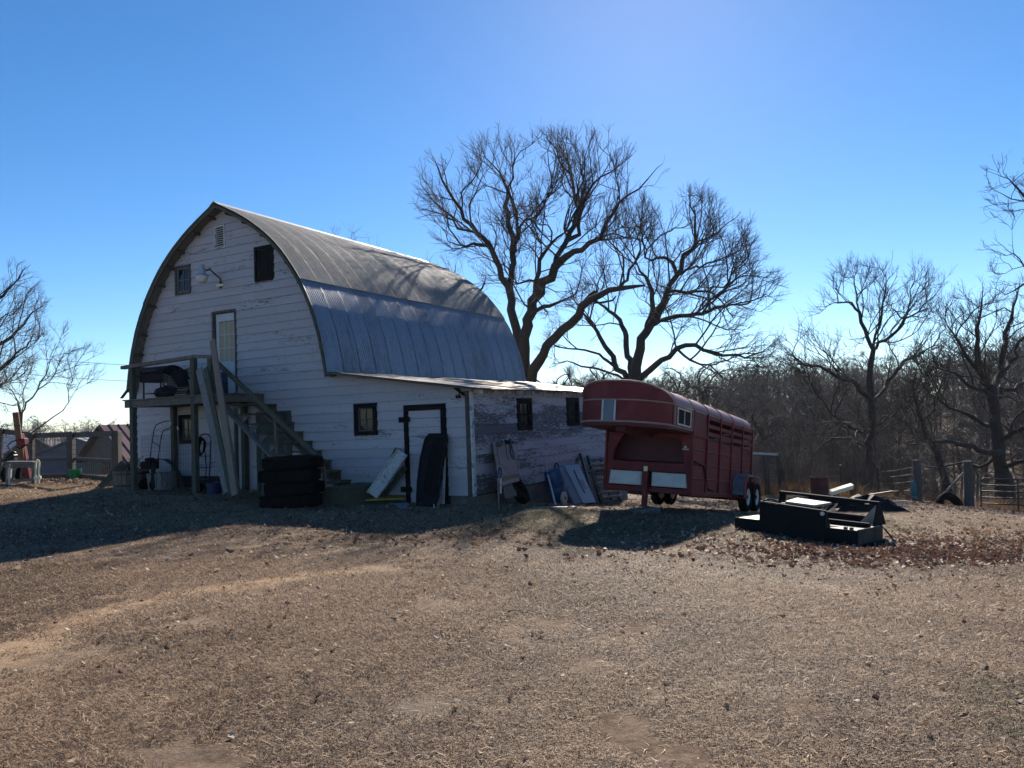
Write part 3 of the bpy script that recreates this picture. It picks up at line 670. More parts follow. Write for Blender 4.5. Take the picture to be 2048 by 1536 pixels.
pb('wood', 'end_rail', lambda mb: mb.beam((-1.34, 9.33, 3.26), (-.1, 9.36, 3.26), .05, .10))
pb('wood', 'sloping_brace', lambda mb: mb.beam((-1.36, 9.66, 2.52), (-1.36, 9.3, 2.80), .08, .03))
pb('greenwood', 'hand_rail', lambda mb: mb.beam((-1.2, 6.5, 3.36), (-1.2, 2.95, .78), .09, .09))
pb('wood', 'baluster', lambda mb: mb.beam((-1.17, 4.45, .35), (-1.19, 4.45, 1.86), .07, .04, (1, 0, 0)))
pb('wood', 'baluster', lambda mb: mb.beam((-1.17, 3.02, .1), (-1.19, 3.05, .84), .07, .07, (1, 0, 0)))
for t in (1.14, .08): pb('greyboard', 'stringer', lambda mb: mb.beam((-t, 6.2, 2.22), (-t, 2.95, -.30), .04, .24, (1, 0, 0)))
for k in range(10):
    b = 5.88 - .287 * k; zz = DZ - .035 - .231 * (k + .6) + .12
    zz = 2.43 - .231 * k
    if k == 0: continue
    pb('greenwood', 'tread', lambda mb: mb.bx(-1.22, -.02, b - .02, b + .29, zz - .04, zz))
    pb('greenwood', 'carriage_step', lambda mb: mb.prism([(-.03, b, zz - .042), (-.03, b + .30, zz - .042), (-.03, b + .30, zz - .28), (-.03, b, zz - .272)], (-.05, 0, 0)), bev=0)
    pb('greyboard', 'tread_cleat', lambda mb: mb.prism([(-1.135, b + .28, zz - .045), (-1.135, b + .28, zz - .25), (-1.135, b + .0, zz - .045)], (.03, 0, 0)), bev=0)
pb('greenwood', 'bottom_step', lambda mb: mb.bx(-1.35, -.05, 2.30, 3.02, .24, .29)); 
pb('greenwood', 'bottom_step_riser', lambda mb: mb.bx(-1.33, -1.29, 2.34, 3.0, -.15, .238)); pb('greenwood', 'bottom_step_riser', lambda mb: mb.bx(-1.28, -.06, 2.33, 2.37, -.12, .238))

# things on the deck ------------------------------------------------
def TB(name, label, cat, a, b, z, group=None): return T(name, label, cat, bw(a, b, z), group)
g = TB('barrel_grill', 'black barbecue grill standing at the left end of the deck', 'grill', -.95, 8.75, DZ)
pb('blackplastic', 'cook_box', lambda mb: mb.bx(-1.25, -.65, 8.15, 9.1, DZ + .42, DZ + .62), g, bev=.02)
pb('blackplastic', 'lid', lambda mb: mb.grid([[(-.95 - .3 * math.cos(i * math.pi / 8), 8.16 + j * .92, DZ + .625 + .2 * math.sin(i * math.pi / 8)) for j in (0, 1)] for i in range(9)]), g, smooth=True)
pb('blackplastic', 'lid_end', lambda mb: [mb.prism([(-.95 - .3 * math.cos(i * math.pi / 8), bb, DZ + .62 + .2 * math.sin(i * math.pi / 8)) for i in range(9)], (0, .01, 0)) for bb in (8.16, 9.07)], g)
for (a, b) in ((-1.2, 8.22), (-1.2, 9.0), (-.7, 8.22), (-.7, 9.0)): pb('darkmetal', 'leg', lambda mb: mb.beam((a, b, DZ), (a, b, DZ + .42), .035, .035, (1, 0, 0)), g)
pb('darkmetal', 'lower_shelf', lambda mb: mb.bx(-1.2, -.7, 8.2, 9.0, DZ + .12, DZ + .14), g)
pb('wire', 'handle', lambda mb: mb.tube([(-1.27, 8.4, DZ + .68), (-1.31, 8.42, DZ + .69), (-1.31, 8.88, DZ + .69), (-1.27, 8.9, DZ + .68)], .012, 6), g)
g = TB('folded_chair_bundle', 'dark canvas bundle with pale tubes heaped beside the grill', 'bundle', -1.0, 7.95, DZ)
def lump(mb, c, r, seed, n=12, m=8, amp=.22):
    rr = random.Random(seed); ph = [rr.uniform(0, 6) for _ in range(6)]
    rows = []
    for i in range(m + 1):
        th = math.pi * i / m; row = []
        for j in range(n + 1):
            al = 2 * math.pi * (j % n) / n; q = 1 + amp * (math.sin(3 * al + ph[0]) * math.sin(2 * th + ph[1]) + .6 * math.sin(5 * al + ph[2] + 3 * th))
            row.append((c[0] + r[0] * q * math.sin(th) * math.cos(al), c[1] + r[1] * q * math.sin(th) * math.sin(al), c[2] + r[2] * q * math.cos(th)))
        rows.append(row)
    mb.grid(rows)
pb('blackplastic', 'canvas', lambda mb: lump(mb, (-1.0, 7.9, DZ + .33), (.25, .3, .36), 4), g, smooth=True, bev=0)
for i in range(5): pb('wire', 'tube', lambda mb: mb.tube([(-1.28, 7.55 + i * .07, DZ + .2 + .07 * i), (-1.24, 8.15, DZ + .38 + .05 * i)], .013, 6), g, bev=0)
g = TB('dark_blue_tarp_heap', 'low dark heap of folded tarp under the grill side', 'tarp', -1.15, 8.2, DZ)
pb('blackplastic', 'tarp', lambda mb: lump(mb, (-1.15, 8.2, DZ + .12), (.18, .42, .16), 9), g, smooth=True, bev=0)
g = TB('blue_storage_tub', 'bright blue plastic tub on the deck beside the middle post', 'tub', -1.05, 7.1, DZ)
def tub(mb): mb.lathe([(.0, .0), (.20, .0), (.235, .36), (.25, .36), (.25, .38), (.22, .38), (.185, .03), (0, .03)], 18, (-1.05, 7.12, DZ + .01))
pb('blueplastic', 'tub_body', tub, g, bev=0, smooth=40)
pb('bluemetal', 'tub_lining', lambda mb: mb.lathe([(.215, .385), (.19, .42), (.0, .44)], 16, (-1.05, 7.12, DZ)), g, bev=0, smooth=True)
g = TB('flat_pack_stack', 'low stack of dark flattened boards left of the blue tub', 'boards', -1.1, 7.5, DZ)
for i in range(4): pb('darkmetal' if i % 2 else 'greyboard', 'flat_board', lambda mb: mb.box((-1.1 + .02 * i, 7.52, DZ + .04 + i * .06), (.35, .42 - .05 * i, .035), Rz(.1 * i)), g)
g = TB('blue_drum', 'dark blue plastic drum on the deck behind the leaning planks', 'drum', -.75, 6.6, DZ)
pb('bluemetal', 'drum_body', lambda mb: mb.lathe([(0, 0), (.21, 0), (.22, .03), (.22, .25), (.23, .27), (.22, .29), (.22, .5), (.2, .53), (0, .53)], 20, (-.85, 6.66, DZ + .01)), g, bev=0, smooth=40)

# long boards leaning on the deck -----------------------------------
gl = 'long boards leaning against the deck'
def lean(name, lab, u0, v0, t0, u1, v1, t1, wd, th, mt, twist=0.0):
    p, q = fw(u0, v0, t0), fw(u1, v1, t1); r = T(name, lab, 'plank', bw(*q), gl)
    mb = MB(BM); mb.beam(p, q, wd, th, (1, twist, 0)); o = mb.build('board', M[mt], None, bev=.004); bpy.data.objects.remove(r)
    tag(o, lab, 'plank', gl); o.name = 'leaning_plank'; return o
lean('leaning_plank', 'grey plank leaning on the deck, leftmost of the long boards', 398, 738, 1.42, 454, 985, 2.1, .19, .035, 'greyboard', .15)
lean('leaning_plank', 'grey-green plank second from left among the long leaning boards', 411, 736, 1.5, 462, 988, 2.2, .13, .035, 'greenwood', .1)
lean('leaning_plank', 'tallest tan board reaching past the deck rail to the upper door', 425, 680, 1.40, 470, 991, 2.38, .17, .045, 'tanwood', .1)
lean('leaning_plank', 'narrow tan board at the right edge of the long leaning boards', 436, 742, 1.45, 478, 990, 2.25, .09, .045, 'tanwood', .1)

# big tyres stacked at the stair foot --------------------------------
def tyre_mb(mb, c, R, ro, wd, ri=None, n=40, R3=None, lugs=True):
    ri = ri or ro * .56; h = wd / 2
    prof = [(ri, -h * .75), (ri * 1.12, -h * .95), (ro * .86, -h), (ro * .96, -h * .82), (ro, -h * .5), (ro, h * .5), (ro * .96, h * .82), (ro * .86, h), (ri * 1.12, h * .95), (ri, h * .75), (ri * 1.06, 0)]
    mb.lathe(prof, n, c, R3, closed=True)
    if lugs:
        for k in range(n):
            a = 2 * math.pi * (k + .5) / n
            for s_ in (-1, 1):
                q = Vector((math.cos(a + s_ * .05) * (ro + .002), math.sin(a + s_ * .05) * (ro + .002), s_ * h * .38)); Rr = Rz(a) @ Rx(s_ * .5)
                mb.box(Vector(c) + (R3 @ q if R3 is not None else q), (.022, .05, h * .7), (R3 @ Rr) if R3 is not None else Rr)
tz = H(*bw(-1.95, 3.3)[:2]) - .02
for i, lab in enumerate(('lowest big tyre in the dark stack by the stairs', 'second tyre from the ground in the dark stack by the stairs', 'third tyre from the ground in the dark stack by the stairs', 'topmost tyre of the dark stack by the stairs')):
    a, b = -1.9 + .03 * math.sin(i * 2), 3.27 + .04 * math.cos(i * 3)
    mb = MB(BM); tyre_mb(mb, (a, b, tz + .15 + i * .262), None, .62 - .015 * (i % 2), .26, .34)
    o = mb.build('stacked_tyre', M['rubber'], None, smooth=35); tag(o, lab, 'tyre', 'big tyres stacked beside the stairs')
mb = MB(BM); lump(mb, (-2.0, 3.05, tz + 1.12), (.05, .09, .02), 3); tag(mb.build('pale_rag', M['alulight'], None, smooth=True), 'small pale scrap lying on the topmost stacked tyre', 'scrap')

# under the deck -------------------------------------------------------
g = TB('hand_truck', 'blue upright hand truck standing behind the middle deck post', 'hand truck', -1.2, 6.5, .12)
hz = H(*bw(-1.15, 6.5)[:2])
pA, pB_ = fw(398, 868, 1.05), fw(422, 868, 1.05); zt = pA.z
def uframe(mb):
    y0, y1 = pA.y, pB_.y; z0 = hz + .05; pts = [(-1.15, y0, z0)] + [(-1.05 - .1 * 0, y0, zt - .12)] + [(-1.05, y0 + (y1 - y0) * (.5 - .5 * math.cos(k * math.pi / 6)), zt - .12 + .12 * math.sin(k * math.pi / 6)) for k in range(1, 6)] + [(-1.05, y1, zt - .12), (-1.15, y1, z0)]
    mb.tube(pts, .018, 8)
pb('bluemetal', 'frame', uframe, g, bev=0, smooth=True)
for zz in (.35, .62, .9, 1.2): pb('bluemetal', 'cross_bar', lambda mb: mb.tube([(-1.1, pA.y, hz + zz), (-1.1, pB_.y, hz + zz)], .012, 6), g, bev=0)
pb('bluemetal', 'toe_plate', lambda mb: mb.bx(-1.36, -1.13, pB_.y - .02, pA.y + .02, hz + .02, hz + .03), g)
for yy in (pA.y + .06, pB_.y - .06): pb('rubber', 'wheel', lambda mb: mb.lathe([(.03, -.03), (.11, -.035), (.125, 0), (.11, .035), (.03, .03)], 20, (-1.02, yy, hz + .13), Rx(math.pi / 2), closed=True), g, bev=0, smooth=40)
g = TB('hose_coil', 'black coiled hose hanging beside the blue hand truck', 'hose', -1.15, 6.75, 1.2)
def coil(mb):
    c = fw(405, 893, 1.12)
    for k in range(5):
        pts = [(c.x - .02 * k + .03 * math.sin(a), c.y + (.10 + .012 * k) * math.cos(a), c.z + (.17 + .015 * k) * math.sin(a)) for a in [2 * math.pi * i / 18 for i in range(18)]]; mb.tube(pts, .016, 6, closed=True)
    mb.tube([(c.x, c.y - .08, c.z - .1), (c.x, c.y - .12, c.z - .5), (c.x, c.y - .05, hz + .02)], .014, 6)
pb('blackplastic', 'loops', coil, g, bev=0, smooth=True)
g = TB('blue_cooler', 'blue lidded bucket low on the ground beside the hand truck', 'bucket', -1.35, 6.35, hz)
c = fw(428, 975, 1.25)
pb('bluemetal', 'bucket_body', lambda mb: mb.lathe([(0, 0), (.14, 0), (.17, .26), (.18, .265), (.18, .285), (.16, .30), (0, .31)], 18, (c.x, c.y, hz - .02)), g, bev=0, smooth=40)
# wire panel leaning on the wall
g = TB('mesh_screen', 'welded wire fence panel standing under the deck', 'wire panel', -.6, 9.2, .15)
def panel(mb):
    p0, p1 = fw(281, 872, .5), fw(452, 880, .5); y0, y1 = p0.y, p1.y; z1 = p0.z; z0 = .18
    n = int(abs(y0 - y1) / .06)
    for i in range(n + 1): y = y0 + (y1 - y0) * i / n; mb.beam((-.52, y, z0), (-.48, y, z1), .0045, .0045, (1, 0, 0))
    k = int((z1 - z0) / .1)
    for i in range(k + 1): zz = z0 + (z1 - z0) * i / k; mb.beam((-.5, y0, zz), (-.5, y1, zz), .0045, .0045, (1, 0, 0))
pb('darkmetal', 'mesh', panel, g, bev=0)['kind'] = 'stuff'
# tiller handles and hoop
g = TB('garden_tiller', 'garden tiller with two bent tube handles standing under the deck', 'tiller', -.9, 9.2, .15)
for du, dv in ((0, 0), (15, 11)):
    pts = [fw(u + du * 1.0, v + dv, 1.0 - du * .02) for u, v in ((300, 918), (304, 885), (308, 860), (312, 850), (330, 842), (340, 842))]
    pb('darkmetal', 'handle', lambda mb: mb.tube(pts, .013, 6), g, bev=0, smooth=True)
    e = pts[-1]; pb('alulight', 'grip', lambda mb: mb.tube([e, (e.x, e.y - .02, e.z - .09)], .018, 6), g, bev=0)
a_, b__ = fw(304, 883, 1.0), fw(321, 893, .85); pb('darkmetal', 'cross_bar', lambda mb: mb.tube([a_, b__], .010, 6), g, bev=0)
c = fw(300, 935, 1.0); pb('blackplastic', 'engine', lambda mb: (mb.box((c.x, c.y, c.z + .06), (.3, .36, .2)), mb.lathe([(0, .16), (.12, .16), (.13, .24), (0, .26)], 12, (c.x, c.y, c.z))), g, bev=.02)
for yy in (-.2, .2): pb('rubber', 'wheel', lambda mb: mb.lathe([(.03, -.04), (.15, -.045), (.17, 0), (.15, .045), (.03, .04)], 20, (c.x, c.y + yy, .28), Rx(math.pi / 2), closed=True), g, bev=0, smooth=40)
g = TB('steel_hoop', 'dark curved steel hoop arching from the ground near the wire panel', 'hoop', -1.0, 8.4, .15)
def hoop(mb):
    pts = [fw(u, v, 1.05) for u, v in ((311, 975), (311, 935), (314, 921), (323, 917), (337, 918), (350, 927), (360, 942), (366, 958), (368, 976))]
    rows = [[(p.x, p.y, p.z), (p.x - .13, p.y, p.z), ] for p in pts]; mb.grid(rows); mb.grid([[(p.x, p.y * .9985 + .0, p.z - .02), (p.x - .13, p.y, p.z - .02)] for p in pts])
pb('darkmetal', 'band', hoop, g, bev=0, smooth=True)
g = TB('stave_planter', 'old reddish wooden half barrel with junk on top at the barn corner', 'planter', -.9, 9.9, .12)
bc = fw(262, 958, .9); bz = .14
for i in range(22):
    a = 2 * math.pi * i / 22; r0, r1 = .40, .44
    pb('tanwood', 'stave', lambda mb: mb.prism([(bc.x + r * math.cos(x), bc.y + r * math.sin(x), bz) for r, x in ((r0, a - .13), (r0, a + .13), (r0 - .03, a + .13), (r0 - .03, a - .13))], (.04 * math.cos(a), .04 * math.sin(a), .5)), g, bev=0)
for zz, r in ((.1, .413), (.4, .437)): pb('darkmetal', 'hoop', lambda mb: mb.lathe([(r, zz), (r + .008, zz), (r + .01, zz + .05), (r + .002, zz + .05)], 24, (bc.x, bc.y, bz), closed=True), g, bev=0)
pb('darkmetal', 'soil', lambda mb: mb.lathe([(0, .44), (.41, .44), (.41, .43), (0, .43)], 20, (bc.x, bc.y, bz)), g, bev=0)
g = TB('scrap_heap', 'tangle of dark scrap branches and pipes heaped on the old half barrel', 'scrap', bc.x, bc.y, bz + .45)
def tangle(mb, c, r, n, sd, rad=.012):
    rr = random.Random(sd)
    for i in range(n):
        p = Vector((c[0] + rr.uniform(-r[0], r[0]), c[1] + rr.uniform(-r[1], r[1]), c[2] + rr.uniform(0, r[2] * .4))); d = Vector((rr.uniform(-1, 1) * r[0], rr.uniform(-1, 1) * r[1], rr.uniform(0, 1) * r[2]))
        mb.tube([p, p + d * .5 + Vector((0, 0, rr.uniform(-.04, .08))), p + d], [rad, rad * .8, rad * .5], 5)
pb('darkmetal', 'pipes', lambda mb: tangle(mb, (bc.x, bc.y, bz + .46), (.4, .45, .3), 26, 5, .016), g, bev=0)
g = TB('wooden_tub', 'second weathered wooden tub behind the garden tiller', 'tub', -.6, 9.0, .15)
c2 = fw(325, 955, .75)
for i in range(18):
    a = 2 * math.pi * i / 18
    pb('greyboard', 'stave', lambda mb: mb.prism([(c2.x + r * math.cos(x), c2.y + r * math.sin(x), .15) for r, x in ((.34, a - .16), (.34, a + .16), (.31, a + .16), (.31, a - .16))], (.04 * math.cos(a), .04 * math.sin(a), .42)), g, bev=0)
# board leaning from ground to fence post at left
p, q = dd(247, 925, 20.9), gd(200, 976, .0); mb = MB(); mb.beam(p, q, .16, .05, (0, 1, .3)); tag(mb.build('leaning_timber', M['greenwood'], None, bev=.004), 'dark timber leaning on the end fence post left of the barn', 'plank')

# things in front of the lean-to -----------------------------------------
def beamF(u0, v0, t0, u1, v1, t1, wd, th, up=(1, 0, 0)): 
    p, q = fw(u0, v0, t0), fw(u1, v1, t1); return p, q
def channel(name, lab, u0, v0, t0, u1, v1, t1, wd, mt):
    p, q = fw(u0, v0, t0), fw(u1, v1, t1); d = (p - q).normalized(); x = d.cross(Vector((1, 0, 0))).normalized()
    r = T(name, lab, 'board', bw(*q), 'old white boards leaning left of the lean-to door')
    mb = MB(BM); mb.beam(p, q, wd, .03, (1, 0, 0)); mb.build('face', M[mt], r, bev=.003)
    for s_ in (-.5, .5): mb = MB(BM); off = x * wd * s_ + Vector((-.03, 0, 0)); mb.beam(p + off, q + off, .025, .05, (1, 0, 0)); mb.build('edge_strip', M[mt], r, bev=.002)
channel('white_board', 'wide peeling white board leaning to the right, left of the lean-to door', 806, 905, .25, 745, 991, .75, .27, 'whiteboard')
channel('white_board', 'narrow grey-white board behind the wide peeling one, left of the lean-to door', 797, 897, .12, 762, 975, .35, .12, 'greyboard')
channel('dark_board', 'dark board leaning behind the white ones at the lean-to door', 812, 935, .10, 770, 990, .35, .09, 'greenwood')
g_ = gd(775, 1006); mb = MB(); mb.prism([tuple(gd(731, 1007, .05)), tuple(gd(812, 1005, .07)), tuple(gd(806, 999, .08)), tuple(gd(755, 1000, .06))], (0, 0, .03))
tag(mb.build('yellow_board', M['yellow'], None, bev=.004), 'yellow board lying flat on the ground by the lean-to door', 'board')
mb = MB(); A_, B_, C_, D_ = gd(786, 1010, .03), gd(814, 1009, .04), gd(826, 1019, .03), gd(802, 1022, .03)
rows = [[A_.lerp(B_, i / 24) * (1 - j / 3) + D_.lerp(C_, i / 24) * (j / 3) + Vector((0, 0, .01 * math.sin(i * 1.57))) for i in range(25)] for j in range(4)]; mb.grid(rows)
tag(mb.build('tin_offcut', M['steelblue'], None, smooth=True), 'small corrugated tin offcut under the yellow board', 'tin sheet')
# long black tub / liner leaning on the door
g = TB('black_liner', 'long black moulded plastic liner leaning on the lean-to door', 'liner', -.5, 1.2, -.1)
pts = [(858, 866), (895, 866), (897, 880), (888, 935), (877, 1014), (832, 1014), (834, 965), (840, 915), (850, 875)]
ts = [.1, .1, .12, .32, .66, .66, .5, .3, .13]
P_ = [fw(u, v, t) for (u, v), t in zip(pts, ts)]; cen = sum(P_, Vector()) / len(P_)
def liner(mb):
    n = len(P_); outer = [p for p in P_]; rim = [p.lerp(cen, .07) + Vector((-.05, 0, 0)) for p in P_]; inn = [p.lerp(cen, .16) + Vector((-.03, 0, 0)) for p in P_]; deep = [p.lerp(cen, .26) + Vector((.05, 0, 0)) for p in P_]
    vs = outer + rim + inn + deep; fs = []
    for L in range(3):
        for i in range(n): j = (i + 1) % n; fs.append((L * n + i, L * n + j, (L + 1) * n + j, (L + 1) * n + i))
    fs.append(tuple(3 * n + i for i in range(n))); fs.append(tuple(range(n))[::-1]); mb.add(vs, fs)
pb('blackplastic', 'shell', liner, g, bev=.006, smooth=40)
for i in range(3): pb('blackplastic', 'rib', lambda mb: mb.beam(P_[0].lerp(P_[1], .3 + .2 * i) * .85 + P_[5].lerp(P_[4], .3 + .2 * i) * .15 + Vector((-.05, 0, 0)), P_[0].lerp(P_[1], .3 + .2 * i) * .2 + P_[5].lerp(P_[4], .3 + .2 * i) * .8 + Vector((-.05, 0, 0)), .03, .03, (1, 0, 0)), g)
gg = 'short boards tucked behind the black liner'
for i, (u0, v0, u1, v1, mt, wd, lab) in enumerate(((889, 905, 887, 1008, 'trimw', .05, 'pale narrow batten standing behind the black liner'), (878, 985, 876, 1016, 'tanwood', .07, 'short tan board end showing at the foot of the black liner'), (869, 985, 868, 1017, 'alulight', .03, 'bright strip at the foot of the black liner'))):
    p, q = fw(u0, v0, .2 + .25 * (i > 0)), fw(u1, v1, .35 + .4 * (i > 0)); mb = MB(BM); mb.beam(p, q, wd, .02, (1, 0, 0)); tag(mb.build('short_board', M[mt], None), lab, 'board', gg)

# along the side wall -----------------------------------------------------
def sb(mat_, name, fn, parent, bev=.004, **kw): return pb(mat_, name, fn, parent, bev=bev, **kw)
g = TB('narrow_tan_door', 'narrow faded tan door panel leaning on the peeling side wall', 'door panel', 1.0, -.3, -.4)
p = [sw(u, v, t) for u, v, t in ((984, 884, .06), (1023, 884, .06), (1036, 962, .5), (999, 972, .5))]
sb('pinkboard', 'panel', lambda mb: mb.prism(p, (.01, -.04, 0)), g)
q = [a.lerp(b, .12) for a, b in zip(p, p[2:] + p[:2])]
sb('tanwood', 'lower_rail', lambda mb: mb.beam(p[3].lerp(p[0], .14) + Vector((0, -.05, 0)), p[2].lerp(p[1], .14) + Vector((0, -.05, 0)), .02, .09, (0, 0, 1)), g)
q2 = [sw(u, v, t) for u, v, t in ((1004, 962, .4), (1030, 955, .4), (1031, 992, .6), (1010, 997, .6))]
sb('tanwood', 'lower_panel', lambda mb: mb.prism(q2, (.01, -.03, 0)), g)
g = TB('cable_bundle', 'black cables and cord hanging over the narrow tan door', 'cable', 1.1, -.2, .9)
for k, path in enumerate((((1019, 884), (1021, 905), (1027, 925), (1029, 945), (1031, 968)), ((1011, 886), (1013, 910), (1021, 930), (1028, 948)), ((1021, 886), (1028, 915), (1029, 940), (1033, 970)), ((984, 886), (986, 910), (990, 935)), ((993, 890), (996, 912), (1000, 930)))):
    sb('blackplastic', 'cable', lambda mb: mb.tube([sw(u, v, .2 + .05 * i + .02 * k) for i, (u, v) in enumerate(path)], .012 if k in (0, 2) else .006, 5), g, bev=0, smooth=True)
c = sw(1016, 885, .14); sb('blackplastic', 'knot', lambda mb: tangle(mb, (c.x, c.y, c.z - .03), (.13, .06, .1), 18, 8, .012), g, bev=0)
c = sw(995, 888, .14); sb('wire', 'coil', lambda mb: [mb.tube([(c.x + .07 * math.cos(a) + .02 * k, c.y - .02 * k, c.z + .05 * math.sin(a)) for a in [i * .5 for i in range(13)]], .007, 5, closed=True) for k in range(4)], g, bev=0)
g = TB('post_hole_tool', 'long-handled tool with blue D-grips standing at the barn corner', 'tool', .35, -.9, -.4)
tb = gd(998, 1022); tbl = BM.inverted() @ tb
top = sw(1000, 945, .85)
sb('tanwood', 'shaft', lambda mb: mb.tube([tbl, Vector((tbl.x, tbl.y, top.z - .1)), top + Vector((-.03, 0, -.05))], .014, 6), g, bev=0)
sb('bluemetal', 'grip', lambda mb: mb.tube([top + Vector((.05 * math.cos(a), 0, .1 * math.sin(a))) for a in [i * math.pi / 5 for i in range(10)]], .016, 6, closed=True), g, bev=0, smooth=True)
sb('bluemetal', 'second_grip', lambda mb: mb.tube([top + Vector((-.1 + .03 * math.cos(a), .03, -.03 + .07 * math.sin(a))) for a in [i * math.pi / 5 for i in range(10)]], .013, 6, closed=True), g, bev=0, smooth=True)
sb('trimw', 'second_shaft', lambda mb: mb.tube([top + Vector((.03, 0, -.1)), top + Vector((.03, .02, -.42))], .02, 6), g, bev=0)
# leaning tyre
tc = sw(1035, 994, .42); Rt = Rx(math.radians(62)); Rt = Rz(.25) @ Rx(math.radians(58))
gz = H(*bw(tc.x, tc.y - .1)[:2]); tc.z = gz + .36
mb = MB(BM); tyre_mb(mb, tc, None, .37, .22, .21, 36, Rt, lugs=False)
for k in range(36):
    a = 2 * math.pi * k / 36; mb.box(tc + Rt @ Vector((.371 * math.cos(a), .371 * math.sin(a), 0)), (.012, .03, .17), Rt @ Rz(a) @ Rx(.3))
tag(mb.build('discarded_tyre', M['rubber'], None, smooth=35), 'bare black tyre leaning on the side wall footing', 'tyre')
def clampz(v_, mn=.0):  # keep feet on the ground
    w_ = BM @ v_; return Vector((v_.x, v_.y, H(w_.x, w_.y) + mn))
# white framed cart
g = TB('white_framed_cart', 'small cart with white tube frame, white wheel and blue drum against the side wall', 'cart', 3.0, -.5, -.6)
for (u0, v0, t0, u1, v1, t1) in ((1089, 922, .25, 1111, 1008, .95), (1119, 958, .45, 1133, 1009, 1.0)):
    a, b = sw(u0, v0, t0), clampz(sw(u1, v1, t1), .03); sb('alulight', 'frame_tube', lambda mb: mb.tube([a, b], .022, 8), g, bev=0, smooth=True)
    sb('alulight', 'foot', lambda mb: mb.tube([b + Vector((-.28, 0, 0)), b + Vector((.06, 0, 0))], .016, 6), g, bev=0)
c = clampz(sw(1128, 997, .95), .17); sb('alulight', 'wheel', lambda mb: mb.lathe([(.0, -.02), (.11, -.025), (.145, -.02), (.15, .02), (.0, .03)], 24, c, Rx(math.pi / 2)), g, bev=0, smooth=40)
sb('blackplastic', 'hub', lambda mb: mb.lathe([(0, -.04), (.03, -.04), (.03, .04), (0, .04)], 12, c, Rx(math.pi / 2)), g, bev=0)
c = sw(1111, 965, .55); Rd = Ry(-.18) @ Rx(-.12)
sb('blueplastic', 'drum', lambda mb: mb.lathe([(0, -.42), (.2, -.42), (.22, -.36), (.225, -.1), (.215, -.08), (.225, -.06), (.225, .28), (.2, .33), (0, .34)], 20, (c.x, c.y, c.z - .02), Rd), g, bev=0, smooth=40, )
c3 = sw(1113, 935, .5); sb('blackplastic', 'drum_handle', lambda mb: mb.tube([(c3.x + .11 * math.cos(a), c3.y, c3.z + .1 * math.sin(a)) for a in [i * math.pi / 6 for i in range(7)]], .018, 6), g, bev=0, smooth=True)
# grey plastic case
g = TB('grey_plastic_case', 'large grey moulded plastic case leaning on the side wall beside the white cart', 'case', 3.8, -.5, -.7)
p = [sw(u, v, t) for u, v, t in ((1122, 930, .12), (1152, 928, .12), (1186, 1005, .85), (1160, 1006, .85))]; p[2] = Vector((p[2].x, p[2].y, max(p[2].z, clampz(p[2]).z))); 
sb('greyplastic2', 'front_face', lambda mb: mb.prism(p, (-.02, -.10, .0)), g, bev=.012)
q = [p[0] + Vector((-.34, .05, -.02)), p[0] + Vector((-.005, .0, 0)), p[3] + Vector((-.005, .0, 0)), p[3] + Vector((-.34, .05, .0))]
sb('greyplastic', 'side_shell', lambda mb: mb.prism(q, (.0, -.06, 0)), g, bev=.015)
m_ = (p[0] + p[1]) / 2; n_ = (p[2] + p[3]) / 2
sb('greyplastic', 'recess', lambda mb: mb.beam(m_.lerp(n_, .15) + Vector((-.10, -.115, 0)), m_.lerp(n_, .75) + Vector((-.10, -.115, 0)), .05, .02, (1, 0, 0)), g)
sb('reddark', 'label_outline', lambda mb: mb.tube([m_.lerp(n_, s_) + Vector((dx, -.118, 0)) for s_, dx in ((.42, .04), (.42, .14), (.66, .14), (.66, .04))], .006, 4, closed=True), g, bev=0)
# dark boards
gd_ = 'dark timbers leaning beside the pallet'
for (u0, v0, u1, v1, t1, wd, lab) in ((1162, 910, 1190, 1006, .75, .22, 'broad dark timber leaning between the grey case and the pallet'), (1176, 913, 1202, 1004, .7, .14, 'narrower dark timber leaning nearest the pallet')):
    a, b = sw(u0, v0, .08), sw(u1, v1, t1); b = clampz(b) if clampz(b).z < b.z + .3 else b; mb = MB(BM); mb.beam(a, b, wd, .06, (0, 1, 0)); tag(mb.build('dark_timber', M['darkmetal'], None, bev=.006), lab, 'plank', gd_)
# pallets
def pallet(lab, c0, c1, c2, c3, n=9):
    g = T('wooden_pallet', lab, 'pallet', bw(*((c0 + c2) / 2)), 'pallets leaning on the side wall')
    nrm = (c1 - c0).cross(c3 - c0).normalized(); nrm = nrm if nrm.y < 0 else -nrm
    wd = (c3 - c0).length / n * .68
    for i in range(n):
        f = (i + .5) / n; a, b = c0.lerp(c3, f), c1.lerp(c2, f); mb = MB(BM); mb.beam(a + nrm * .05 + (b - a) * random.uniform(-.02, .02), b + nrm * .05, wd * random.uniform(.85, 1.1), .02, nrm.cross(b - a)); mb.build('slat', M['whiteboard'] if i % 3 else M['greyboard'], g)
    for f in (.04, .5, .96): mb = MB(BM); mb.beam(c0.lerp(c1, f), c3.lerp(c2, f), .04, .08, nrm); mb.build('bearer', M['greyboard'], g)
    return g
c0, c1, c2, c3 = sw(1172, 905, .1), sw(1232, 898, .1), sw(1243, 996, .85), sw(1198, 1003, .85)
pallet('pale pallet leaning on the side wall beside the dark timbers', sw(1174, 918, .1), sw(1225, 914, .1), sw(1240, 998, .8), sw(1203, 1002, .8), 9)
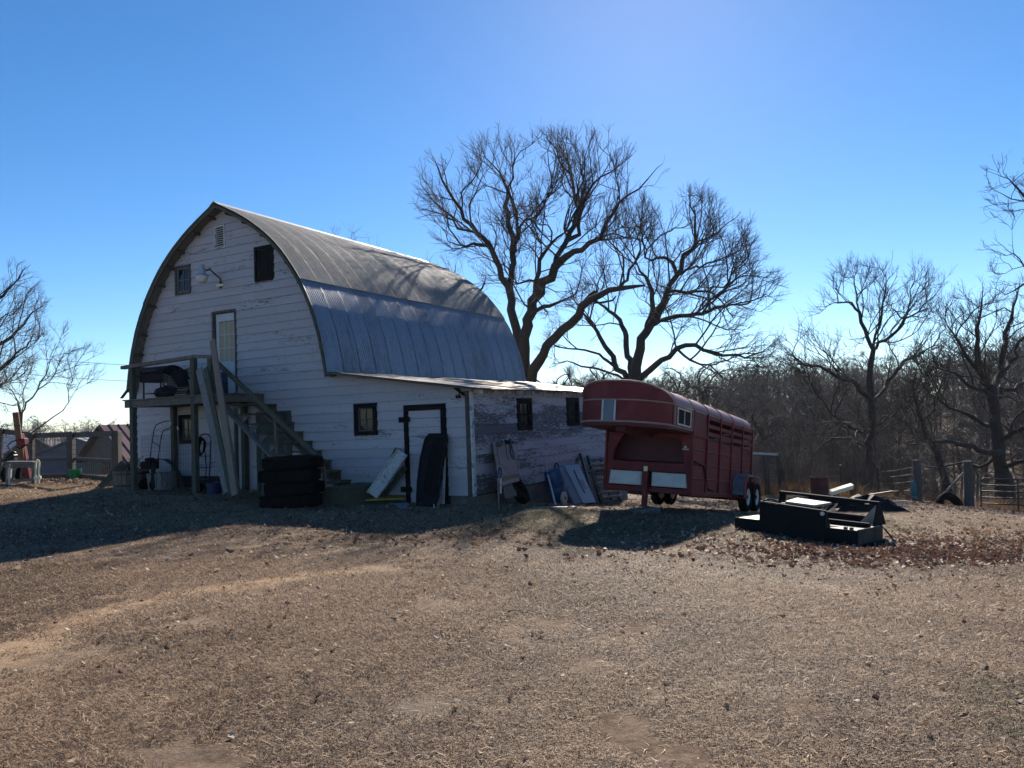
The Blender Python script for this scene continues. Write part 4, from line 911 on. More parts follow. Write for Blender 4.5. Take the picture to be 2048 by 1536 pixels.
# hose and pipe on the ground
mb = MB(); pts = [gd(u, v, .02) for u, v in ((1050, 1022), (1085, 1017), (1130, 1017), (1155, 1015), (1172, 1009), (1183, 1005), (1200, 1004), (1225, 1003))]; mb.tube(pts, .018, 6); tag(mb.build('garden_hose', M['hose'], None, smooth=True), 'pale hose lying on the grass along the side wall', 'hose')
mb = MB(); pts = [gd(u, v, .03) for u, v in ((1060, 1001), (1095, 999), (1125, 1000))]; pts = [Vector((p.x, p.y, H(p.x, p.y) + .1)) for p in pts]; mb.tube(pts, .018, 6); tag(mb.build('white_pipe', M['alulight'], None, smooth=True), 'thin white pipe on the ground behind the cart feet', 'pipe')
# ============================================================ LIVESTOCK TRAILER
TF = Vector((0.501945, 0.85749881, -0.11290262)); TL = Vector((-0.85845369, 0.50984856, 0.05578261)); TU = Vector((0.10539676, 0.06892187, 0.99203896)); TO = Vector((3.413, 15.234, 0.022))
TM = Matrix(((TF.x, TL.x, TU.x, TO.x), (TF.y, TL.y, TU.y, TO.y), (TF.z, TL.z, TU.z, TO.z), (0, 0, 0, 1)))
TW, TLn = 1.80, 4.80; SH = 1.62; TOPH = 1.97
tr = T('stock_trailer', 'red gooseneck livestock trailer with slatted sides parked beside the barn', 'trailer', TM @ Vector((2.4, .9, -.45)))
def tp(mat_, name, fn, parent=None, bev=.004, M_=None, **kw):
    mb = MB(M_ or TM); fn(mb); o = mb.build(name, M[mat_], parent or tr, bev=bev, **kw); return o
# roof: arched cross-section swept along, with the rounded nose at the front
def rsec(h0=SH, n=18):
    pts = []
    for i in range(n + 1):
        a = math.pi * i / n; x = math.cos(a); y = math.sin(a)
        ex = 2 / 3.0; px = math.copysign(abs(x) ** ex, x); py = abs(y) ** (2 / 2.3)
        pts.append((TW / 2 - px * (TW / 2 + .015), h0 + py * (TOPH - h0)))
    return pts
def noseS(w, bulge=.68, s0=-1.22):
    x = (w - TW / 2) / (TW / 2); x = max(-1, min(1, x)); return s0 - bulge * (1 - abs(x) ** 2.6) ** .62 
RS = rsec()
tp('redroof', 'roof_skin', lambda mb: mb.grid([[(noseS(w), w, h) for (w, h) in RS]] + [[(s, w, h) for (w, h) in RS] for s in (-1.2, -.6, 0, .8, 1.6, 2.4, 3.2, 4.0, TLn - .12)] + [[(TLn, TW / 2 + (w - TW / 2) * .985, h - .02) for (w, h) in RS]]), bev=0, smooth=50, recalc=False)
mid = (TW / 2, SH - .1)
tp('red', 'rear_header', lambda mb: mb.prism([(TLn - .01, w, h - .01) for (w, h) in RS] + [(TLn - .01, TW, SH - .12), (TLn - .01, 0, SH - .12)], (-.03, 0, 0)), bev=0)
# nose skin: curved front panel between the two belts and above up to the roof
HB, HU = 1.22, 1.62
WS = [TW / 2 - TW / 2 * math.cos(math.pi * i / 24) for i in range(25)]
def hroof(w):
    x = abs((w - TW / 2) / (TW / 2 + .015)); th = x ** 1.5; y = math.sqrt(max(0, 1 - th * th)); return SH + y ** (2 / 2.3) * (TOPH - SH)
tp('red', 'nose_panel', lambda mb: mb.grid([[(noseS(w), w, HB + (HU - HB) * f) for w in WS] for f in (0, .5, 1)]), bev=0, smooth=True, recalc=False)
tp('red', 'nose_top_panel', lambda mb: mb.grid([[(noseS(w), w, HU + (max(hroof(w), HU + .002) - HU) * f) for w in WS] for f in (0, .35, .7, 1)]), bev=0, smooth=True, recalc=False)
tp('reddark', 'nose_floor', lambda mb: mb.prism([(noseS(w), w, HB - .06) for w in WS] + [(0, TW, HB - .06), (0, 0, HB - .06)], (0, 0, .05)), bev=0)
tp('red', 'nose_skirt', lambda mb: mb.grid([[(noseS(w) + .01, w, HB - .075 * (1 - f)) for w in WS] for f in (0, 1)]), bev=0, smooth=True, recalc=False)
for s_ in (0.0, TW):
    tp('red', 'nose_side', lambda mb: mb.bx(-1.22, -.002, s_ - .012, s_ + .012, HB, HU + .03))
def belt(h, r=.016, nm='cream'): tp(nm, 'trim_strip', lambda mb: mb.tube([(.0, -.012, h)] + [(noseS(w) - .008, w, h) for w in [-.0 + x for x in WS]] + [(.0, TW + .012, h)], r, 6), bev=0, smooth=True)
belt(HB, .019); belt(HU, .014)
tp('cream', 'roof_edge_trim', lambda mb: mb.tube([(noseS(w) - .004, w, h + .004) for (w, h) in RS], .019, 6), bev=0, smooth=True)
for s in (-1.12, -.03, 1.0, 2.0, 3.0): 
    tp('cream' if s < 0 else 'redroof', 'roof_seam', lambda mb: mb.tube([(s, TW / 2 + (w - TW / 2) * 1.004, h + .005) for (w, h) in RS], .009, 5), bev=0, smooth=True)
# nose window, side windows
wx0, wx1 = .86, 1.11
fo = tp('alulight', 'window_frame', lambda mb: [mb.beam((noseS(w) - .012, w, HB + .01), (noseS(w) - .012, w, HU - .01), .03, .02, (1, 0, 0)) for w in (wx0, wx1)])
tp('glassf', 'window_pane', lambda mb: mb.grid([[(noseS(w) - .010, w, h) for w in (wx0, (wx0 + wx1) / 2, wx1)] for h in (HB + .02, HU - .01)]), fo, bev=0)
for s_, sg in ((0, -1), (TW, 1)):
    fo = tp('cream', 'window_frame', lambda mb: [mb.bx(a, b, s_ + sg * .012, s_ + sg * .03, c, d) for a, b, c, d in ((-1.16, -1.12, HB + .02, HU - .01), (-.06, -.02, HB + .02, HU - .01))])
    fo['label'] = 'pale frame round the dark side window of the nose'
    tp('alulight', 'inner_frame', lambda mb: [mb.bx(a, b, s_ + sg * .012, s_ + sg * .026, c, d) for a, b, c, d in ((-.98, -.94, HB + .04, HU - .03), (-.20, -.16, HB + .04, HU - .03), (-.94, -.20, HU - .06, HU - .03), (-.94, -.20, HB + .04, HB + .07), (-.58, -.56, HB + .07, HU - .06))], fo, bev=0)
    tp('glass', 'pane', lambda mb: mb.bx(-.94, -.20, s_ + sg * .013, s_ + sg * .017, HB + .07, HU - .06), fo, bev=0)
# front frame with the chamfered opening under the nose
def ffr(mb):
    mb.prism([(0, TW, -.0), (0, TW - .14, -.0), (0, TW - .14, .78), (0, 1.42, HB - .07), (0, TW, HB - .07)], (.05, 0, 0))
    mb.prism([(0, 0, 0), (0, .10, 0), (0, .12, .45), (0, .20, .98), (0, .28, 1.06), (0, .46, 1.08), (0, .5, HB - .07), (0, 0, HB - .07)], (.05, 0, 0))
    mb.prism([(0.002, 1.42, HB - .07), (0.002, 1.34, 1.08), (0.002, .46, 1.08), (0.002, .5, HB - .07)], (.045, 0, 0))
tp('red', 'front_frame', ffr, bev=.006)
tp('reddark', 'front_bulkhead', lambda mb: mb.bx(.40, .43, .03, TW - .03, .02, HB + .3))
tp('reddark', 'bulkhead_slope', lambda mb: mb.prism([(.40, .1, .58), (.40, TW - .1, .58), (.06, TW - .15, .50), (.06, .12, .50)], (0, 0, .02)))
tp('red', 'front_cross_member', lambda mb: mb.bx(-.01, .06, .12, TW - .14, .38, .56))
tp('red', 'front_sill', lambda mb: mb.bx(-.015, .06, .0, TW, -.04, .055), bev=.005)
for (a, b) in ((.06, .79), (1.00, 1.72)):
    o = tp('alu', 'front_plate', lambda mb: mb.prism([(-.03, a, .08), (-.03, b, .08), (-.03, b - (.03 if b > 1 else 0), .36), (-.03, a + (.03 if b < 1 else 0), .36)], (.03, 0, 0)), bev=.004)
    o['label'] = 'pale metal plate low on the trailer front, ' + ('left of the jack' if b > 1 else 'right of the jack')
    tp('alulight', 'plate_edge', lambda mb: mb.tube([(-.034, a + .01, .09), (-.034, b - .01, .09), (-.034, b - .04, .35), (-.034, a + .04, .35)], .010, 5, closed=True), o, bev=0)
# jack
jk = tp('red', 'jack_leg', lambda mb: mb.bx(-.13, -.03, .85, .95, -.33, .36), bev=.008)
tp('darkmetal', 'jack_foot', lambda mb: mb.bx(-.16, .0, .82, .98, -.35, -.325), jk)
tp('creamboard', 'marker_light', lambda mb: mb.bx(-.115, -.04, .87, .94, .365, .47), jk, bev=.01)
tp('reddark', 'coupler_beam', lambda mb: mb.bx(-1.5, .0, .80, 1.0, HB - .16, HB - .062))
# side walls: posts, sheet panels with pressed ribs, slatted upper part
nb = 5; bay = TLn / nb
for s_, sg in ((0.0, -1), (TW, 1)):
    for k in range(nb + 1):
        tp('red', 'side_post', lambda mb: mb.bx(k * bay - .035, k * bay + .035, s_ + sg * .0, s_ + sg * .045, .0, SH + .02), bev=.006)
    for k in range(nb):
        a, b = k * bay + .035, (k + 1) * bay - .035; top = SH if k == 0 else 1.13
        pts = [(0.0, 0), (.26, 0), (.28, .018), (.30, 0), (.55, 0), (.57, .018), (.59, 0), (.84, 0), (.86, .018), (.88, 0), (1.10, 0), (1.12, .02), (top, .0)]
        tp('red', 'side_panel', lambda mb: mb.grid([[(s, s_ + sg * (.008 + o_), h) for s in (a, b)] for h, o_ in pts]), bev=0, recalc=False)
        if k == 0: tp('red', 'door_rail', lambda mb: mb.bx(a, b, s_ + sg * .008, s_ + sg * .04, 1.12, 1.17))
        else:
            for h0, h1 in ((1.20, 1.28), (1.37, 1.445), (1.545, SH + .01)): tp('red', 'slat', lambda mb: mb.bx(a, b, s_ - .004 * sg, s_ + sg * .024, h0, h1), bev=.004)
    tp('red', 'top_rail', lambda mb: mb.bx(.0, TLn, s_ - .01, s_ + .01, SH - .02, SH + .06))
    tp('red', 'frame_rail', lambda mb: mb.bx(.0, TLn, s_ - .03 - .0, s_ + .03, -.07, .012), bev=.006)
    # fender and tandem wheels
    f0 = 3.05
    fpts = [(f0, .0), (f0 + .02, .30), (f0 + .14, .43), (f0 + .30, .49), (TLn - .28, .47), (TLn - .14, .40)]
    fo = tp('fender', 'fender', lambda mb: (mb.grid([[(s, s_ + sg * .03, h - .0), (s, s_ + sg * .29, h)] for s, h in fpts]), mb.grid([[(s, s_ + sg * .29, h), (s + .0, s_ + sg * .29, h - .05)] for s, h in fpts])), bev=0, smooth=40, recalc=False)
    tp('red', 'fender_skirt', lambda mb: (mb.prism([(f0 + .0, s_ + sg * .285, -.04), (f0 + .0, s_ + sg * .285, .30), (f0 + .14, s_ + sg * .285, .43), (f0 + .3, s_ + sg * .285, .475), (f0 + .24, s_ + sg * .285, .33), (f0 + .21, s_ + sg * .285, .1), (f0 + .22, s_ + sg * .285, -.04)], (0, sg * .012, 0))), fo, bev=0)
    tp('red', 'fender_wedge', lambda mb: (mb.prism([(3.95, s_ + sg * .285, .47), (4.27, s_ + sg * .285, .47), (4.11, s_ + sg * .285, .24)], (0, sg * .012, 0))), fo, bev=0)
    tp('red', 'fender_step', lambda mb: mb.bx(f0 - .02, f0 + .22, s_ + sg * .02, s_ + sg * .29, -.075, -.04), fo)
    for sw_ in (3.68, 4.55):
        Rw = Rx(math.pi / 2)
        c = (sw_, s_ + sg * .17, -.035)
        rad = .355; h = .1; ri = .20
        wo = tp('rubber', 'wheel', lambda mb: mb.lathe([(ri, -h * .7), (.27, -h), (.33, -h * .9), (rad, -h * .55), (rad, h * .55), (.33, h * .9), (.27, h), (ri, h * .7), (ri + .01, 0)], 36, c, Rw, closed=True), bev=0, smooth=35)
        tp('rimwhite', 'rim', lambda mb: mb.lathe([(.205, -.085 * sg * -1 * -1), (.195, -.07), (.17, -.02), (.12, -.03), (.06, -.045), (.0, -.05), (0, .0), (.17, .03), (.195, .08), (.205, .085)], 28, c, Rx(math.pi / 2 * (1 if sg < 0 else -1)) @ Rz(0) if False else (Rx(math.pi / 2) if sg > 0 else Rx(-math.pi / 2))), wo, bev=0, smooth=30)
        tp('darkmetal', 'hub', lambda mb: mb.lathe([(0, -.03), (.045, -.03), (.05, .0), (.05, .075), (.03, .09), (0, .09)], 16, (c[0], c[1] + sg * -.02 + sg * .0, c[2]), Rx(-math.pi / 2) if sg > 0 else Rx(math.pi / 2)), wo, bev=0, smooth=40)
# rear end with flared gate sides, floor and axles
tp('reddark', 'floor', lambda mb: mb.bx(.02, TLn, .03, TW - .03, -.05, .0))
tp('darkmetal', 'axle', lambda mb: (mb.bx(3.64, 3.72, .1, TW - .1, -.09, -.01), mb.bx(4.51, 4.59, .1, TW - .1, -.09, -.01)))
for s_ in (0.0, TW): tp('reddark', 'rear_flare', lambda mb: mb.prism([(TLn + .04, s_, 1.25), (TLn + .04, s_, -.02), (TLn + .62, s_, -.10)], (0, .03, 0)))
tp('red', 'rear_bumper', lambda mb: mb.bx(TLn + .04, TLn + .66, -.02, TW + .02, -.16, -.09), bev=.006)
tp('reddark', 'rear_gate', lambda mb: [mb.bx(TLn + .01, TLn + .03, .04, TW - .04, h, h + .09) for h in (.0, .1, .2, .3, .4, .5, .6, .7, .8, .9, 1.0, 1.2, 1.38)], bev=0)
tp('red', 'inner_gate', lambda mb: [mb.bx(2.4, 2.43, .05, TW - .05, h, h + .06) for h in (.2, .5, .8, 1.1, 1.3)], bev=0)
tp('blackplastic', 'side_cable', lambda mb: mb.tube([(.1, -.02, .62), (.3, -.03, .60), (.72, -.03, .56), (.9, -.03, .4), (.95, -.04, .22), (1.0, -.04, .1), (1.5, -.03, .06)], .018, 6), bev=0, smooth=True)
tp('darkmetal', 'latch', lambda mb: mb.bx(4.4, 4.5, -.06, -.04, .98, 1.06))
# maker's mark on the front cheek: too small to read in the photograph, a pale emblem over a pale strip
tp('alulight', 'emblem', lambda mb: mb.prism([(-.006, .125 + .03 * math.cos(a), .895 + .022 * math.sin(a)) for a in [i * math.pi / 6 for i in range(12)]], (.004, 0, 0)), bev=0)
tp('alulight', 'emblem_strip', lambda mb: [mb.bx(-.006, -.002, .055 + k * .0235, .073 + k * .0235, .838, .862) for k in range(6)], bev=0)
jf = TM @ Vector((-.08, .9, -.35)); gz = H(jf.x, jf.y)
mb = MB(); mb.box((jf.x, jf.y, (jf.z + gz) / 2 - .02), (.55, .32, max(.06, jf.z - gz)), Rz(.4)); tag(mb.build('jack_block', M['greyboard'], None, bev=.01), 'flat timber block under the trailer jack foot', 'block')

# ============================================================ BRUSH CUTTER
q0 = Vector((3.75, 13.1, -.47)); e1 = Vector((1.35, -1.40, -.07)).normalized(); e2 = Vector((.69, .72, -.05)); e2 = (e2 - e1 * e2.dot(e1)).normalized(); e3 = e1.cross(e2)
CM = Matrix(((e1.x, e2.x, e3.x, q0.x), (e1.y, e2.y, e3.y, q0.y), (e1.z, e2.z, e3.z, q0.z), (0, 0, 0, 1)))
bc_ = T('brush_cutter', 'black steel brush cutter deck with tall front plate lying on the grass', 'mower', CM @ Vector((1, .8, 0)))
def cp(mat_, name, fn, parent=None, bev=.005, **kw): mb = MB(CM); fn(mb); return mb.build(name, M[mat_], parent or bc_, bev=bev, **kw)
Wc, Dc = 1.95, 1.62
cp('cutterdeck', 'deck', lambda mb: mb.prism([(-.08, .02, .24), (Wc - .03, .02, .24), (Wc - .02, .9, .24), (Wc - .25, Dc - .05, .24), (.25, Dc - .05, .24), (-.08, .9, .24)], (0, 0, .012)), bev=0)
cp('cutter', 'front_skirt', lambda mb: mb.bx(-.1, Wc, -.012, .012, .0, .262))
cp('dustysteel', 'side_skirt', lambda mb: mb.bx(Wc - .012, Wc + .01, .013, .95, .02, .275))
cp('cutter', 'side_skirt', lambda mb: mb.bx(-.11, -.088, .013, .95, .02, .26))
cp('cutter', 'rear_skirt', lambda mb: (mb.beam((Wc, .95, .14), (Wc - .27, Dc, .14), .02, .26), mb.beam((Wc - .27, Dc, .14), (.27, Dc, .14), .02, .26), mb.beam((.27, Dc, .14), (-.1, .95, .14), .02, .26)))
cp('cutter', 'skid', lambda mb: mb.beam((Wc + .02, .0, .03), (Wc + .02, 1.0, .03), .03, .05))
cp('cutter', 'attach_plate', lambda mb: (mb.prism([(.36, -.03, .0), (1.47, -.03, .0), (1.47, -.03, .50), (.36, -.03, .56)], (0, .02, 0)), mb.prism([(.36, -.03, .565), (1.47, -.03, .505), (1.47, .05, .505), (.36, .05, .565)], (0, 0, .014))))
cp('cutter', 'plate_gusset', lambda mb: (mb.prism([(1.455, -.01, .02), (1.455, .16, .25), (1.455, .05, .5), (1.455, -.01, .5)], (.015, 0, 0)), mb.prism([(.36, -.01, .02), (.36, .16, .25), (.36, .05, .54), (.36, -.01, .54)], (.015, 0, 0))))
cp('alulight', 'pin', lambda mb: mb.lathe([(0, 0), (.03, 0), (.03, .03), (0, .03)], 12, (1.43, -.06, .47), Rx(-math.pi / 2)), bev=0)
yb = 1.12; zb = .61
cp('cutter', 'top_bar', lambda mb: mb.beam((.14, yb, zb + .05), (Wc - .1, yb, zb + .0), .10, .045), bev=.006)
for x, z in ((.16, zb + .04), (Wc - .13, zb)):
    cp('cutter', 'end_bracket', lambda mb: mb.prism([(x, yb - .05, z), (x, yb + .06, z), (x, yb + .32, .25), (x, yb - .22, .25)], (.015, 0, 0)))
    cp('cutter', 'bracket_web', lambda mb: mb.prism([(x, yb, z), (x + (.10 if x < 1 else -.10), yb, z), (x + (.03 if x < 1 else -.03), yb, .25), (x, yb, .25)], (0, .012, 0)))
cp('cutterdeck', 'brace_plate', lambda mb: mb.prism([(Wc - .15, yb - .02, zb - .03), (Wc - .15, yb - .02, .26), (Wc - .42, yb - .02, .26)], (0, .012, 0)))
def arch(mb):
    x0, x1 = .78, 1.62; out = [(x0 - .1, zb + .03), (x1 - .0, zb + .0), (x1 - .0, zb - .07)]; inn = []
    for i in range(9): a = math.pi / 2 * i / 8; inn.append((1.06 - .2 * math.sin(a), .30 + (zb - .36) * math.cos(a)))
    poly = [(x, yb - .03, z) for x, z in out] + [(x, yb - .03, z) for x, z in inn] + [(.70, yb - .03, .25)]
    mb.prism(poly, (0, .014, 0))
cp('cutter', 'arched_plate', arch, bev=0)
cp('cutter', 'cross_tube', lambda mb: mb.beam((.3, .62, .30), (Wc - .06, .62, .285), .08, .08), bev=.006)
cp('cutter', 'cross_tube', lambda mb: mb.beam((.3, 1.25, .33), (Wc - .3, 1.25, .31), .06, .12), bev=.006)
cp('cutterdeck', 'cover_box', lambda mb: (mb.prism([(.62, .35, .54), (1.12, .35, .52), (1.22, .78, .55), (.62, .78, .58)], (0, 0, .035)), ), bev=.006)['label'] = 'pale lid over the cutter drive motor'
cp('blackplastic', 'drive_motor', lambda mb: (mb.bx(.70, 1.05, .42, .75, .25, .53), mb.lathe([(.0, 0), (.1, 0), (.1, .2), (0, .2)], 14, (.55, .55, .33))), bev=.01)
cp('blackplastic', 'hydraulic_hose', lambda mb: mb.tube([(.5, .5, .5), (.42, .35, .58), (.4, .15, .6), (.42, .0, .57)], .015, 6), bev=0, smooth=True)
cp('darkmetal', 'deck_bolt', lambda mb: [mb.box((1.72 + .09 * i, .12, .27), (.05, .05, .04)) for i in range(2)])
for s_ in range(3): cp('alulight' if s_ == 1 else 'cutter', 'rear_chain_guard', lambda mb: mb.beam((Wc + .0 - .05 * s_, 1.05 + .1 * s_, .22), (Wc + .12 - .05 * s_, 1.2 + .1 * s_, .0), .04, .012))

# ============================================================ RIGHT-HAND YARD
mb = MB(); c = dd(1640, 995, 26); bz_ = H(c[0], c[1]) - .03
prof = [(.0, .0), (.285, 0), (.29, .02), (.285, .04), (.285, .28), (.297, .295), (.285, .31), (.285, .57), (.297, .585), (.285, .60), (.285, .86), (.295, .87), (.295, .89), (.275, .89), (.27, .85), (.27, .3), (0, .3)]
mb.lathe(prof, 28, (c[0], c[1], bz_)); tag(mb.build('burn_barrel', M['rustbarrel'], None, smooth=35), 'rusty dark red steel barrel standing beyond the brush cutter', 'barrel')
# heap of scrap with the cream board on it
hp = dd(1712, 1000, 21.0); hz_ = H(hp[0], hp[1]); hb = Vector((hp[0], hp[1], hz_))
sc_ = T('scrap_metal_heap', 'dark heap of folded metal frames and tarp beyond the brush cutter', 'scrap', hb)
mb = MB(); 
rows = []
for i in range(9):
    t_ = i / 8; row = []
    for j in range(9):
        s_ = j / 8; env = math.sin(math.pi * min(1, s_ * 1.0)) ** .6 * math.sin(math.pi * t_) ** .5
        row.append((hb.x - 1.0 + 2.3 * t_, hb.y - .6 + 1.2 * s_, hb.z - .05 + env * (.42 + .12 * math.sin(i * 2.1 + j) + .05 * random.random())))
    rows.append(row)
mb.grid(rows); mb.build('tarp', M['blackplastic'], sc_, smooth=False)
for i in range(16):
    rr = random.Random(i); x = hb.x - .8 + 1.9 * rr.random(); y = hb.y - .5 + .8 * rr.random(); a = rr.uniform(-.5, .5); L = rr.uniform(.5, 1.3)
    p = Vector((x, y, hb.z + .2 + .3 * rr.random())); q = p + Vector((L * math.cos(a), L * math.sin(a) * .5, rr.uniform(-.3, .15)))
    mb = MB(); (mb.tube([p, q], .022, 6) if i % 2 else mb.beam(p, q, .05, .02)); mb.build('frame_bar', M['alu'] if i in (3, 9) else M['darkmetal'], sc_)
p, q = dd(1663, 992, 20.6), dd(1707, 978, 20.9); mb = MB(); mb.beam(p, q, .34, .15, (0, 1, 0.0))
mb = MB(); p = Vector(p); q = Vector(q); mb.prism([p, q, q + Vector((.05, .3, .03)), p + Vector((.05, .3, .03))], (0.02, 0, .11)); tag(mb.build('cream_board', M['creamboard'], None, bev=.01), 'bright cream board lying tilted on the dark scrap heap', 'board')
# fences
def postR(u, v0, v1, d, wd, lab, mt='postwood', rnd=True, group='wooden fence posts at the right edge of the yard'):
    b_ = dd(u, v1, d); t_ = dd(u - (v1 - v0) * .038, v0, d); z0 = H(b_[0], b_[1]) - .2; mb = MB()
    mb.tube([(b_[0], b_[1], z0), (t_[0], t_[1], t_[2])], [wd * .55, wd * .5], 10) if rnd else mb.beam((b_[0], b_[1], z0), t_, wd, wd)
    return tag(mb.build('fence_post', M[mt], None), lab, 'post', group), Vector((t_[0], t_[1], t_[2])), Vector((b_[0], b_[1], z0 + .2))
_, pt1, pb1 = postR(1836, 920, 1002, 28, .26, 'fence post with teal tarp tied beside it, left of the gate')
_, pt2, pb2 = postR(1939, 922, 1020, 27, .30, 'thick fence post nearest the metal gate, with the diagonal brace')
_, pt3, pb3 = postR(1683, 930, 985, 31, .08, 'thin metal fence post right of the barrel', 'darkmetal', group='thin metal fence posts behind the yard')
_, pt4, pb4 = postR(1559, 905, 985, 31, .13, 'fence post just right of the slatted crib behind the trailer')
_, pt5, pb5 = postR(1607, 925, 990, 33, .07, 'thin metal fence post left of the barrel', 'darkmetal', group='thin metal fence posts behind the yard')
_, pt6, pb6 = postR(1757, 935, 992, 30, .07, 'thin metal fence post between the barrel and the teal tarp', 'darkmetal', group='thin metal fence posts behind the yard')
chain = [(pt4, pb4), (pt5, pb5), (pt3, pb3), (pt6, pb6), (pt1, pb1), (pt2, pb2)]
wf = T('wire_fence', 'sagging wire fence strung between the posts on the right', 'fence', pb3)
def wires(mb, ch, fr, r=.008):
    for (a, b), (c_, d_) in zip(ch, ch[1:]):
        for f in fr:
            p, q = b.lerp(a, f), d_.lerp(c_, f); mb.tube([p, (p + q) / 2 - Vector((0, 0, .03)), q], r, 4)
for f in (.15, .32, .5, .68, .85): mb = MB(); wires(mb, chain, (f,)); mb.build('wire', M['wire'], wf)
mb = MB()
for (a, b), (c_, d_) in zip(chain, chain[1:]):
    n = int((c_ - a).length / .3)
    for i in range(n): p, q = b.lerp(d_, i / n), a.lerp(c_, i / n); mb.beam(p.lerp(q, .1), p.lerp(q, .87), .004, .004, (1, 0, 0))
mb.build('mesh', M['wire'], wf)['kind'] = 'stuff'
p, q = dd(1927, 946, 26.8), dd(1868, 1004, 26.0); q[2] = H(q[0], q[1]); mb = MB(); mb.tube([p, q], .038, 8); tag(mb.build('brace_pole', M['tanwood'], None), 'pale diagonal pole bracing the thick post by the gate', 'pole')
c = dd(1899, 1006, 25.5); c = Vector((c[0], c[1], H(c[0], c[1]) + .16)); mb = MB(); c.z -= .14; tyre_mb(mb, c, None, .43, .28, .25, 40, Rz(.2) @ Rx(math.radians(62)), lugs=False); tag(mb.build('tractor_tyre', M['rubber'], None, smooth=35), 'large tractor tyre lying half buried by the brace pole', 'tyre')
c = dd(1827, 975, 27.4); g_ = T('teal_tarp_roll', 'teal tarp roll standing against the fence post', 'tarp', Vector((c[0], c[1], H(c[0], c[1]))))
mb = MB(); mb.tube([(c[0] + .015 * math.sin(i * 1.7), c[1], H(c[0], c[1]) - .02 + i * .16) for i in range(6)], [.09, .10, .085, .095, .07, .02], 9); mb.build('cloth', M['tealtarp'], g_, smooth=True)
# gate
gt = T('farm_gate', 'dark tubular steel farm gate at the right edge of the yard', 'gate', pb2)
gp = lambda u, v: dd(u, v, 27 - (u - 1962) * .008)
def gz_(u, v, d0): return Vector(dd(u, v, d0))
g0t, g0b = gz_(1961, 957, 27), gz_(1963, 1022, 27); g1t, g1b = gz_(2230, 966, 26.2), gz_(2232, 1033, 26.2)
for i in range(6):
    f = i / 5.0; a, b = g0t.lerp(g0b, f * .96), g1t.lerp(g1b, f * .96); mb = MB()
    if i == 0: mb.tube([a + Vector((0, 0, -.12)), a + Vector((.03, 0, -.04)), a + Vector((.1, 0, .0)), b], .026, 8)
    else: mb.tube([a, b], .022, 8)
    mb.build('rail', M['darkmetal'], gt, smooth=True)
for f in (.0, .28, .62, 1.0): mb = MB(); mb.tube([g0t.lerp(g1t, f) - Vector((0, 0, .08 if f in (0,) else 0)), g0b.lerp(g1b, f)], .022, 8); mb.build('stile', M['darkmetal'], gt, smooth=True)
# slatted cattle crib behind the trailer
cb = T('slatted_crib', 'slatted wooden pen panel with pale top rail behind the trailer', 'pen', Vector(dd(1530, 985, 30)))
ca, cbv = Vector(dd(1500, 906, 30)), Vector(dd(1556, 909, 30))
mb = MB(); mb.beam(ca, cbv, .09, .09); mb.build('top_rail', M['whiteboard'], cb)
for i in range(13): dz = Vector((0, 0, -.15 - i * .1)); mb = MB(); mb.beam(ca + dz, cbv + dz, .03, .045, (0, 1, 0)); mb.build('slat', M['postwood'], cb)
for f in (0.02, .5, .62, .98): p = ca.lerp(cbv, f); mb = MB(); mb.beam(p + Vector((0, .05, 0)), p + Vector((0, .05, -1.7)), .08, .08, (1, 0, 0)); mb.build('upright', M['postwood'], cb)
# pond glimpsed through the gate
pz_ = H(24, 36)
mb = MB(); cxx, cyy = 24.8, 41.5; zz_ = max(H(cxx + dx, cyy + dy) for dx in (-3, 0, 3) for dy in (-2, 0, 2)) + .05
mb.grid([[(cxx + r * (1.7 + .3 * math.sin(3 * a)) * math.cos(a), cyy + r * (1.5 + .2 * math.cos(2 * a)) * math.sin(a), zz_) for a in [i * math.pi / 14 for i in range(29)]] for r in (.001, .5, 1)])
wm, t_, b_ = nmat('pond_water'); b_.inputs['Base Color'].default_value = (.10, .12, .15, 1); b_.inputs['Roughness'].default_value = .12; bump(t_, b_, noise(t_, coords(t_), 6, 3), .3, .02)
po = mb.build('pond', wm, None); tag(po, kind='structure')
# debris along the edge
for i, (u, v, L, a, lab) in enumerate(((1770, 995, 2.2, .1, 'long thin branch lying along the yard edge right of the scrap heap'), (1815, 1001, 1.0, .4, 'short pale stick near the teal tarp'), (1600, 1000, .8, -.2, 'pale stick on the ground left of the barrel'))):
    p = gd(u, v, .06); mb = MB(); mb.tube([p, p + Vector((L * .5 * math.cos(a), L * .5 * math.sin(a), .03)), Vector((p.x + L * math.cos(a), p.y + L * math.sin(a), H(p.x + L * math.cos(a), p.y + L * math.sin(a)) + .04))], [.03, .025, .012], 6); tag(mb.build('fallen_branch', M['litebark'], None), lab, 'branch')

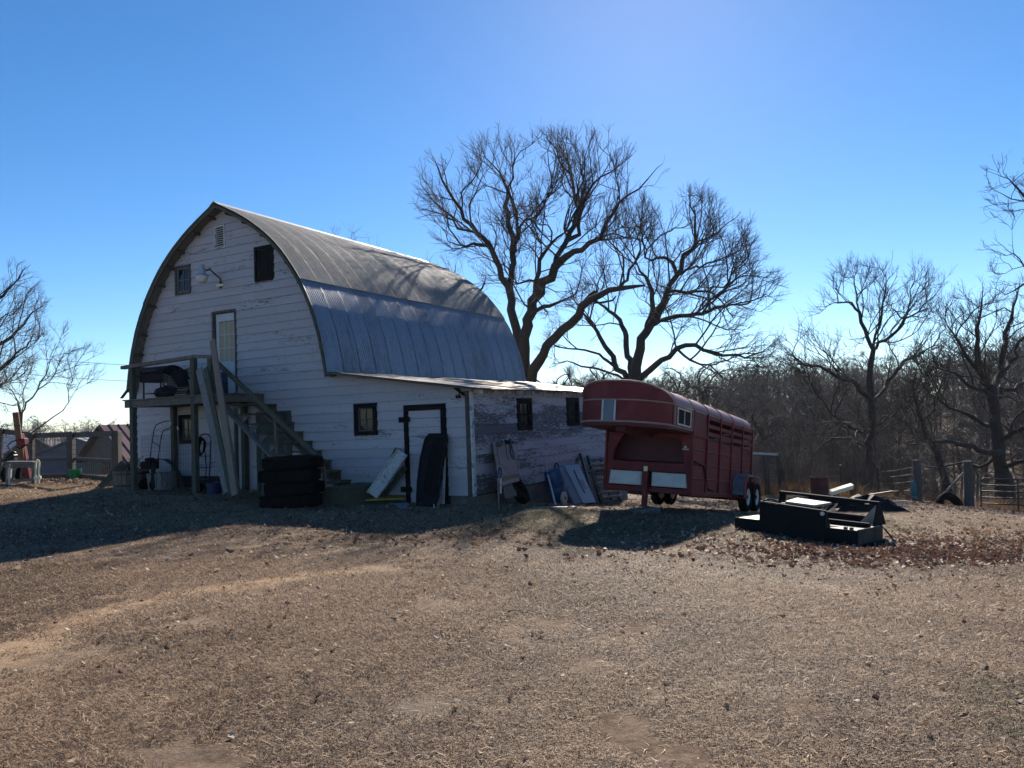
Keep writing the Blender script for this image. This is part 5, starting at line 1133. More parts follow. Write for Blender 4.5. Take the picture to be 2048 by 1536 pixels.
# ============================================================ LEFT-HAND YARD
lf = T('plank_fence', 'weathered plank and wire fence behind the sawhorse on the left', 'fence', Vector(dd(130, 955, 24.5)))
fp = []
for (u, d, vt, wd) in ((2, 25.4, 857, .10), (63, 25.0, 866, .17), (142, 24.2, 864, .22), (233, 22.6, 862, .24), ):
    t_ = Vector(dd(u, vt, d)); b_ = Vector((t_.x, t_.y, H(t_.x, t_.y) - .1)); fp.append((t_, b_))
    mb = MB(); mb.beam(b_, t_, wd, wd * .8, (1, 0, 0)); mb.build('post', M['postwood'], lf, bev=.01)
t_, b_ = fp[0]; fp0 = [(t_ + Vector((-3, .6, 0)), b_ + Vector((-3, .6, 0)))] + fp
for (a, b), (c_, d_) in zip(fp0, fp0[1:]):
    off = Vector((.02, .09, 0))
    mb = MB(); mb.beam(a + Vector((0, .09, -.09)), c_ + Vector((0, .09, -.07)), .04, .16); mb.build('top_plank', M['postwood'], lf, bev=.004)
    mb = MB(); mb.beam(b.lerp(a, .46) + off, d_.lerp(c_, .46) + off, .04, .10); mb.build('middle_plank', M['postwood'], lf, bev=.004)
    mb = MB(); mb.beam(b.lerp(a, .13) + off, d_.lerp(c_, .12) + off, .04, .14); mb.build('bottom_plank', M['postwood'], lf, bev=.004)
mb = MB(); mb.tube([fp[1][1].lerp(fp[1][0], .60) + Vector((0, -.1, .0)), fp[2][1].lerp(fp[2][0], .6)], .01, 5)
for (a, b), (c_, d_) in zip(fp0, fp0[1:]):
    n = int((c_ - a).length / .12)
    for i in range(n): p, q = b.lerp(d_, i / n), a.lerp(c_, i / n); mb.beam(p.lerp(q, .08), p.lerp(q, .93), .005, .005, (1, 0, 0))
    for f in (.2, .3, .4, .55, .65, .75, .85): mb.tube([b.lerp(a, f), d_.lerp(c_, f)], .005, 4)
mb.build('wire_mesh', M['wire'], lf)['kind'] = 'stuff'
# sawhorse bench
sz = gd(48, 968)
sh = T('white_bench', 'small work bench with white end frame in front of the plank fence', 'bench', sz)
sd0 = 22.4; L0, L1 = Vector(dd(15, 922, sd0)), Vector(dd(72, 922, sd0)); gz = sz.z
mb = MB(); mb.beam(L0 + Vector((0, 0, -.04)), L1 + Vector((0, 0, -.04)), .32, .07); mb.build('top', M['greyboard'], sh, bev=.01)
mb = MB(); mb.beam(L0 + Vector((0, -.1, -.13)), L1 + Vector((0, -.1, -.13)), .03, .12); mb.build('apron', M['wood'], sh)
for x, mt in ((L0.x + .06, 'tanwood'), (L0.x + .14, 'whiteboard'), (L1.x - .02, 'wood')):
    mb = MB(); mb.beam((x, L0.y - .12, gz), (x + .0, L0.y - .08, L0.z - .08), .07, .06, (1, 0, 0)); mb.build('leg', M[mt], sh)
for dx in (.03, .13):
    mb = MB(); mb.beam((L1.x + dx, L1.y - .1, gz), (L1.x + dx, L1.y - .06, L1.z - .02), .05, .05, (1, 0, 0)); mb.build('leg', M['creamboard'], sh, bev=.012)
mb = MB(); mb.tube([(L1.x + .03, L1.y - .07, L1.z - .05), (L1.x + .04, L1.y - .07, L1.z + .01), (L1.x + .08, L1.y - .07, L1.z + .03), (L1.x + .12, L1.y - .07, L1.z + .01), (L1.x + .13, L1.y - .07, L1.z - .05)], .028, 6); mb.build('end_loop', M['creamboard'], sh, smooth=True)
mb = MB(); mb.bx(L1.x - .02, L1.x + .2, L1.y - .14, L1.y - .06, gz + .13, gz + .22); mb.build('foot_block', M['creamboard'], sh, bev=.01)
mb = MB(); mb.beam((L0.x + .05, L0.y - .1, gz + .12), (L1.x, L1.y - .1, gz + .12), .03, .07); mb.build('stretcher', M['wood'], sh)
# log splitter
lsd = 23.2; b0_ = Vector(dd(60, 952, lsd)); ls = T('log_splitter', 'tall leaning red log splitter with rusty cylinder on the left', 'log splitter', Vector((b0_.x, b0_.y, H(b0_.x, b0_.y))))
p, q = Vector(dd(57, 958, lsd)), Vector(dd(40, 868, lsd)); mb = MB(); mb.beam(p, q, .17, .16, (0, 1, 0)); mb.build('beam', M['red'], ls, bev=.01)
p, q = Vector(dd(44, 925, lsd - .12)), Vector(dd(31, 825, lsd - .12)); mb = MB(); mb.tube([p, q], .085, 14); mb.build('cylinder', M['terracotta'], ls, smooth=40)
c = p.lerp(q, .72); mb = MB(); mb.tube([c, c + (q - p).normalized() * .04], .095, 14); mb.build('collar', M['darkmetal'], ls, smooth=40)
mb = MB(); mb.box(Vector(dd(45, 885, lsd - .1)), (.26, .22, .22), Ry(-.12)); mb.build('wedge_block', M['red'], ls, bev=.015)
mb = MB()
for k, pth in enumerate((((34, 880), (22, 884), (15, 892), (20, 900), (30, 906)), ((34, 907), (20, 909), (10, 920), (5, 935), (8, 950)), ((36, 912), (24, 914), (12, 928), (10, 945), (14, 955)), ((30, 893), (40, 897), (52, 890), (66, 883)))): mb.tube([Vector(dd(u, v, lsd - .2)) for u, v in pth], .018, 6)
mb.build('hoses', M['blackplastic'], ls, smooth=True)
mb = MB(); e_ = Vector(dd(24, 918, lsd)); mb.box(e_, (.3, .3, .28)); mb.lathe([(0, .14), (.1, .14), (.12, .22), (0, .24)], 12, e_); mb.build('engine', M['darkmetal'], ls, bev=.03)
for dx in (-.22, .22): mb = MB(); mb.lathe([(.06, -.06), (.2, -.07), (.24, -.04), (.24, .04), (.2, .07), (.06, .06)], 22, (e_.x + dx, e_.y + .1, H(e_.x + dx, e_.y) + .23), Ry(math.pi / 2), closed=True); mb.build('wheel', M['rubber'], ls, smooth=35)
# green bucket
c = Vector(dd(150, 945, 24.0)); bz2 = H(c.x, c.y); gb = T('green_bucket', 'bright green bucket standing at the foot of the plank fence', 'bucket', Vector((c.x, c.y, bz2)))
mb = MB(); mb.lathe([(0, 0), (.15, 0), (.185, .27), (.19, .28), (.19, .30), (.17, .30), (.14, .03), (0, .03)], 20, (c.x, c.y, bz2)); mb.build('bucket_body', M['green'], gb, smooth=40)
mb = MB(); mb.tube([(c.x + .18 * math.cos(a), c.y, bz2 + .28 + .16 * math.sin(a)) for a in [i * math.pi / 10 for i in range(11)]], .006, 5); mb.build('bail', M['wire'], gb)
# old stone / stump by the leaning timber
c = gd(228, 972); mb = MB(); lump(mb, (c.x, c.y, c.z + .08), (.22, .2, .16), 7, amp=.15); tag(mb.build('fieldstone', M['concrete'], None, smooth=True), 'pale fieldstone on the ground by the leaning timber', 'stone')
c = gd(237, 962); mb = MB(); mb.tube([(c.x, c.y, c.z - .02), (c.x - .04, c.y, c.z + .25), (c.x - .1, c.y, c.z + .4)], [.06, .045, .02], 7); tag(mb.build('stub_root', M['tanwood'], None, smooth=True), 'pale curved stub standing beside the old half barrel', 'stub')
# sheds and house beyond the fence
def gable_shed(name, lab, cat, c, w_, L_, he, hr, rot, wm_, rm_, ribs=.4, ov=.4):
    z0 = H(c[0], c[1]) - .3; r = T(name, lab, cat, Vector((c[0], c[1], z0))); Mx = Matrix.Translation((c[0], c[1], 0)) @ Matrix.Rotation(rot, 4, 'Z')
    mb = MB(Mx); hw = w_ / 2
    mb.prism([(-hw, 0, z0), (hw, 0, z0), (hw, 0, he), (0, 0, hr - .05), (-hw, 0, he)], (0, L_, 0)); mb.build('walls', M[wm_], r)
    for s_ in (-1, 1):
        mb = MB(Mx); mb.prism([(0, -ov, hr), (s_ * (hw + ov), -ov, he - ov * (hr - he) / hw), (s_ * (hw + ov), -ov, he - ov * (hr - he) / hw + .06), (0, -ov, hr + .06)], (0, L_ + 2 * ov, 0))
        n = int(L_ / ribs)
        for i in range(n + 1): y = -ov + .02 + (L_ + 2 * ov - .06) * i / n; mb.beam((0, y, hr + .075), (s_ * (hw + ov), y, he - ov * (hr - he) / hw + .075), .045, .05)
        mb.build('roof', M[rm_], r)
    return r, Mx, z0
def at(u, v, d): return Vector(dd(u, v, d))
c = at(150, 880, 44); r1, Mx1, z0_ = gable_shed('metal_shed', 'low blue-grey metal shed with shallow gable roof beyond the fence', 'shed', (c.x, c.y), 5.2, 7, c.z - 1.0, c.z + .05, .25, 'shed', 'shed', 1.2, .15)
for i in range(9): mb = MB(Mx1); mb.bx(-2.4 + i * .6, -2.36 + i * .6, -.03, .0, z0_, c.z - 1.0); mb.build('wall_rib', M['shed'], r1)
c = at(60, 868, 52); r2, Mx2, z2_ = gable_shed('long_shed', 'long pale-roofed shed behind the plank fence at far left', 'shed', (c.x - 2, c.y + 3), 6, 14, c.z - 1.6, c.z - .1, math.radians(80), 'housewall', 'shedroof', .6, .2)
c = at(212, 852, 40); r3, Mx3, z3_ = gable_shed('farm_house', 'brown house with red ribbed metal roof seen beside the barn', 'house', (c.x, c.y), 5.4, 9, c.z - 1.7, c.z, math.radians(-38), 'housewall', 'houseroof', .45, .35)
mb = MB(Mx3); 
for s_ in (-1, 1): mb.beam((0, -.37, c.z - .02), (s_ * 3.0, -.37, c.z - 1.7 - .2), .05, .14, (0, 1, 0))
mb.build('barge_board', M['tanwood'], r3)
mb = MB(Mx3); mb.bx(-.4, .4, -.02, .0, c.z - 2.6, c.z - 1.7); wf_ = mb.build('window', M['glass'], r3)
# power lines, strung from a pole well off to the left
pl = T('power_lines', 'two thin power lines crossing the sky left of the barn', 'power line', Vector((-60, 66, 0)))
for v0, v1 in ((700, 722), (735, 753)):
    a, b = Vector(dd(-160, v0 - 8, 60)), Vector(dd(420, v1 + 14, 75)); mb = MB(); mb.tube([a.lerp(b, i / 12) - Vector((0, 0, .35 * math.sin(math.pi * i / 12))) for i in range(13)], .018, 4); mb.build('cable', M['darkmetal'], pl)
# ============================================================ TREES
class Tree:
    def __init__(s, seed): s.P = []; s.par = []; s.rad = []; s.rg = np.random.default_rng(seed); s.seed = seed
    def limb(s, pts, radii, start=None, step=.35, wig=.0):
        """polyline of world points with radii; start = index of the node it grows from"""
        pts = [np.array(p, float) for p in pts]; prev = start
        if start is None: s.P.append(pts[0]); s.par.append(-1); s.rad.append(radii[0]); prev = len(s.P) - 1
        else:
            pts = [s.P[start]] + pts; radii = [min(radii[0], s.rad[start])] + list(radii)
        idx = [prev]
        for k in range(len(pts) - 1):
            L = np.linalg.norm(pts[k + 1] - pts[k]); n = max(1, int(L / step))
            nrm = s.rg.normal(0, wig * L * .14, 3); n2 = s.rg.normal(0, wig * min(L, 2.5) * .09, 3); n3 = s.rg.normal(0, wig * min(L, 2) * .05, 3)
            for i in range(1, n + 1):
                f = i / n; s.P.append(pts[k] * (1 - f) + pts[k + 1] * f + nrm * math.sin(math.pi * f) + n2 * math.sin(2 * math.pi * f) + n3 * math.sin(4 * math.pi * f)); s.par.append(prev); s.rad.append(radii[k] * (1 - f) + radii[k + 1] * f); prev = len(s.P) - 1; idx.append(prev)
        return idx
    def nearest(s, p): return int(np.argmin(np.linalg.norm(np.array(s.P) - np.array(p), axis=1)))
    def colonise(s, att, infl=2.2, kill=.5, step=.32, iters=70, up=.10, jit=.22, maxn=14000):
        att = np.array(att); P = np.array(s.P); n0 = len(P)
        dm = np.full(len(att), 1e9); nn = np.zeros(len(att), int)
        D = np.linalg.norm(att[:, None] - P[None], axis=2); nn = D.argmin(1); dm = D.min(1)
        alive = dm > kill; Pl = [p for p in P]; par = list(s.par)
        for it in range(iters):
            a = alive & (dm < infl)
            if not a.any(): break
            ids = np.where(a)[0]; dirs = att[ids] - np.array([Pl[i] for i in nn[ids]]); dirs /= np.linalg.norm(dirs, axis=1)[:, None]
            uniq, inv = np.unique(nn[ids], return_inverse=True); acc = np.zeros((len(uniq), 3)); np.add.at(acc, inv, dirs)
            acc += s.rg.normal(0, jit, acc.shape) * np.linalg.norm(acc, axis=1)[:, None]; acc /= (np.linalg.norm(acc, axis=1)[:, None] + 1e-9)
            acc[:, 2] += up; acc += s.outw(np.array([Pl[i] for i in uniq])); 
            new = []
            for u, d in zip(uniq, acc):
                pd = (Pl[u] - Pl[par[u]]) if par[u] >= 0 else np.zeros(3); L = np.linalg.norm(pd); d = d + (pd / L * .75 if L > 1e-6 else 0); d /= np.linalg.norm(d)
                q = Pl[u] + d * step * s.rg.uniform(.8, 1.2); Pl.append(q); par.append(int(u)); new.append(len(Pl) - 1)
            N_ = np.array([Pl[i] for i in new]); D = np.linalg.norm(att[:, None] - N_[None], axis=2); j = D.argmin(1); dn = D[np.arange(len(att)), j]
            b = dn < dm; dm[b] = dn[b]; nn[b] = np.array(new)[j[b]]; alive &= dm > kill
            if len(Pl) > maxn: break
        s.rad += [0.0] * (len(Pl) - len(s.P)); s.P = Pl; s.par = par
    def outw(s, Q):
        c = np.mean(np.array(s.P[:200]), axis=0); d = Q - c; d /= np.linalg.norm(d, axis=1)[:, None] + 1e-9; return d * .42
    def ramify(s, poly=None, spacing=.5, L0=2.3, rmax=.15, step=.24, levels=3, ang=(.6, 1.1), up=.02, kink=.14, ratio=(.45, .68), seedmin=0.0, n2=.42, outb=.22):
        rg = s.rg; n0 = len(s.P); P0 = np.array(s.P); c = P0[:max(12, n0 // 8)].mean(0); par0 = list(s.par); nch = [0] * n0
        for p in par0:
            if p >= 0: nch[p] += 1
        def ok(p):
            if poly is None: return True
            q = RC.T @ (p - EYE); u = CX + FPX * q[0] / -q[2]; v = CY - FPX * q[1] / -q[2]; return inpoly(u, v, poly)
        stack = []
        def launch(i, d, th, L, lv, r):
            pr = np.cross(d, rg.normal(0, 1, 3)); pr /= np.linalg.norm(pr) + 1e-9; o = s.P[i] - c; o /= np.linalg.norm(o) + 1e-9
            nd = d * math.cos(th) + pr * math.sin(th) + o * outb; nd[2] += .14; nd /= np.linalg.norm(nd); stack.append((i, nd, L, lv, r))
        acc = 0.0
        for i in range(1, n0):
            if par0[i] < 0: continue
            seg = s.P[i] - s.P[par0[i]]; l = np.linalg.norm(seg); d = seg / (l + 1e-9); r = s.rad[i]
            if nch[i] == 0:
                for th, f in ((.15, 1.0), (.6, .8), (.75, .7)): launch(i, d, th, L0 * f * .6, 1, r * .8)
            if r > rmax or s.P[i][2] < seedmin: continue
            acc += l * rg.uniform(.6, 1.4)
            if acc > spacing: acc = 0; launch(i, d, rg.uniform(*ang), L0 * rg.uniform(.55, 1.15) * (.6 + .4 * min(1, r / .06)), 1, r * .5)
        while stack:
            i, d, L, lv, r = stack.pop(); n = max(2, int(L / step)); prev = i; gap = 0.0; gmin = (.42, n2, .26)[min(lv - 1, 2)]
            for k in range(n):
                d = d + rg.normal(0, .085, 3); d[2] += up
                if rg.random() < kink: d = d + rg.normal(0, .38, 3)
                d /= np.linalg.norm(d); q = s.P[prev] + d * step * rg.uniform(.8, 1.15)
                if not ok(q) and rg.random() < .88: break
                s.P.append(q); s.par.append(prev); s.rad.append(0.0); prev = len(s.P) - 1; gap += step
                if lv < levels and gap > gmin * rg.uniform(.7, 1.4): gap = 0; launch(prev, d, rg.uniform(*ang), (L * (1 - .55 * k / n)) * rg.uniform(*ratio), lv + 1, 0)
            if lv < levels and prev != i:
                for _ in range(2): launch(prev, d, rg.uniform(.25, .6), L * .4, lv + 1, 0)
    def finish(s, tip=.009, pw=2.05, twigs=2.4, tl=(.35, .8), sub=1, droop=0.0):
        P = np.array(s.P); n = len(P); ch = [[] for _ in range(n)]
        for i, p in enumerate(s.par):
            if p >= 0: ch[p].append(i)
        pr = np.zeros(n); tot = np.zeros(n)
        for i in range(n - 1, -1, -1):
            v = tot[i] ** (1 / pw) if tot[i] > 0 else tip; pr[i] = v
            if s.par[i] >= 0: tot[s.par[i]] += v ** pw
        R = np.maximum(np.array(s.rad), pr * (np.array(s.rad) == 0) + np.minimum(pr, np.array(s.rad)) * (np.array(s.rad) > 0))
        # child never thicker than parent
        for i in range(n):
            if s.par[i] >= 0: R[i] = min(R[i], R[s.par[i]])
        s.A = []; s.B = []; s.ra = []; s.rb = []
        tan = np.zeros((n, 3))
        for i in range(n):
            if s.par[i] >= 0: d = P[i] - P[s.par[i]]; tan[i] = d / (np.linalg.norm(d) + 1e-9)
        s.Pn, s.R, s.ch, s.tan = P, R, ch, tan
        cc = np.mean(P[:max(60, n // 12)], axis=0); ow = P - cc; ow /= np.linalg.norm(ow, axis=1)[:, None] + 1e-9
        # twigs
        tw = []
        cand = [i for i in range(n) if R[i] < .028 and s.par[i] >= 0]
        rg = s.rg
        for i in cand:
            k = rg.poisson(twigs if not ch[i] else twigs * .45)
            for _ in range(k):
                d = tan[i] * .7 + ow[i] * .65 + rg.normal(0, .42, 3); d[2] += .2 - droop; d /= np.linalg.norm(d); L = rg.uniform(*tl); p0 = P[i]; d2 = d + rg.normal(0, .3, 3); d2[2] += .12 - droop; d2 /= np.linalg.norm(d2)
                p1 = p0 + d * L * .5; p2 = p1 + d2 * L * .5; r = min(R[i], .010) * .68; tw.append((p0, p1, r, r * .75)); tw.append((p1, p2, r * .75, r * .4))
                for _ in range(sub):
                    d3 = d2 + rg.normal(0, .6, 3); d3 /= np.linalg.norm(d3); tw.append((p1, p1 + d3 * L * rg.uniform(.3, .55), r * .6, r * .35))
        s.tw = tw
    def mesh(s, parts=True):
        """returns (trunk verts, faces), (crown verts, faces)"""
        P, R, ch, tan = s.Pn, s.R, s.ch, s.tan; n = len(P); ref = np.array([.31, .9, .12])
        def frame(t):
            x = np.cross(t, ref); x /= np.linalg.norm(x, axis=-1, keepdims=True) + 1e-9; return x, np.cross(t, x)
        # averaged tangents for continuity with the thickest child
        main = np.full(n, -1)
        for i in range(n):
            if ch[i]: main[i] = max(ch[i], key=lambda c: R[c])
        at_ = tan.copy()
        for i in range(n):
            if main[i] >= 0: at_[i] = tan[i] + tan[main[i]]
        at_ /= np.linalg.norm(at_, axis=1)[:, None] + 1e-9
        out = {}
        seg = [(s.par[i], i) for i in range(n) if s.par[i] >= 0]
        for key, sel, k in (('trunk', lambda r: r >= .07, 8), ('branch', lambda r: .022 <= r < .07, 5), ('twig', lambda r: r < .022, 3)):
            ss = [(a, b) for a, b in seg if sel(R[b])]
            if not ss: out[key] = (np.zeros((0, 3)), np.zeros((0, 4), int)); continue
            a = np.array([q[0] for q in ss]); b = np.array([q[1] for q in ss]); ismain = main[a] == b
            ta = np.where(ismain[:, None], at_[a], tan[b]); ra = np.where(ismain, R[a], np.minimum(R[a], R[b] * 1.15)); tb = at_[b]; rb = R[b]
            out[key] = s._tubes(P[a], P[b], ra, rb, ta, tb, k, frame)
        tw = s.tw
        if tw:
            A = np.array([t[0] for t in tw]); B = np.array([t[1] for t in tw]); ra = np.array([t[2] for t in tw]); rb = np.array([t[3] for t in tw]); d = B - A; d /= np.linalg.norm(d, axis=1)[:, None] + 1e-9
            out['fine'] = s._tubes(A, B, ra, rb, d, d, 3, frame)
        return out
    def _tubes(s, A, B, ra, rb, ta, tb, k, frame):
        xa, ya = frame(ta); xb, yb = frame(tb); m = len(A); an = np.arange(k) * 2 * np.pi / k
        va = A[:, None] + (xa[:, None] * np.cos(an)[None, :, None] + ya[:, None] * np.sin(an)[None, :, None]) * ra[:, None, None]
        vb = B[:, None] + (xb[:, None] * np.cos(an)[None, :, None] + yb[:, None] * np.sin(an)[None, :, None]) * rb[:, None, None]
        V = np.concatenate([va, vb], 1).reshape(-1, 3); base = (np.arange(m) * 2 * k)[:, None]; i = np.arange(k); j = (i + 1) % k
        F = np.stack([base + i, base + j, base + k + j, base + k + i], 2).reshape(-1, 4); return V, F
def fastmesh(name, V, F, smooth=True):
    me = bpy.data.meshes.new(name); me.vertices.add(len(V)); me.vertices.foreach_set('co', np.ascontiguousarray(V, dtype=np.float32).ravel())
    F = np.asarray(F); me.loops.add(F.size); me.loops.foreach_set('vertex_index', F.ravel().astype(np.int32)); me.polygons.add(len(F))
    me.polygons.foreach_set('loop_start', (np.arange(len(F)) * F.shape[1]).astype(np.int32)); me.polygons.foreach_set('loop_total', np.full(len(F), F.shape[1], np.int32))
    me.update(calc_edges=True); me.polygons.foreach_set('use_smooth', [smooth] * len(F)); return me
NTRI = [0]
def emit_tree(t, name, label, group='bare trees around the barn', mt='bark', mt2='bark2'):
    o = t.mesh(); base = Vector(tuple(map(float, t.Pn[0]))); root = T(name, label, 'tree', base, group)
    b = np.array(base)
    Vs, Fs, off = [], [], 0
    for k in ('trunk', 'branch'):
        if len(o[k][1]): V, F = o[k]; Vs.append(V - b); Fs.append(F + off); off += len(V); NTRI[0] += 2 * len(F)
    me = fastmesh('trunk', np.concatenate(Vs), np.concatenate(Fs)); ob = bpy.data.objects.new('trunk', me); me.materials.append(M[mt]); COL.objects.link(ob); ob.parent = root
    Vs, Fs, off = [], [], 0
    for k in ('twig', 'fine'):
        if k in o and len(o[k][1]): V, F = o[k]; Vs.append(V - b); Fs.append(F + off); off += len(V); NTRI[0] += 2 * len(F)
    me = fastmesh('crown', np.concatenate(Vs), np.concatenate(Fs)); ob = bpy.data.objects.new('crown', me); me.materials.append(M[mt2]); COL.objects.link(ob); ob.parent = root
    return root
from bisect import bisect
def inpoly(px, py, poly):
    c = False; j = len(poly) - 1
    for i in range(len(poly)):
        if (poly[i][1] > py) != (poly[j][1] > py) and px < (poly[j][0] - poly[i][0]) * (py - poly[i][1]) / (poly[j][1] - poly[i][1] + 1e-9) + poly[i][0]: c = not c
        j = i
    return c
def crown_points(poly, d, depth, n, rg, cu=None):
    xs = [p[0] for p in poly]; ys = [p[1] for p in poly]; out = []; cx = (min(xs) + max(xs)) / 2 if cu is None else cu; hw = (max(xs) - min(xs)) / 2
    while len(out) < n:
        u = rg.uniform(min(xs), max(xs)); v = rg.uniform(min(ys), max(ys))
        if inpoly(u, v, poly):
            e = math.sqrt(max(.12, 1 - ((u - cx) / hw) ** 2)); out.append(dd(u, v, d + rg.uniform(-1, 1) * depth * e))
    return out
def multi(polys, d, depth, rg):
    out = []
    for poly, n, off in polys: out += crown_points(poly, d + off, depth, n, rg)
    return out
def px(d, limb, rg=None, dz=0.0, spread=.0):
    """traced limb [(u, v, width_px[, depth offset])] -> world points and radii"""
    pts = []; rad = []
    for q in limb:
        u, v, w_ = q[:3]; off = q[3] if len(q) > 3 else 0.0; pts.append(dd(u, v, d + off)); rad.append(w_ / 2 * (d + off) / 1540 * (.86 if w_ > 9 else .46 + .044 * w_))
    return pts, rad

# ---- big tree behind the barn (many-stemmed)
d = 33.0; t = Tree(11)
base = dd(1056, 760, d); gz_b = H(base[0], base[1])
i0 = t.limb([(base[0] + .15, base[1], gz_b - .1), tuple(dd(1054, 775, d))], [.62, .48])
tr_ = i0[-1]
def L_(start, limb, wig=.45): p, r = px(d, limb); return t.limb(p, r, start, wig=wig)
A1 = L_(tr_, [(1043, 697, 26, .2), (1033, 659, 22, .4), (1024, 602, 20, .6), (1018, 575, 20, .7)])
a = L_(A1[-1], [(1003, 556, 15, .4), (991, 518, 14, 0), (980, 491, 13, -.4), (953, 465, 11, -.9), (927, 438, 9.5, -1.3), (908, 400, 8, -1.6), (885, 362, 6, -1.9), (868, 316, 3.5, -2.2)])
L_(t.nearest(dd(980, 491, d - .4)), [(960, 490, 9, -.8), (946, 487, 7.5, -1.1), (930, 493, 6, -1.4)])
L_(t.nearest(dd(953, 465, d - .9)), [(915, 457, 7, -.3), (889, 430, 5, .2), (850, 419, 3, .5)])
a = L_(A1[-1], [(1024, 537, 15, 1.0), (1028, 488, 14, 1.2), (1018, 430, 12, 1.5), (1016, 381, 9, 1.6), (1003, 354, 6, 1.8), (972, 316, 3.5, 2.1)])
L_(t.nearest(dd(1027, 500, d + 1.2)), [(1036, 470, 9, .6), (1033, 423, 8, .1), (1016, 375, 6, -.3), (1030, 320, 3.5, -.6)])
L_(t.nearest(dd(1027, 510, d + 1.2)), [(1050, 440, 7, 2), (1079, 423, 6, 2.6), (1104, 381, 4, 3.0)])
Bm = L_(tr_, [(1049, 697, 27, -.2), (1056, 651, 26, -.5), (1064, 602, 25, -.8), (1083, 564, 24, -1.0), (1110, 533, 22, -1.2)])
b1 = L_(Bm[-1], [(1130, 515, 17, -1.6), (1148, 503, 14, -1.9), (1178, 486, 12, -2.2), (1201, 476, 11, -2.5), (1212, 446, 9, -2.7), (1239, 404, 7, -3.0), (1278, 378, 5, -3.4), (1315, 335, 3, -3.7)])
b2 = L_(Bm[-1], [(1113, 514, 13, -.9), (1135, 480, 13, -.5), (1148, 453, 12, -.2), (1157, 418, 9, .2), (1145, 360, 7, .6), (1118, 320, 5, .9), (1092, 276, 3, 1.2)])
L_(t.nearest(dd(1135, 480, d - .5)), [(1159, 469, 11, -.6), (1160, 430, 9, -.9), (1172, 392, 8, -1.2), (1201, 354, 5.5, -1.6), (1240, 330, 4, -1.8), (1265, 310, 3, -2.0)])
L_(t.nearest(dd(1160, 430, d - .9)), [(1154, 395, 6, -1.4), (1170, 340, 4.5, -1.8), (1178, 290, 3, -2)])
L_(t.nearest(dd(1068, 590, d - .8)), [(1078, 545, 11, -1.6), (1079, 520, 10, -1.9), (1100, 490, 8, -2.2), (1130, 465, 5, -2.4)])
L_(t.nearest(dd(1079, 522, d - 1.9)), [(1083, 505, 5, -2), (1082, 488, 4, -2)])
L_(t.nearest(dd(1058, 640, d - .5)), [(1075, 620, 10, -1.5), (1100, 612, 9, -2), (1128, 600, 6, -2.4), (1150, 590, 4, -2.7)])
L_(t.nearest(dd(1083, 564, d - 1.0)), [(1060, 560, 7, .2), (1035, 568, 5, .6)])
C1 = L_(tr_, [(1066, 740, 26, -.6), (1087, 709, 22, -1.2), (1125, 659, 21, -1.9), (1163, 613, 20, -2.6), (1180, 600, 17, -2.9), (1201, 590, 15, -3.2), (1239, 577, 12, -3.7), (1270, 573, 9, -4.1), (1289, 571, 6, -4.4)])
L_(t.nearest(dd(1170, 607, d - 2.7)), [(1182, 590, 12, -2.4), (1190, 583, 8, -2.3)])
L_(t.nearest(dd(1235, 578, d - 3.7)), [(1255, 560, 8, -3.2), (1270, 525, 7, -3.0), (1281, 500, 6, -2.8), (1293, 460, 3.5, -2.6)])
L_(t.nearest(dd(1190, 595, d - 3)), [(1200, 606, 7, -3.6), (1225, 601, 6, -4), (1232, 592, 4, -4.2)])
polyA = [(838, 350), (862, 305), (890, 320), (925, 290), (950, 285), (975, 275), (1010, 285), (1040, 290), (1075, 265), (1120, 262), (1190, 268), (1240, 300), (1290, 330), (1325, 350), (1290, 400), (1310, 450), (1290, 520), (1240, 560), (1180, 560), (1150, 620), (1080, 640), (1000, 620), (960, 570), (930, 520), (890, 490), (850, 470), (832, 400)]
cl = [([(836, 400), (838, 345), (866, 300), (905, 330), (935, 320), (930, 380), (950, 440), (930, 480), (900, 470), (850, 475)], 850, -1.5), ([(948, 300), (985, 276), (1010, 290), (1035, 282), (1062, 300), (1066, 360), (1050, 430), (985, 440), (975, 380), (950, 350)], 850, 1.5),
      ([(1078, 270), (1110, 262), (1150, 262), (1190, 268), (1222, 290), (1215, 340), (1195, 400), (1130, 410), (1095, 350)], 900, .3), ([(1225, 310), (1262, 300), (1300, 322), (1326, 345), (1300, 385), (1290, 430), (1240, 450), (1215, 400)], 600, -3),
      ([(1210, 450), (1280, 440), (1300, 480), (1280, 560), (1200, 560)], 250, -2.8), ([(930, 480), (1000, 460), (1190, 440), (1210, 520), (1150, 610), (1070, 640), (990, 620), (950, 560)], 750, -.5), ([(1060, 600), (1150, 620), (1180, 680), (1100, 700)], 120, -2)]
t.ramify(polyA, .42, 2.5, .17)
t.finish(tip=.0085, twigs=2.0, tl=(.25, .6)); emit_tree(t, 'oak_tree', 'tallest bare tree, forked low right behind the barn roof')

# ---- second big tree, behind the trailer
d = 40.0; t = Tree(23); base = dd(1270, 790, d); gz_b = H(base[0], base[1]); i0 = t.limb([(base[0], base[1], gz_b - .1), tuple(dd(1270, 775, d))], [.62, .45]); tr_ = i0[-1]
k = L_(tr_, [(1272, 735, 24, 0), (1281, 697, 22, -.2), (1296, 659, 19, -.5), (1318, 620, 16, -.8), (1334, 583, 13, -1.2), (1353, 552, 12, -1.5), (1384, 499, 9, -1.9), (1391, 430, 6, -2.3), (1380, 395, 3, -2.5)])
L_(t.nearest(dd(1353, 552, d - 1.5)), [(1345, 525, 9, -.6), (1330, 515, 8, -.2), (1290, 515, 6, .4), (1285, 470, 4, .8)])
L_(t.nearest(dd(1300, 650, d - .5)), [(1325, 640, 11, .6), (1353, 632, 10, 1.1), (1403, 628, 9, 1.7), (1467, 609, 6, 2.4), (1525, 594, 3.5, 3)])
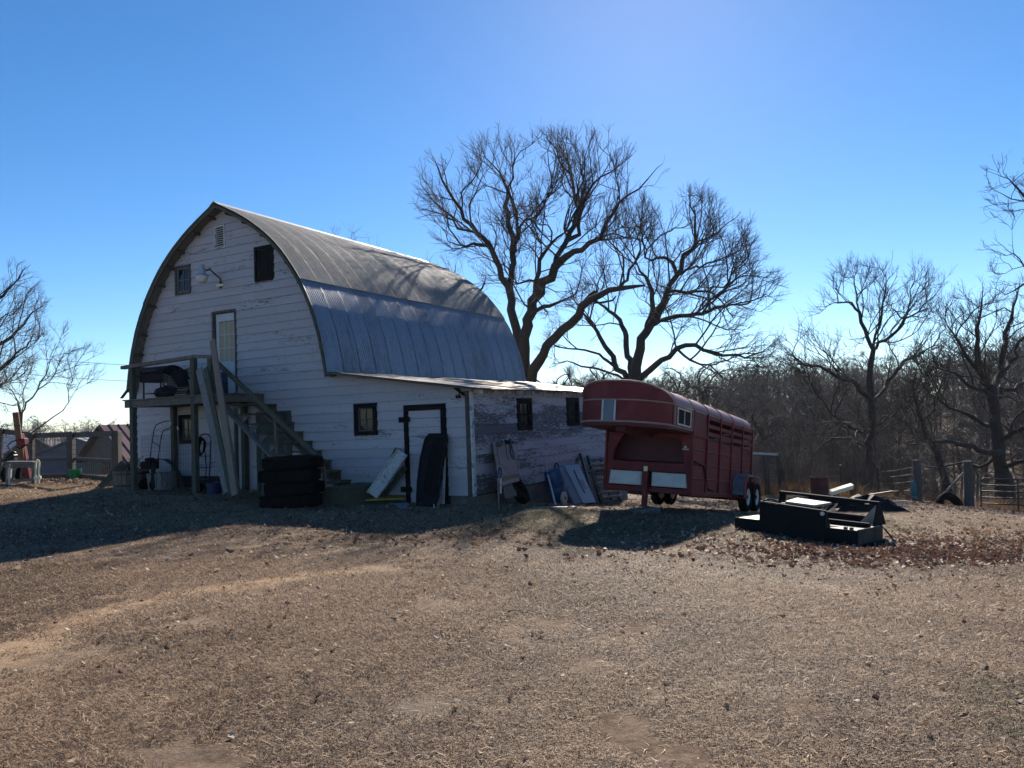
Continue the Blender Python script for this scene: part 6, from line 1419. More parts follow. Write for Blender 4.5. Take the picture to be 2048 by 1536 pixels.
L_(t.nearest(dd(1384, 631, d + 1.4)), [(1420, 600, 6, .8), (1470, 560, 5, .5), (1530, 555, 3, .2)])
L_(t.nearest(dd(1296, 659, d - .5)), [(1306, 620, 12, .4), (1304, 583, 11, .8), (1296, 563, 9, 1.0), (1275, 530, 5, 1.6), (1262, 480, 3, 2)])
L_(t.nearest(dd(1384, 499, d - 1.9)), [(1412, 478, 6, -1.2), (1445, 455, 4, -.8), (1472, 436, 2.5, -.5)]); L_(t.nearest(dd(1403, 628, d + 1.7)), [(1440, 590, 6, 1.4), (1470, 540, 5, 1), (1500, 495, 3, .8)]); L_(t.nearest(dd(1353, 552, d - 1.5)), [(1400, 535, 6, -.5), (1440, 520, 4.5, 0), (1480, 500, 3, .4)])
L_(tr_, [(1262, 720, 15, .8), (1250, 663, 12, 1.4), (1240, 640, 10, 1.6), (1218, 622, 8, 2.0), (1197, 606, 6, 2.3)])
L_(tr_, [(1248, 745, 14, -1), (1220, 705, 12, -1.7), (1200, 675, 10, -2.1), (1186, 651, 8, -2.4), (1159, 615, 5, -2.8), (1130, 560, 3, -3.2)])
L_(tr_, [(1300, 740, 15, -.8), (1323, 720, 13, -1.4), (1353, 697, 12, -2.0), (1391, 690, 10, -2.5), (1429, 705, 8, -3.0), (1490, 716, 6, -3.5), (1544, 689, 3, -4)])
L_(t.nearest(dd(1353, 697, d - 2)), [(1380, 720, 7, -2.4), (1420, 730, 5, -2.9), (1460, 760, 3, -3.3)])
L_(t.nearest(dd(1334, 583, d - 1.2)), [(1360, 583, 8, -2.2), (1391, 583, 7, -2.7), (1448, 575, 5, -3.4), (1500, 540, 3.5, -3.9)])
L_(tr_, [(1232, 735, 8, 1), (1170, 700, 6, 1.6), (1110, 690, 4, 2)]); L_(tr_, [(1235, 750, 7, 0), (1180, 735, 6, -.6), (1120, 725, 3, -1)])
polyB = [(1130, 600), (1170, 520), (1230, 420), (1290, 385), (1340, 400), (1376, 378), (1420, 390), (1450, 430), (1490, 450), (1510, 520), (1560, 560), (1555, 610), (1500, 640), (1555, 680), (1540, 730), (1460, 760), (1380, 745), (1330, 700), (1240, 660), (1190, 700), (1110, 740), (1080, 700), (1110, 640)]
cl = [([(1228, 450), (1262, 395), (1300, 372), (1330, 400), (1325, 470), (1300, 540), (1240, 560)], 650, .8), ([(1340, 420), (1362, 384), (1400, 378), (1425, 400), (1430, 470), (1400, 540), (1345, 530)], 600, -2), ([(1432, 470), (1470, 428), (1500, 470), (1490, 540), (1440, 570), (1410, 560)], 500, -2.5),
      ([(1480, 560), (1530, 545), (1562, 560), (1545, 610), (1490, 640), (1440, 620)], 420, 2), ([(1440, 680), (1500, 660), (1560, 640), (1548, 720), (1480, 750), (1400, 750), (1380, 715)], 480, -3), ([(1110, 560), (1180, 520), (1240, 560), (1250, 640), (1190, 700), (1100, 740), (1070, 700)], 520, 1.8), ([(1260, 560), (1400, 540), (1440, 620), (1380, 690), (1300, 640)], 520, 0)]
t.ramify(polyB, .42, 2.8, .19, step=.27)
t.finish(tip=.010, twigs=2.0, tl=(.3, .7)); emit_tree(t, 'oak_tree', 'wide bare tree with fanned branches rising behind the red trailer')

# ---- tree in the middle of the right side
d = 38.0; t = Tree(31); base = dd(1748, 990, d); gz_b = H(base[0], base[1]); i0 = t.limb([(base[0], base[1], gz_b - .1), tuple(dd(1748, 940, d))], [.36, .27]); tr_ = i0[-1]
k = L_(tr_, [(1745, 855, 17, 0), (1741, 777, 15, 0), (1744, 714, 12, 0), (1747, 699, 11, 0)]); top = k[-1]
L_(top, [(1731, 661, 9, -.5), (1719, 624, 8, -.9), (1703, 605, 6, -1.3), (1669, 605, 4, -1.8)]); L_(t.nearest(dd(1719, 624, d - .9)), [(1714, 590, 5, -.4), (1708, 555, 3, 0)])
L_(top, [(1772, 680, 8, .6), (1806, 649, 7, 1.0), (1837, 624, 5, 1.4), (1869, 592, 3, 1.8)]); L_(t.nearest(dd(1806, 649, d + 1)), [(1818, 610, 4.5, .5), (1830, 560, 3, .2)])
L_(top, [(1759, 655, 7, -.6), (1766, 605, 5, -1.1), (1772, 555, 3, -1.4)])
L_(t.nearest(dd(1742, 800, d)), [(1734, 792, 12, -.8), (1703, 761, 10, -1.4), (1656, 742, 8, -1.9), (1609, 730, 6, -2.5), (1572, 699, 3, -3)])
L_(t.nearest(dd(1609, 730, d - 2.5)), [(1580, 730, 3.5, -3.2), (1545, 712, 2.5, -3.5)])
L_(t.nearest(dd(1742, 810, d)), [(1775, 761, 9, .9), (1812, 720, 7, 1.5), (1853, 699, 5, 2), (1890, 658, 3, 2.6)])
L_(t.nearest(dd(1745, 880, d)), [(1715, 860, 8, -.9), (1687, 845, 7, -1.5), (1662, 827, 6, -2), (1625, 770, 3, -2.6)])
L_(t.nearest(dd(1745, 895, d)), [(1700, 875, 6, .9), (1650, 885, 5, 1.6), (1620, 915, 3, 2.1)])
L_(t.nearest(dd(1744, 860, d)), [(1790, 830, 6, -1), (1830, 800, 4, -1.6), (1850, 770, 3, -2)])
polyC = [(1620, 620), (1660, 580), (1668, 540), (1700, 525), (1760, 530), (1800, 545), (1840, 530), (1890, 560), (1880, 620), (1900, 680), (1860, 740), (1790, 770), (1740, 740), (1680, 760), (1590, 740), (1545, 710), (1570, 640), (1605, 600)]
t.ramify([(a, b) for a, b in polyC[:12]] + [(1860, 740), (1850, 800), (1780, 850), (1740, 880), (1700, 930), (1600, 930), (1590, 860), (1600, 790), (1590, 745), (1545, 715), (1570, 640), (1605, 600)], .45, 2.5, .12, step=.26)
t.finish(tip=.0085, twigs=2.0, tl=(.3, .65)); emit_tree(t, 'hickory_tree', 'slender straight-trunked bare tree between the barrel and the gate')

# ---- old spreading tree by the gate
d = 33.0; t = Tree(47); base = dd(2010, 1010, d); gz_b = H(base[0], base[1]); i0 = t.limb([(base[0], base[1], gz_b - .1), tuple(dd(2008, 960, d))], [.5, .37]); tr_ = i0[-1]
k = L_(tr_, [(1997, 886, 28, 0), (1990, 824, 24, 0), (1983, 777, 22, 0)]); top = k[-1]
L_(top, [(1956, 739, 15, -.5), (1953, 699, 11, -.8), (1953, 658, 9, -1.1), (1962, 620, 6, -1.4), (1966, 580, 3, -1.6)])
L_(t.nearest(dd(1956, 739, d - .5)), [(1947, 730, 10, -.1), (1931, 711, 8, .4), (1912, 674, 6, .9), (1890, 640, 3, 1.3)])
L_(top, [(2006, 745, 15, .6), (2012, 683, 12, 1), (2015, 655, 9, 1.3), (2032, 600, 5, 1.6), (2040, 565, 3, 1.8)])
L_(t.nearest(dd(2006, 745, d + .6)), [(2035, 715, 9, 1.2), (2070, 670, 6, 1.8), (2090, 600, 3, 2.2)])
L_(t.nearest(dd(1985, 790, d)), [(1947, 775, 10, -1.2), (1910, 745, 7, -1.8), (1880, 738, 4, -2.3)])
L_(t.nearest(dd(1999, 900, d)), [(1975, 905, 14, -.8), (1947, 892, 12, -1.4), (1906, 883, 10, -2), (1853, 883, 7, -2.8), (1797, 895, 3, -3.5)])
L_(t.nearest(dd(1994, 860, d)), [(1970, 850, 11, .8), (1953, 839, 10, 1.3), (1900, 817, 7, 2), (1859, 786, 4, 2.6), (1830, 740, 2.5, 3)])
L_(t.nearest(dd(2000, 910, d)), [(1960, 935, 8, .6), (1925, 925, 6, 1.2), (1880, 935, 5, 1.8), (1830, 925, 3, 2.3)])
L_(t.nearest(dd(1997, 880, d)), [(2025, 865, 12, -1), (2070, 850, 9, -1.8), (2130, 860, 5, -2.6)]); L_(t.nearest(dd(2003, 930, d)), [(2035, 925, 10, -1), (2080, 915, 8, -1.8), (2140, 930, 4, -2.5)])
L_(t.nearest(dd(1987, 800, d)), [(2030, 780, 10, 1), (2080, 760, 7, 1.8), (2130, 720, 4, 2.4)])
polyD = [(1830, 690), (1850, 640), (1880, 620), (1905, 590), (1950, 572), (2000, 575), (2060, 560), (2120, 600), (2150, 720), (2120, 850), (2050, 890), (1960, 830), (1900, 780), (1840, 750)]
t.ramify([(1790, 850), (1830, 690), (1850, 640), (1880, 620), (1905, 590), (1950, 572), (2000, 575), (2060, 560), (2120, 600), (2150, 720), (2160, 950), (1980, 960), (1860, 955), (1780, 925)], .42, 2.2, .17, up=.02)
t.finish(tip=.0085, twigs=1.8, tl=(.3, .6), droop=.05); emit_tree(t, 'oak_tree', 'broad low-limbed bare tree standing behind the metal gate')

# ---- leaning small tree left of the gate
d = 35.0; t = Tree(53); base = dd(1905, 1010, d); gz_b = H(base[0], base[1]); i0 = t.limb([(base[0], base[1], gz_b - .1), tuple(dd(1893, 975, d))], [.26, .22]); 
k = L_(i0[-1], [(1880, 930, 16, 0), (1862, 880, 13, 0), (1845, 840, 10, .3), (1834, 810, 8, .5), (1826, 770, 5, .8), (1835, 730, 3, 1)])
L_(t.nearest(dd(1850, 850, d)), [(1870, 820, 5, -.8), (1880, 780, 3, -1.3)]); L_(t.nearest(dd(1865, 888, d)), [(1830, 870, 5, -.8), (1800, 850, 3, -1.2)])
t.ramify([(1780, 880), (1800, 780), (1820, 700), (1900, 730), (1900, 830), (1870, 900)], .35, 1.6, .12, step=.2)
t.finish(tip=.008, twigs=1.8, tl=(.3, .7)); emit_tree(t, 'leaning_tree', 'thin leaning bare tree just left of the gatepost')

# ---- tree out of frame on the right whose branches reach in
d = 22.0; t = Tree(61); bx_ = dd(2330, 1000, d); gz_b = H(bx_[0], bx_[1]); i0 = t.limb([(bx_[0], bx_[1], gz_b - .1), tuple(dd(2320, 800, d)), tuple(dd(2300, 600, d)), tuple(dd(2290, 300, d))], [.42, .34, .28, .14])
s0 = t.nearest(dd(2300, 520, d)); k = L_(s0, [(2230, 470, 17, -.5), (2150, 430, 13, -1), (2090, 405, 9, -1.4), (2048, 393, 7, -1.7), (2040, 382, 6, -1.7), (2025, 366, 5, -1.8), (2017, 357, 4, -1.9), (2003, 353, 3, -2), (1986, 318, 1.6, -2.1)], .1)
L_(t.nearest(dd(2090, 405, d - 1.4)), [(2048, 402, 5, -1.2), (2023, 398, 4, -1.2), (2003, 387, 3, -1.2), (1985, 378, 1.6, -1.3)], .1)
L_(t.nearest(dd(2017, 357, d - 1.9)), [(2006, 345, 2.4, -1.7), (2005, 312, 1.2, -1.6)], .1); L_(t.nearest(dd(2025, 366, d - 1.8)), [(2010, 376, 2.4, -1.6), (2001, 372, 1.6, -1.5), (1996, 345, 1.2, -1.4)], .1)
s1 = t.nearest(dd(2310, 680, d)); k = L_(s1, [(2230, 600, 14, .5), (2150, 560, 10, 1), (2095, 545, 8, 1.3), (2048, 532, 6, 1.5), (2040, 518, 4, 1.5), (2028, 507, 3.4, 1.6), (2013, 511, 3, 1.6), (1995, 503, 2.4, 1.7), (1976, 499, 1.4, 1.8)], .1)
L_(t.nearest(dd(2021, 510, d + 1.6)), [(2025, 492, 2, 1.5), (2024, 460, 1.3, 1.4)], .1); L_(t.nearest(dd(2048, 532, d + 1.5)), [(2025, 538, 3, 1.2), (2010, 547, 2.4, 1.2), (1992, 546, 1.3, 1.1)], .1)
k = L_(t.nearest(dd(2150, 560, d + 1)), [(2090, 565, 7, .4), (2048, 568, 6, .2), (2030, 580, 5, .1), (2010, 590, 3.5, 0), (1988, 602, 1.6, 0)], .1)
L_(t.nearest(dd(2120, 420, d - 1.2)), [(2070, 420, 4, -.5), (2046, 419, 3, -.4), (2028, 421, 2, -.3), (2012, 421, 1.2, -.3)], .1)
polyF = [(2100, 350), (2060, 330), (2020, 340), (1990, 345), (1975, 380), (1990, 400), (2030, 410), (2020, 440), (2040, 470), (2020, 480), (1980, 495), (1975, 512), (2000, 555), (2050, 560), (2120, 520), (2160, 430), (2300, 300), (2200, 250)]
t.ramify([(1968, 312), (2020, 330), (2300, 250), (2700, 200), (2700, 1000), (1990, 620), (1965, 480)], .3, .75, .06, step=.1, kink=.3, n2=.2, ang=(.7, 1.2), outb=0)
t.finish(tip=.0045, twigs=.8, tl=(.1, .25), sub=1); emit_tree(t, 'oak_tree', 'bare tree at the right edge, only its outer branches in the picture')

# ---- left trees
d = 40.0; t = Tree(71); bx_ = dd(-110, 900, d); gz_b = H(bx_[0], bx_[1]); i0 = t.limb([(bx_[0], bx_[1], gz_b - .1), tuple(dd(-110, 820, d))], [.5, .4]); s0 = i0[-1]
for lm_ in ([(-95, 740, 18, 0), (-60, 660, 13, -.5), (-10, 600, 9, -1), (25, 570, 5, -1.3), (45, 540, 3, -1.5)], [(-80, 760, 14, .8), (-20, 700, 10, 1.4), (35, 660, 7, 2), (80, 615, 3, 2.5)], [(-70, 780, 12, -1), (-10, 745, 9, -1.6), (40, 700, 5, -2), (75, 680, 3, -2.4)], [(-110, 700, 18, 1), (-100, 600, 10, 1.2), (-60, 520, 5, 1.5)], [(-60, 800, 10, 0), (-5, 775, 7, .2), (30, 760, 3, .4)], [(-150, 740, 14, 0), (-220, 650, 8, 0), (-260, 580, 3, 0)]): L_(s0, lm_)
t.ramify([(0, 535), (40, 528), (60, 560), (88, 605), (80, 650), (80, 690), (55, 740), (50, 800), (0, 840), (-100, 850), (-270, 800), (-290, 540), (-120, 460)], .4, 2.6, .2, step=.28, up=.04)
t.finish(tip=.009, twigs=1.8, tl=(.3, .7)); emit_tree(t, 'elm_tree', 'dense bare tree cut by the left edge of the picture')
d = 27.5; t = Tree(83); bx_ = dd(42, 925, d); gz_b = H(bx_[0], bx_[1]); i0 = t.limb([(bx_[0], bx_[1], gz_b - .1), tuple(dd(38, 880, d)), tuple(dd(42, 828, d))], [.09, .08, .065]); s0 = i0[-1]
L_(s0, [(36, 805, 5, .3), (25, 783, 3.6, .5), (8, 768, 2.4, .8)]); L_(s0, [(52, 805, 5, -.4), (75, 780, 4.4, -.8), (92, 750, 3.6, -1.1), (105, 715, 2.6, -1.3), (120, 680, 1.6, -1.4)])
L_(t.nearest(dd(45, 815, d)), [(44, 790, 3.6, .6), (52, 765, 3, .9), (66, 730, 2.2, 1.1), (64, 700, 1.4, 1.3)]); L_(t.nearest(dd(75, 780, d - .8)), [(110, 748, 3, -.2), (150, 733, 2.4, .2), (185, 715, 1.6, .4)])
k0 = L_(t.nearest(dd(40, 900, d)), [(60, 868, 5, .6), (85, 850, 4.6, .7), (105, 835, 4, .8), (125, 822, 3.6, .9), (137, 805, 3, 1), (150, 782, 2.2, 1.1), (172, 768, 1.4, 1.2)])
L_(t.nearest(dd(137, 805, d + 1)), [(136, 785, 2, .8), (145, 760, 1.4, .7)])
t.ramify([(0, 770), (0, 700), (30, 680), (60, 665), (110, 648), (170, 655), (180, 690), (218, 700), (200, 745), (185, 790), (150, 815), (100, 820), (60, 815), (20, 805)], .22, 1.1, .1, step=.13, kink=.22, n2=.2, outb=.1)
t.finish(tip=.0042, twigs=1.7, tl=(.15, .4)); emit_tree(t, 'young_tree', 'young bare tree with wide forks behind the log splitter', mt='litebark')
# ---- trees whose tops show over the barn roof
for (u, v, d, sd_, lab) in ((905, 512, 46, 91, 'bare treetop peeking over the far end of the barn ridge'), (690, 466, 50, 92, 'twiggy treetop just showing over the middle of the barn ridge')):
    t = Tree(sd_); bx_ = dd(u, 870, d); gz_b = H(bx_[0], bx_[1]); i0 = t.limb([(bx_[0], bx_[1], gz_b - .1), tuple(dd(u, 760, d)), tuple(dd(u, 640, d))], [.4, .3, .2])
    L_(i0[-1], [(u - 30, 600, 9), (u - 50, v + 40, 4)]); L_(i0[-1], [(u + 5, 590, 10), (u + 5, v + 30, 4)]); L_(i0[-1], [(u + 40, 600, 9), (u + 65, v + 50, 4)])
    t.colonise(crown_points([(u - 90, v + 60), (u - 40, v + 8), (u, v), (u + 40, v + 12), (u + 90, v + 75), (u + 80, v + 160), (u, v + 190), (u - 80, v + 160)], d, 4, 700, t.rg), infl=3.2, kill=.7, step=.4, iters=40)
    t.finish(tip=.009, twigs=1.6, tl=(.4, .9)); emit_tree(t, 'oak_tree', lab)

# ============================================================ SCATTER (geometry nodes)
def scatter(name, pts, srcs, idx, rotz, tilt, scl, mat_=None):
    """one stuff object: points carrying the small source shapes"""
    me = bpy.data.meshes.new(name); n = len(pts); me.vertices.add(n); me.vertices.foreach_set('co', np.asarray(pts, np.float32).ravel())
    a = me.attributes.new('idx', 'INT', 'POINT'); a.data.foreach_set('value', np.asarray(idx, np.int32))
    a = me.attributes.new('rot', 'FLOAT_VECTOR', 'POINT'); rv = np.zeros((n, 3), np.float32); rv[:, 0] = tilt[0]; rv[:, 1] = tilt[1]; rv[:, 2] = rotz; a.data.foreach_set('vector', rv.ravel())
    a = me.attributes.new('scl', 'FLOAT', 'POINT'); a.data.foreach_set('value', np.asarray(scl, np.float32))
    ob = bpy.data.objects.new(name, me); COL.objects.link(ob); tag(ob, kind='stuff')
    ng = bpy.data.node_groups.new(name + '_nodes', 'GeometryNodeTree'); ng.interface.new_socket('Geometry', in_out='INPUT', socket_type='NodeSocketGeometry'); ng.interface.new_socket('Geometry', in_out='OUTPUT', socket_type='NodeSocketGeometry')
    gi = ng.nodes.new('NodeGroupInput'); go = ng.nodes.new('NodeGroupOutput'); iop = ng.nodes.new('GeometryNodeInstanceOnPoints'); ji = ng.nodes.new('GeometryNodeGeometryToInstance')
    for so in srcs[::-1]:
        oi = ng.nodes.new('GeometryNodeObjectInfo'); oi.inputs[0].default_value = so; oi.inputs['As Instance'].default_value = False; oi.transform_space = 'ORIGINAL'; ng.links.new(oi.outputs['Geometry'], ji.inputs[0])
    def attr(nm, ty):
        q = ng.nodes.new('GeometryNodeInputNamedAttribute'); q.data_type = ty; q.inputs['Name'].default_value = nm; return q.outputs['Attribute']
    ng.links.new(gi.outputs[0], iop.inputs['Points']); ng.links.new(ji.outputs[0], iop.inputs['Instance']); iop.inputs['Pick Instance'].default_value = True
    ng.links.new(attr('idx', 'INT'), iop.inputs['Instance Index'])
    e2r = ng.nodes.new('FunctionNodeEulerToRotation'); ng.links.new(attr('rot', 'FLOAT_VECTOR'), e2r.inputs[0]); ng.links.new(e2r.outputs[0], iop.inputs['Rotation'])
    ng.links.new(attr('scl', 'FLOAT'), iop.inputs['Scale']); ng.links.new(iop.outputs[0], go.inputs[0])
    md = ob.modifiers.new('scatter', 'NODES'); md.node_group = ng; return ob
def source(name, me, mats):
    for m_ in mats: me.materials.append(m_)
    return bpy.data.objects.new(name, me)
# woodland trees
srcs = []
for k in range(5):
    t = Tree(200 + k); rg = t.rg; hgt = 9 + rg.uniform(-1, 2.0)
    i0 = t.limb([(0, 0, -.5), (rg.normal(0, .2), rg.normal(0, .2), hgt * .35), (rg.normal(0, .4), rg.normal(0, .4), hgt * .75)], [.2, .13, .06], step=.6)
    th = rg.uniform(0, 2 * np.pi, 300); zz = rg.uniform(.22, 1, 300) * hgt; rr = np.sqrt(rg.uniform(0, 1, 300)) * (1.9 + .8 * (k % 2)) * np.sin(np.clip((zz / hgt - .12) / .95, 0, 1) * np.pi) ** .6
    t.colonise(np.c_[rr * np.cos(th), rr * np.sin(th), zz], infl=3.0, kill=.7, step=.55, iters=25, up=.25, jit=.2)
    t.finish(tip=.014, twigs=1.8, tl=(.5, 1.1), sub=1); o = t.mesh(); Vs, Fs, off = [], [], 0
    for kk in ('trunk', 'branch', 'twig', 'fine'):
        if len(o[kk][1]): Vt, Ft = o[kk]; Vs.append(Vt); Fs.append(Ft + off if kk else Ft); off += len(Vt)
    # rings differ only in vertex count; all faces are quads
    srcs.append(source('wood_tree_%d' % k, fastmesh('wood_tree_%d' % k, np.concatenate(Vs), np.concatenate(Fs)), [M['litebark'] if k % 2 else M['bark2']]))
rg = np.random.default_rng(5); az = np.radians(rg.uniform(-1, 46, 1250)); dist = 44 + 120 * rg.uniform(0, 1, 1250) ** .75
x, y = np.sin(az) * dist, np.cos(az) * dist; keep = ~((y < 52) & (x > 14) & (x < 30) & (rg.uniform(0, 1, 1250) < .8)); x, y = x[keep], y[keep]; n = len(x)
scatter('woodland', np.c_[x, y, Hn(x, y)], srcs, rg.integers(0, 5, n), rg.uniform(0, 6.28, n), (0, 0), rg.uniform(.4, .82, n))
az = np.radians(rg.uniform(-42, 2, 700)); dist = rg.uniform(230, 420, 700); x, y = np.sin(az) * dist, np.cos(az) * dist
scatter('far_treeline', np.c_[x, y, Hn(x, y)], srcs, rg.integers(0, 5, 700), rg.uniform(0, 6.28, 700), (0, 0), rg.uniform(.45, .95, 700))
# brush: thickets at the edge of the yard
bs = []
for k in range(3):
    t = Tree(300 + k); rg2 = t.rg
    for j in range(9):
        a = rg2.uniform(0, 6.28); r = rg2.uniform(.05, .5); h = rg2.uniform(1.2, 2.6)
        t.limb([(r * .3 * math.cos(a), r * .3 * math.sin(a), -.1), (r * math.cos(a), r * math.sin(a), h * .5), (1.6 * r * math.cos(a + .3), 1.6 * r * math.sin(a + .3), h)], [.014, .01, .006], step=.35)
    t.finish(tip=.006, twigs=1.5, tl=(.3, .8), sub=2); o = t.mesh(); Vs, Fs, off = [], [], 0
    for kk in ('trunk', 'branch', 'twig', 'fine'):
        if kk in o and len(o[kk][1]): Vt, Ft = o[kk]; Vs.append(Vt); Fs.append(Ft + off); off += len(Vt)
    bs.append(source('brush_%d' % k, fastmesh('brush_%d' % k, np.concatenate(Vs), np.concatenate(Fs)), [M['litebark'] if k else M['bark2']]))
az = np.radians(rg.uniform(-2, 40, 1500)); dist = 32 + 26 * rg.uniform(0, 1, 1500) ** 1.1; x, y = np.sin(az) * dist, np.cos(az) * dist
ok = (y > 30.5) & ~((y < 34) & (x > 17)) & ~((x > 19) & (y < 45) & (rg.uniform(0, 1, 1500) < .75)) & ~((np.abs(x / y - .60) < .05) & (y < 40)); x, y = x[ok], y[ok]; n = len(x)
scatter('brush_thicket', np.c_[x, y, Hn(x, y)], bs, rg.integers(0, 3, n), rg.uniform(0, 6.28, n), (0, 0), rg.uniform(.5, 1.15, n))
# ============================================================ DRY GRASS AND FALLEN LEAVES
def leafmat(name, c1, c2, tr=.35, rough=.7, gl=.3):
    m = bpy.data.materials.new(name); m.use_nodes = True; t = m.node_tree; t.nodes.clear()
    out = t.nodes.new('ShaderNodeOutputMaterial'); b = t.nodes.new('ShaderNodeBsdfPrincipled'); tl = t.nodes.new('ShaderNodeBsdfTranslucent'); mx = t.nodes.new('ShaderNodeMixShader')
    oi = t.nodes.new('ShaderNodeObjectInfo'); g = t.nodes.new('ShaderNodeNewGeometry')
    f = math_(t, 'ADD', math_(t, 'MULTIPLY', oi.outputs['Random'], .6), math_(t, 'MULTIPLY', g.outputs['Random Per Island'], .4)); col = mix(t, f, c1, c2)
    t.links.new(col, b.inputs['Base Color']); t.links.new(col, tl.inputs[0]); b.inputs['Roughness'].default_value = rough; b.inputs['Specular IOR Level'].default_value = gl
    mx.inputs[0].default_value = tr; t.links.new(b.outputs[0], mx.inputs[1]); t.links.new(tl.outputs[0], mx.inputs[2]); t.links.new(mx.outputs[0], out.inputs[0]); return m
M['straw'] = leafmat('pale_straw', (.76, .56, .37), (.25, .16, .10)); M['straw2'] = leafmat('brown_thatch', (.16, .098, .064), (.055, .034, .024)); M['grgrass'] = leafmat('greenish_grass', (.12, .13, .06), (.22, .20, .11))
M['leafpale'] = leafmat('pale_dead_leaf', (.55, .45, .35), (.36, .26, .18), .25, .65, .2); M['leafbrown'] = leafmat('brown_dead_leaf', (.20, .115, .08), (.10, .058, .045), .3, .65, .15); M['leafred'] = leafmat('dark_red_leaf', (.075, .036, .030), (.14, .08, .058), .3, .65, .15)
M['tallgrass'] = leafmat('orange_broomsedge', (.30, .17, .08), (.17, .10, .055), .4)
def clump(seed, n, rad, hl, el, wdt, mt, frac2=None):
    rr = random.Random(seed); V = []; F = []; mi = []
    for i in range(n):
        a = rr.uniform(0, 6.28); r = rad * math.sqrt(rr.random()); x, y = r * math.cos(a), r * math.sin(a); h = rr.uniform(*hl); e = rr.uniform(*el); d = rr.uniform(0, 6.28); w_ = wdt * rr.uniform(.6, 1.3)
        ux, uy = math.cos(d), math.sin(d); px_, py_ = -uy * w_ / 2, ux * w_ / 2; e2_ = e - rr.uniform(.1, .9); dd2 = d + rr.uniform(-.7, .7)
        p0 = (x, y, -.004); p1 = (x + ux * math.cos(e) * h * .5, y + uy * math.cos(e) * h * .5, p0[2] + math.sin(e) * h * .5)
        p2 = (p1[0] + math.cos(dd2) * math.cos(e2_) * h * .5, p1[1] + math.sin(dd2) * math.cos(e2_) * h * .5, max(.002, p1[2] + math.sin(e2_) * h * .5))
        b = len(V); V += [(p0[0] - px_, p0[1] - py_, p0[2]), (p0[0] + px_, p0[1] + py_, p0[2]), (p1[0] + px_, p1[1] + py_, p1[2]), (p1[0] - px_, p1[1] - py_, p1[2]), p2]
        F += [(b, b + 1, b + 2, b + 3), (b + 3, b + 2, b + 4)]; m_ = 0 if rr.random() > (frac2 or 0) else 1; mi += [m_, m_]
    me = bpy.data.meshes.new('clump'); me.from_pydata(V, [], F); me.update()
    for m_ in mt: me.materials.append(M[m_])
    me.polygons.foreach_set('material_index', mi); return bpy.data.objects.new('grass_clump_%d' % seed, me)
gs = [clump(1, 60, .13, (.03, .10), (.0, .8), .0032, ['straw', 'straw2'], .35), clump(2, 60, .13, (.03, .08), (.0, .6), .0038, ['straw2', 'straw'], .3), clump(3, 55, .12, (.03, .09), (.1, 1.0), .0032, ['straw', 'straw2'], .5), clump(4, 50, .12, (.02, .07), (.1, 1.0), .0045, ['grgrass', 'straw2'], .35), clump(5, 26, .2, (.05, .14), (.0, .35), .006, ['straw', 'straw'], 0)]
def vnoise(x, y, s, sd=0):
    r = np.random.default_rng(sd); G = r.uniform(0, 1, (64, 64)); u, v = (x / s) % 63, (y / s) % 63; i, j = u.astype(int), v.astype(int); f, g = u - i, v - j; f = f * f * (3 - 2 * f); g = g * g * (3 - 2 * g)
    return (G[i, j] * (1 - f) + G[i + 1, j] * f) * (1 - g) + (G[i, j + 1] * (1 - f) + G[i + 1, j + 1] * f) * g
rg = np.random.default_rng(77)
def field(n, y0, y1, pw):
    y = y0 + (y1 - y0) * rg.uniform(0, 1, n) ** pw; x = rg.uniform(-.92, .92, n) * (y + 1.2); return x, y
x1, y1 = field(46000, 1.6, 10, .75); x2, y2 = field(105000, 9, 30, .75); x = np.r_[x1, x2]; y = np.r_[y1, y2]
la = (x - BO[0]) * BA[0] + (y - BO[1]) * BA[1]; lb = (x - BO[0]) * BB[0] + (y - BO[1]) * BB[1]
ok = ~((la > -.02) & (la < 9.5) & (lb > -.0) & (lb < 11.0)) & (vnoise(x + 50, y + 50, 1.1, 3) * .6 + vnoise(x + 9, y + 9, .35, 4) * .4 > .17) & ((vnoise(x + 12, y + 33, .8, 21) + vnoise(x + 12, y + 33, .3, 22) * .5 + rg.normal(0, .1, len(x))) > .31)
def dseg(ax, ay, bx_, by): t_ = np.clip(((x - ax) * (bx_ - ax) + (y - ay) * (by - ay)) / ((bx_ - ax) ** 2 + (by - ay) ** 2), 0, 1); return np.hypot(x - ax - t_ * (bx_ - ax), y - ay - t_ * (by - ay))
sandy = np.minimum(np.minimum(dseg(-3.3, 4.0, -3.9, 6.6), dseg(-3.9, 6.6, -3.4, 7.8)), dseg(-3.4, 7.8, -2.0, 8.6)) + rg.normal(0, .12, len(x)) + (vnoise(x + 20, y + 20, .6, 31) - .5) * .4
ok &= ~((sandy < .38) & (rg.uniform(0, 1, len(x)) < .82)); x, y = x[ok], y[ok]; n = len(x)
q = vnoise(x + 30, y + 30, 1.7, 8); gr = vnoise(x + 140, y + 60, 2.2, 19); idx = np.where(q + rg.normal(0, .16, n) > .55, 0, 1); idx = np.where(rg.uniform(0, 1, n) < .2, 2, idx); idx = np.where((gr + rg.normal(0, .1, n) > .80), 3, idx); idx = np.where(rg.uniform(0, 1, n) < .06, 4, idx)
scatter('dry_grass', np.c_[x, y, Hn(x, y)], gs, idx, rg.uniform(0, 6.28, n), (0, 0), rg.uniform(.6, 1.2, n) * np.where(y > 12, 1.25, np.where(y < 6, .78, .95)))
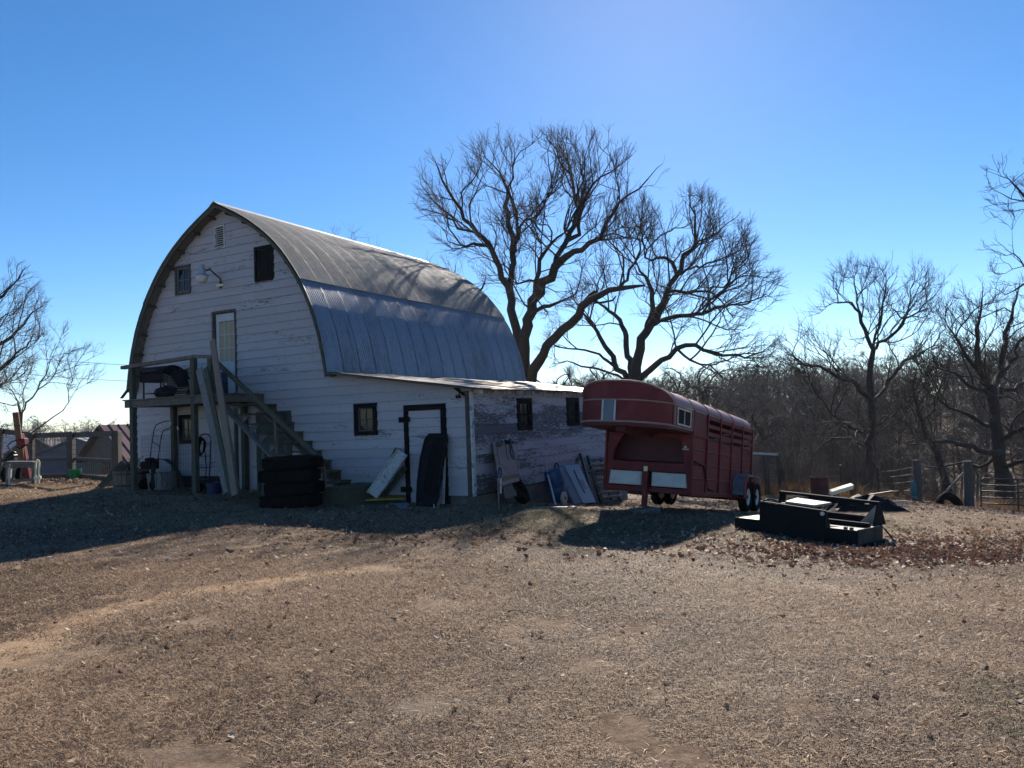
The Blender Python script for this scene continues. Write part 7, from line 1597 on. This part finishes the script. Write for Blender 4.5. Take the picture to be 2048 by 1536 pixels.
def leaf(seed, mt, L=.085):
    rr = random.Random(seed); n = 5; top = []; c1 = rr.uniform(-.5, .9); cz = rr.uniform(.1, .5); V = []; F = []
    for i in range(n + 1):
        t_ = i / n; xx = (t_ - .5) * L; w_ = L * .28 * math.sin(math.pi * min(1, t_ * .92 + .06)) * (1 + (.35 if i % 2 else -.25)); zz = L * (cz * (t_ - .5) ** 2 * 2.2); V += [(xx, -w_, zz + w_ * c1 * .9), (xx, 0, zz), (xx, w_, zz + w_ * c1)]
    for i in range(n): b = i * 3; F += [(b, b + 1, b + 4, b + 3), (b + 1, b + 2, b + 5, b + 4)]
    me = bpy.data.meshes.new('leaf'); me.from_pydata(V, [], F); me.update(); me.materials.append(M[mt]); return bpy.data.objects.new('leaf_%d' % seed, me)
ls_ = [leaf(1, 'leafpale'), leaf(2, 'leafbrown'), leaf(3, 'leafred'), leaf(4, 'leafpale', .07), leaf(5, 'leafbrown', .1), leaf(6, 'leafred', .075)]
X = []; Y = []; I = []
x, y = field(7500, 2.2, 30, .6); X.append(x); Y.append(y); I.append(rg.choice([0, 0, 3, 3, 1, 4], 7500))
def patch(n, cx, cy, sx, sy, ch): X.append(rg.normal(cx, sx, n)); Y.append(rg.normal(cy, sy, n)); I.append(rg.choice(ch, n))
patch(10500, 9.0, 11.0, 2.7, 1.6, [2, 5, 1, 1, 0, 3, 3]); patch(2500, 5.3, 10.3, 1.6, .6, [2, 5, 1, 3]); patch(5000, 11.5, 12, 2.6, 1.8, [2, 5, 1, 4, 0, 3]); patch(2200, 11, 24.5, 5, 1.6, [0, 3, 1]); patch(1800, 15, 24.5, 2.5, 1.6, [0, 3, 1]); patch(1200, 7.6, 23.5, 1.6, 1.0, [0, 3, 1])
patch(200, -1.0, 11.5, 1.4, .6, [1, 4]); patch(900, -12.5, 23.5, 2.5, .6, [0, 3, 1]); patch(150, 2.2, 8.5, 2, .8, [1, 4, 2]); patch(120, -3.0, 6.6, 1.5, 1, [0, 3, 4])
x = np.concatenate(X); y = np.concatenate(Y); idx = np.concatenate(I); n = len(x); la = (x - BO[0]) * BA[0] + (y - BO[1]) * BA[1]; lb = (x - BO[0]) * BB[0] + (y - BO[1]) * BB[1]; ok = ~((la > -.1) & (lb > -.1) & (lb < 11.2) & (la < 10)) & (y > 1.5); x, y, idx = x[ok], y[ok], idx[ok]; n = len(x)
scatter('fallen_leaves', np.c_[x, y, Hn(x, y) + rg.uniform(.012, .035, n)], ls_, idx, rg.uniform(0, 6.28, n), (rg.normal(0, .35, n), rg.normal(0, .35, n)), rg.uniform(.3, 1.1, n) * np.where(y > 9, 1.25, .7))
tg = [clump(21, 40, .12, (.35, .9), (1.1, 1.5), .007, ['tallgrass', 'straw2'], .3), clump(22, 30, .14, (.25, .6), (.9, 1.5), .006, ['tallgrass', 'straw'], .3)]
x = np.r_[rg.normal(11.2, 1.3, 260), rg.uniform(6, 22, 420), rg.uniform(-60, -50, 160), rg.normal(8.4, .25, 10)]; y = np.r_[rg.normal(31.5, .8, 260), rg.uniform(28.8, 33, 420), rg.uniform(25.5, 27.5, 160), rg.normal(14.2, .2, 10)]; n = len(x)
scatter('tall_dead_grass', np.c_[x, y, Hn(x, y)], tg, rg.integers(0, 2, n), rg.uniform(0, 6.28, n), (0, 0), np.where(y < 20, .35, rg.uniform(.6, 1.2, n)))
print('TREE TRIS', NTRI[0])
# ============================================================ AIR
def haze(dens):
    mb = MB(); mb.bx(-700, 700, -60, 900, -12.0, 22.0); o = mb.build('haze', M['dark'], None); tag(o, kind='stuff'); o.data.materials.clear()
    m = bpy.data.materials.new('thin_haze'); m.use_nodes = True; t = m.node_tree; t.nodes.clear(); out = t.nodes.new('ShaderNodeOutputMaterial'); v = t.nodes.new('ShaderNodeVolumePrincipled')
    v.inputs['Color'].default_value = (.82, .9, 1, 1); v.inputs['Density'].default_value = dens; v.inputs['Anisotropy'].default_value = .35; t.links.new(v.outputs[0], out.inputs['Volume']); o.data.materials.append(m)
haze(.00012)
S.cycles.volume_bounces = 0
bpy.context.view_layer.update()
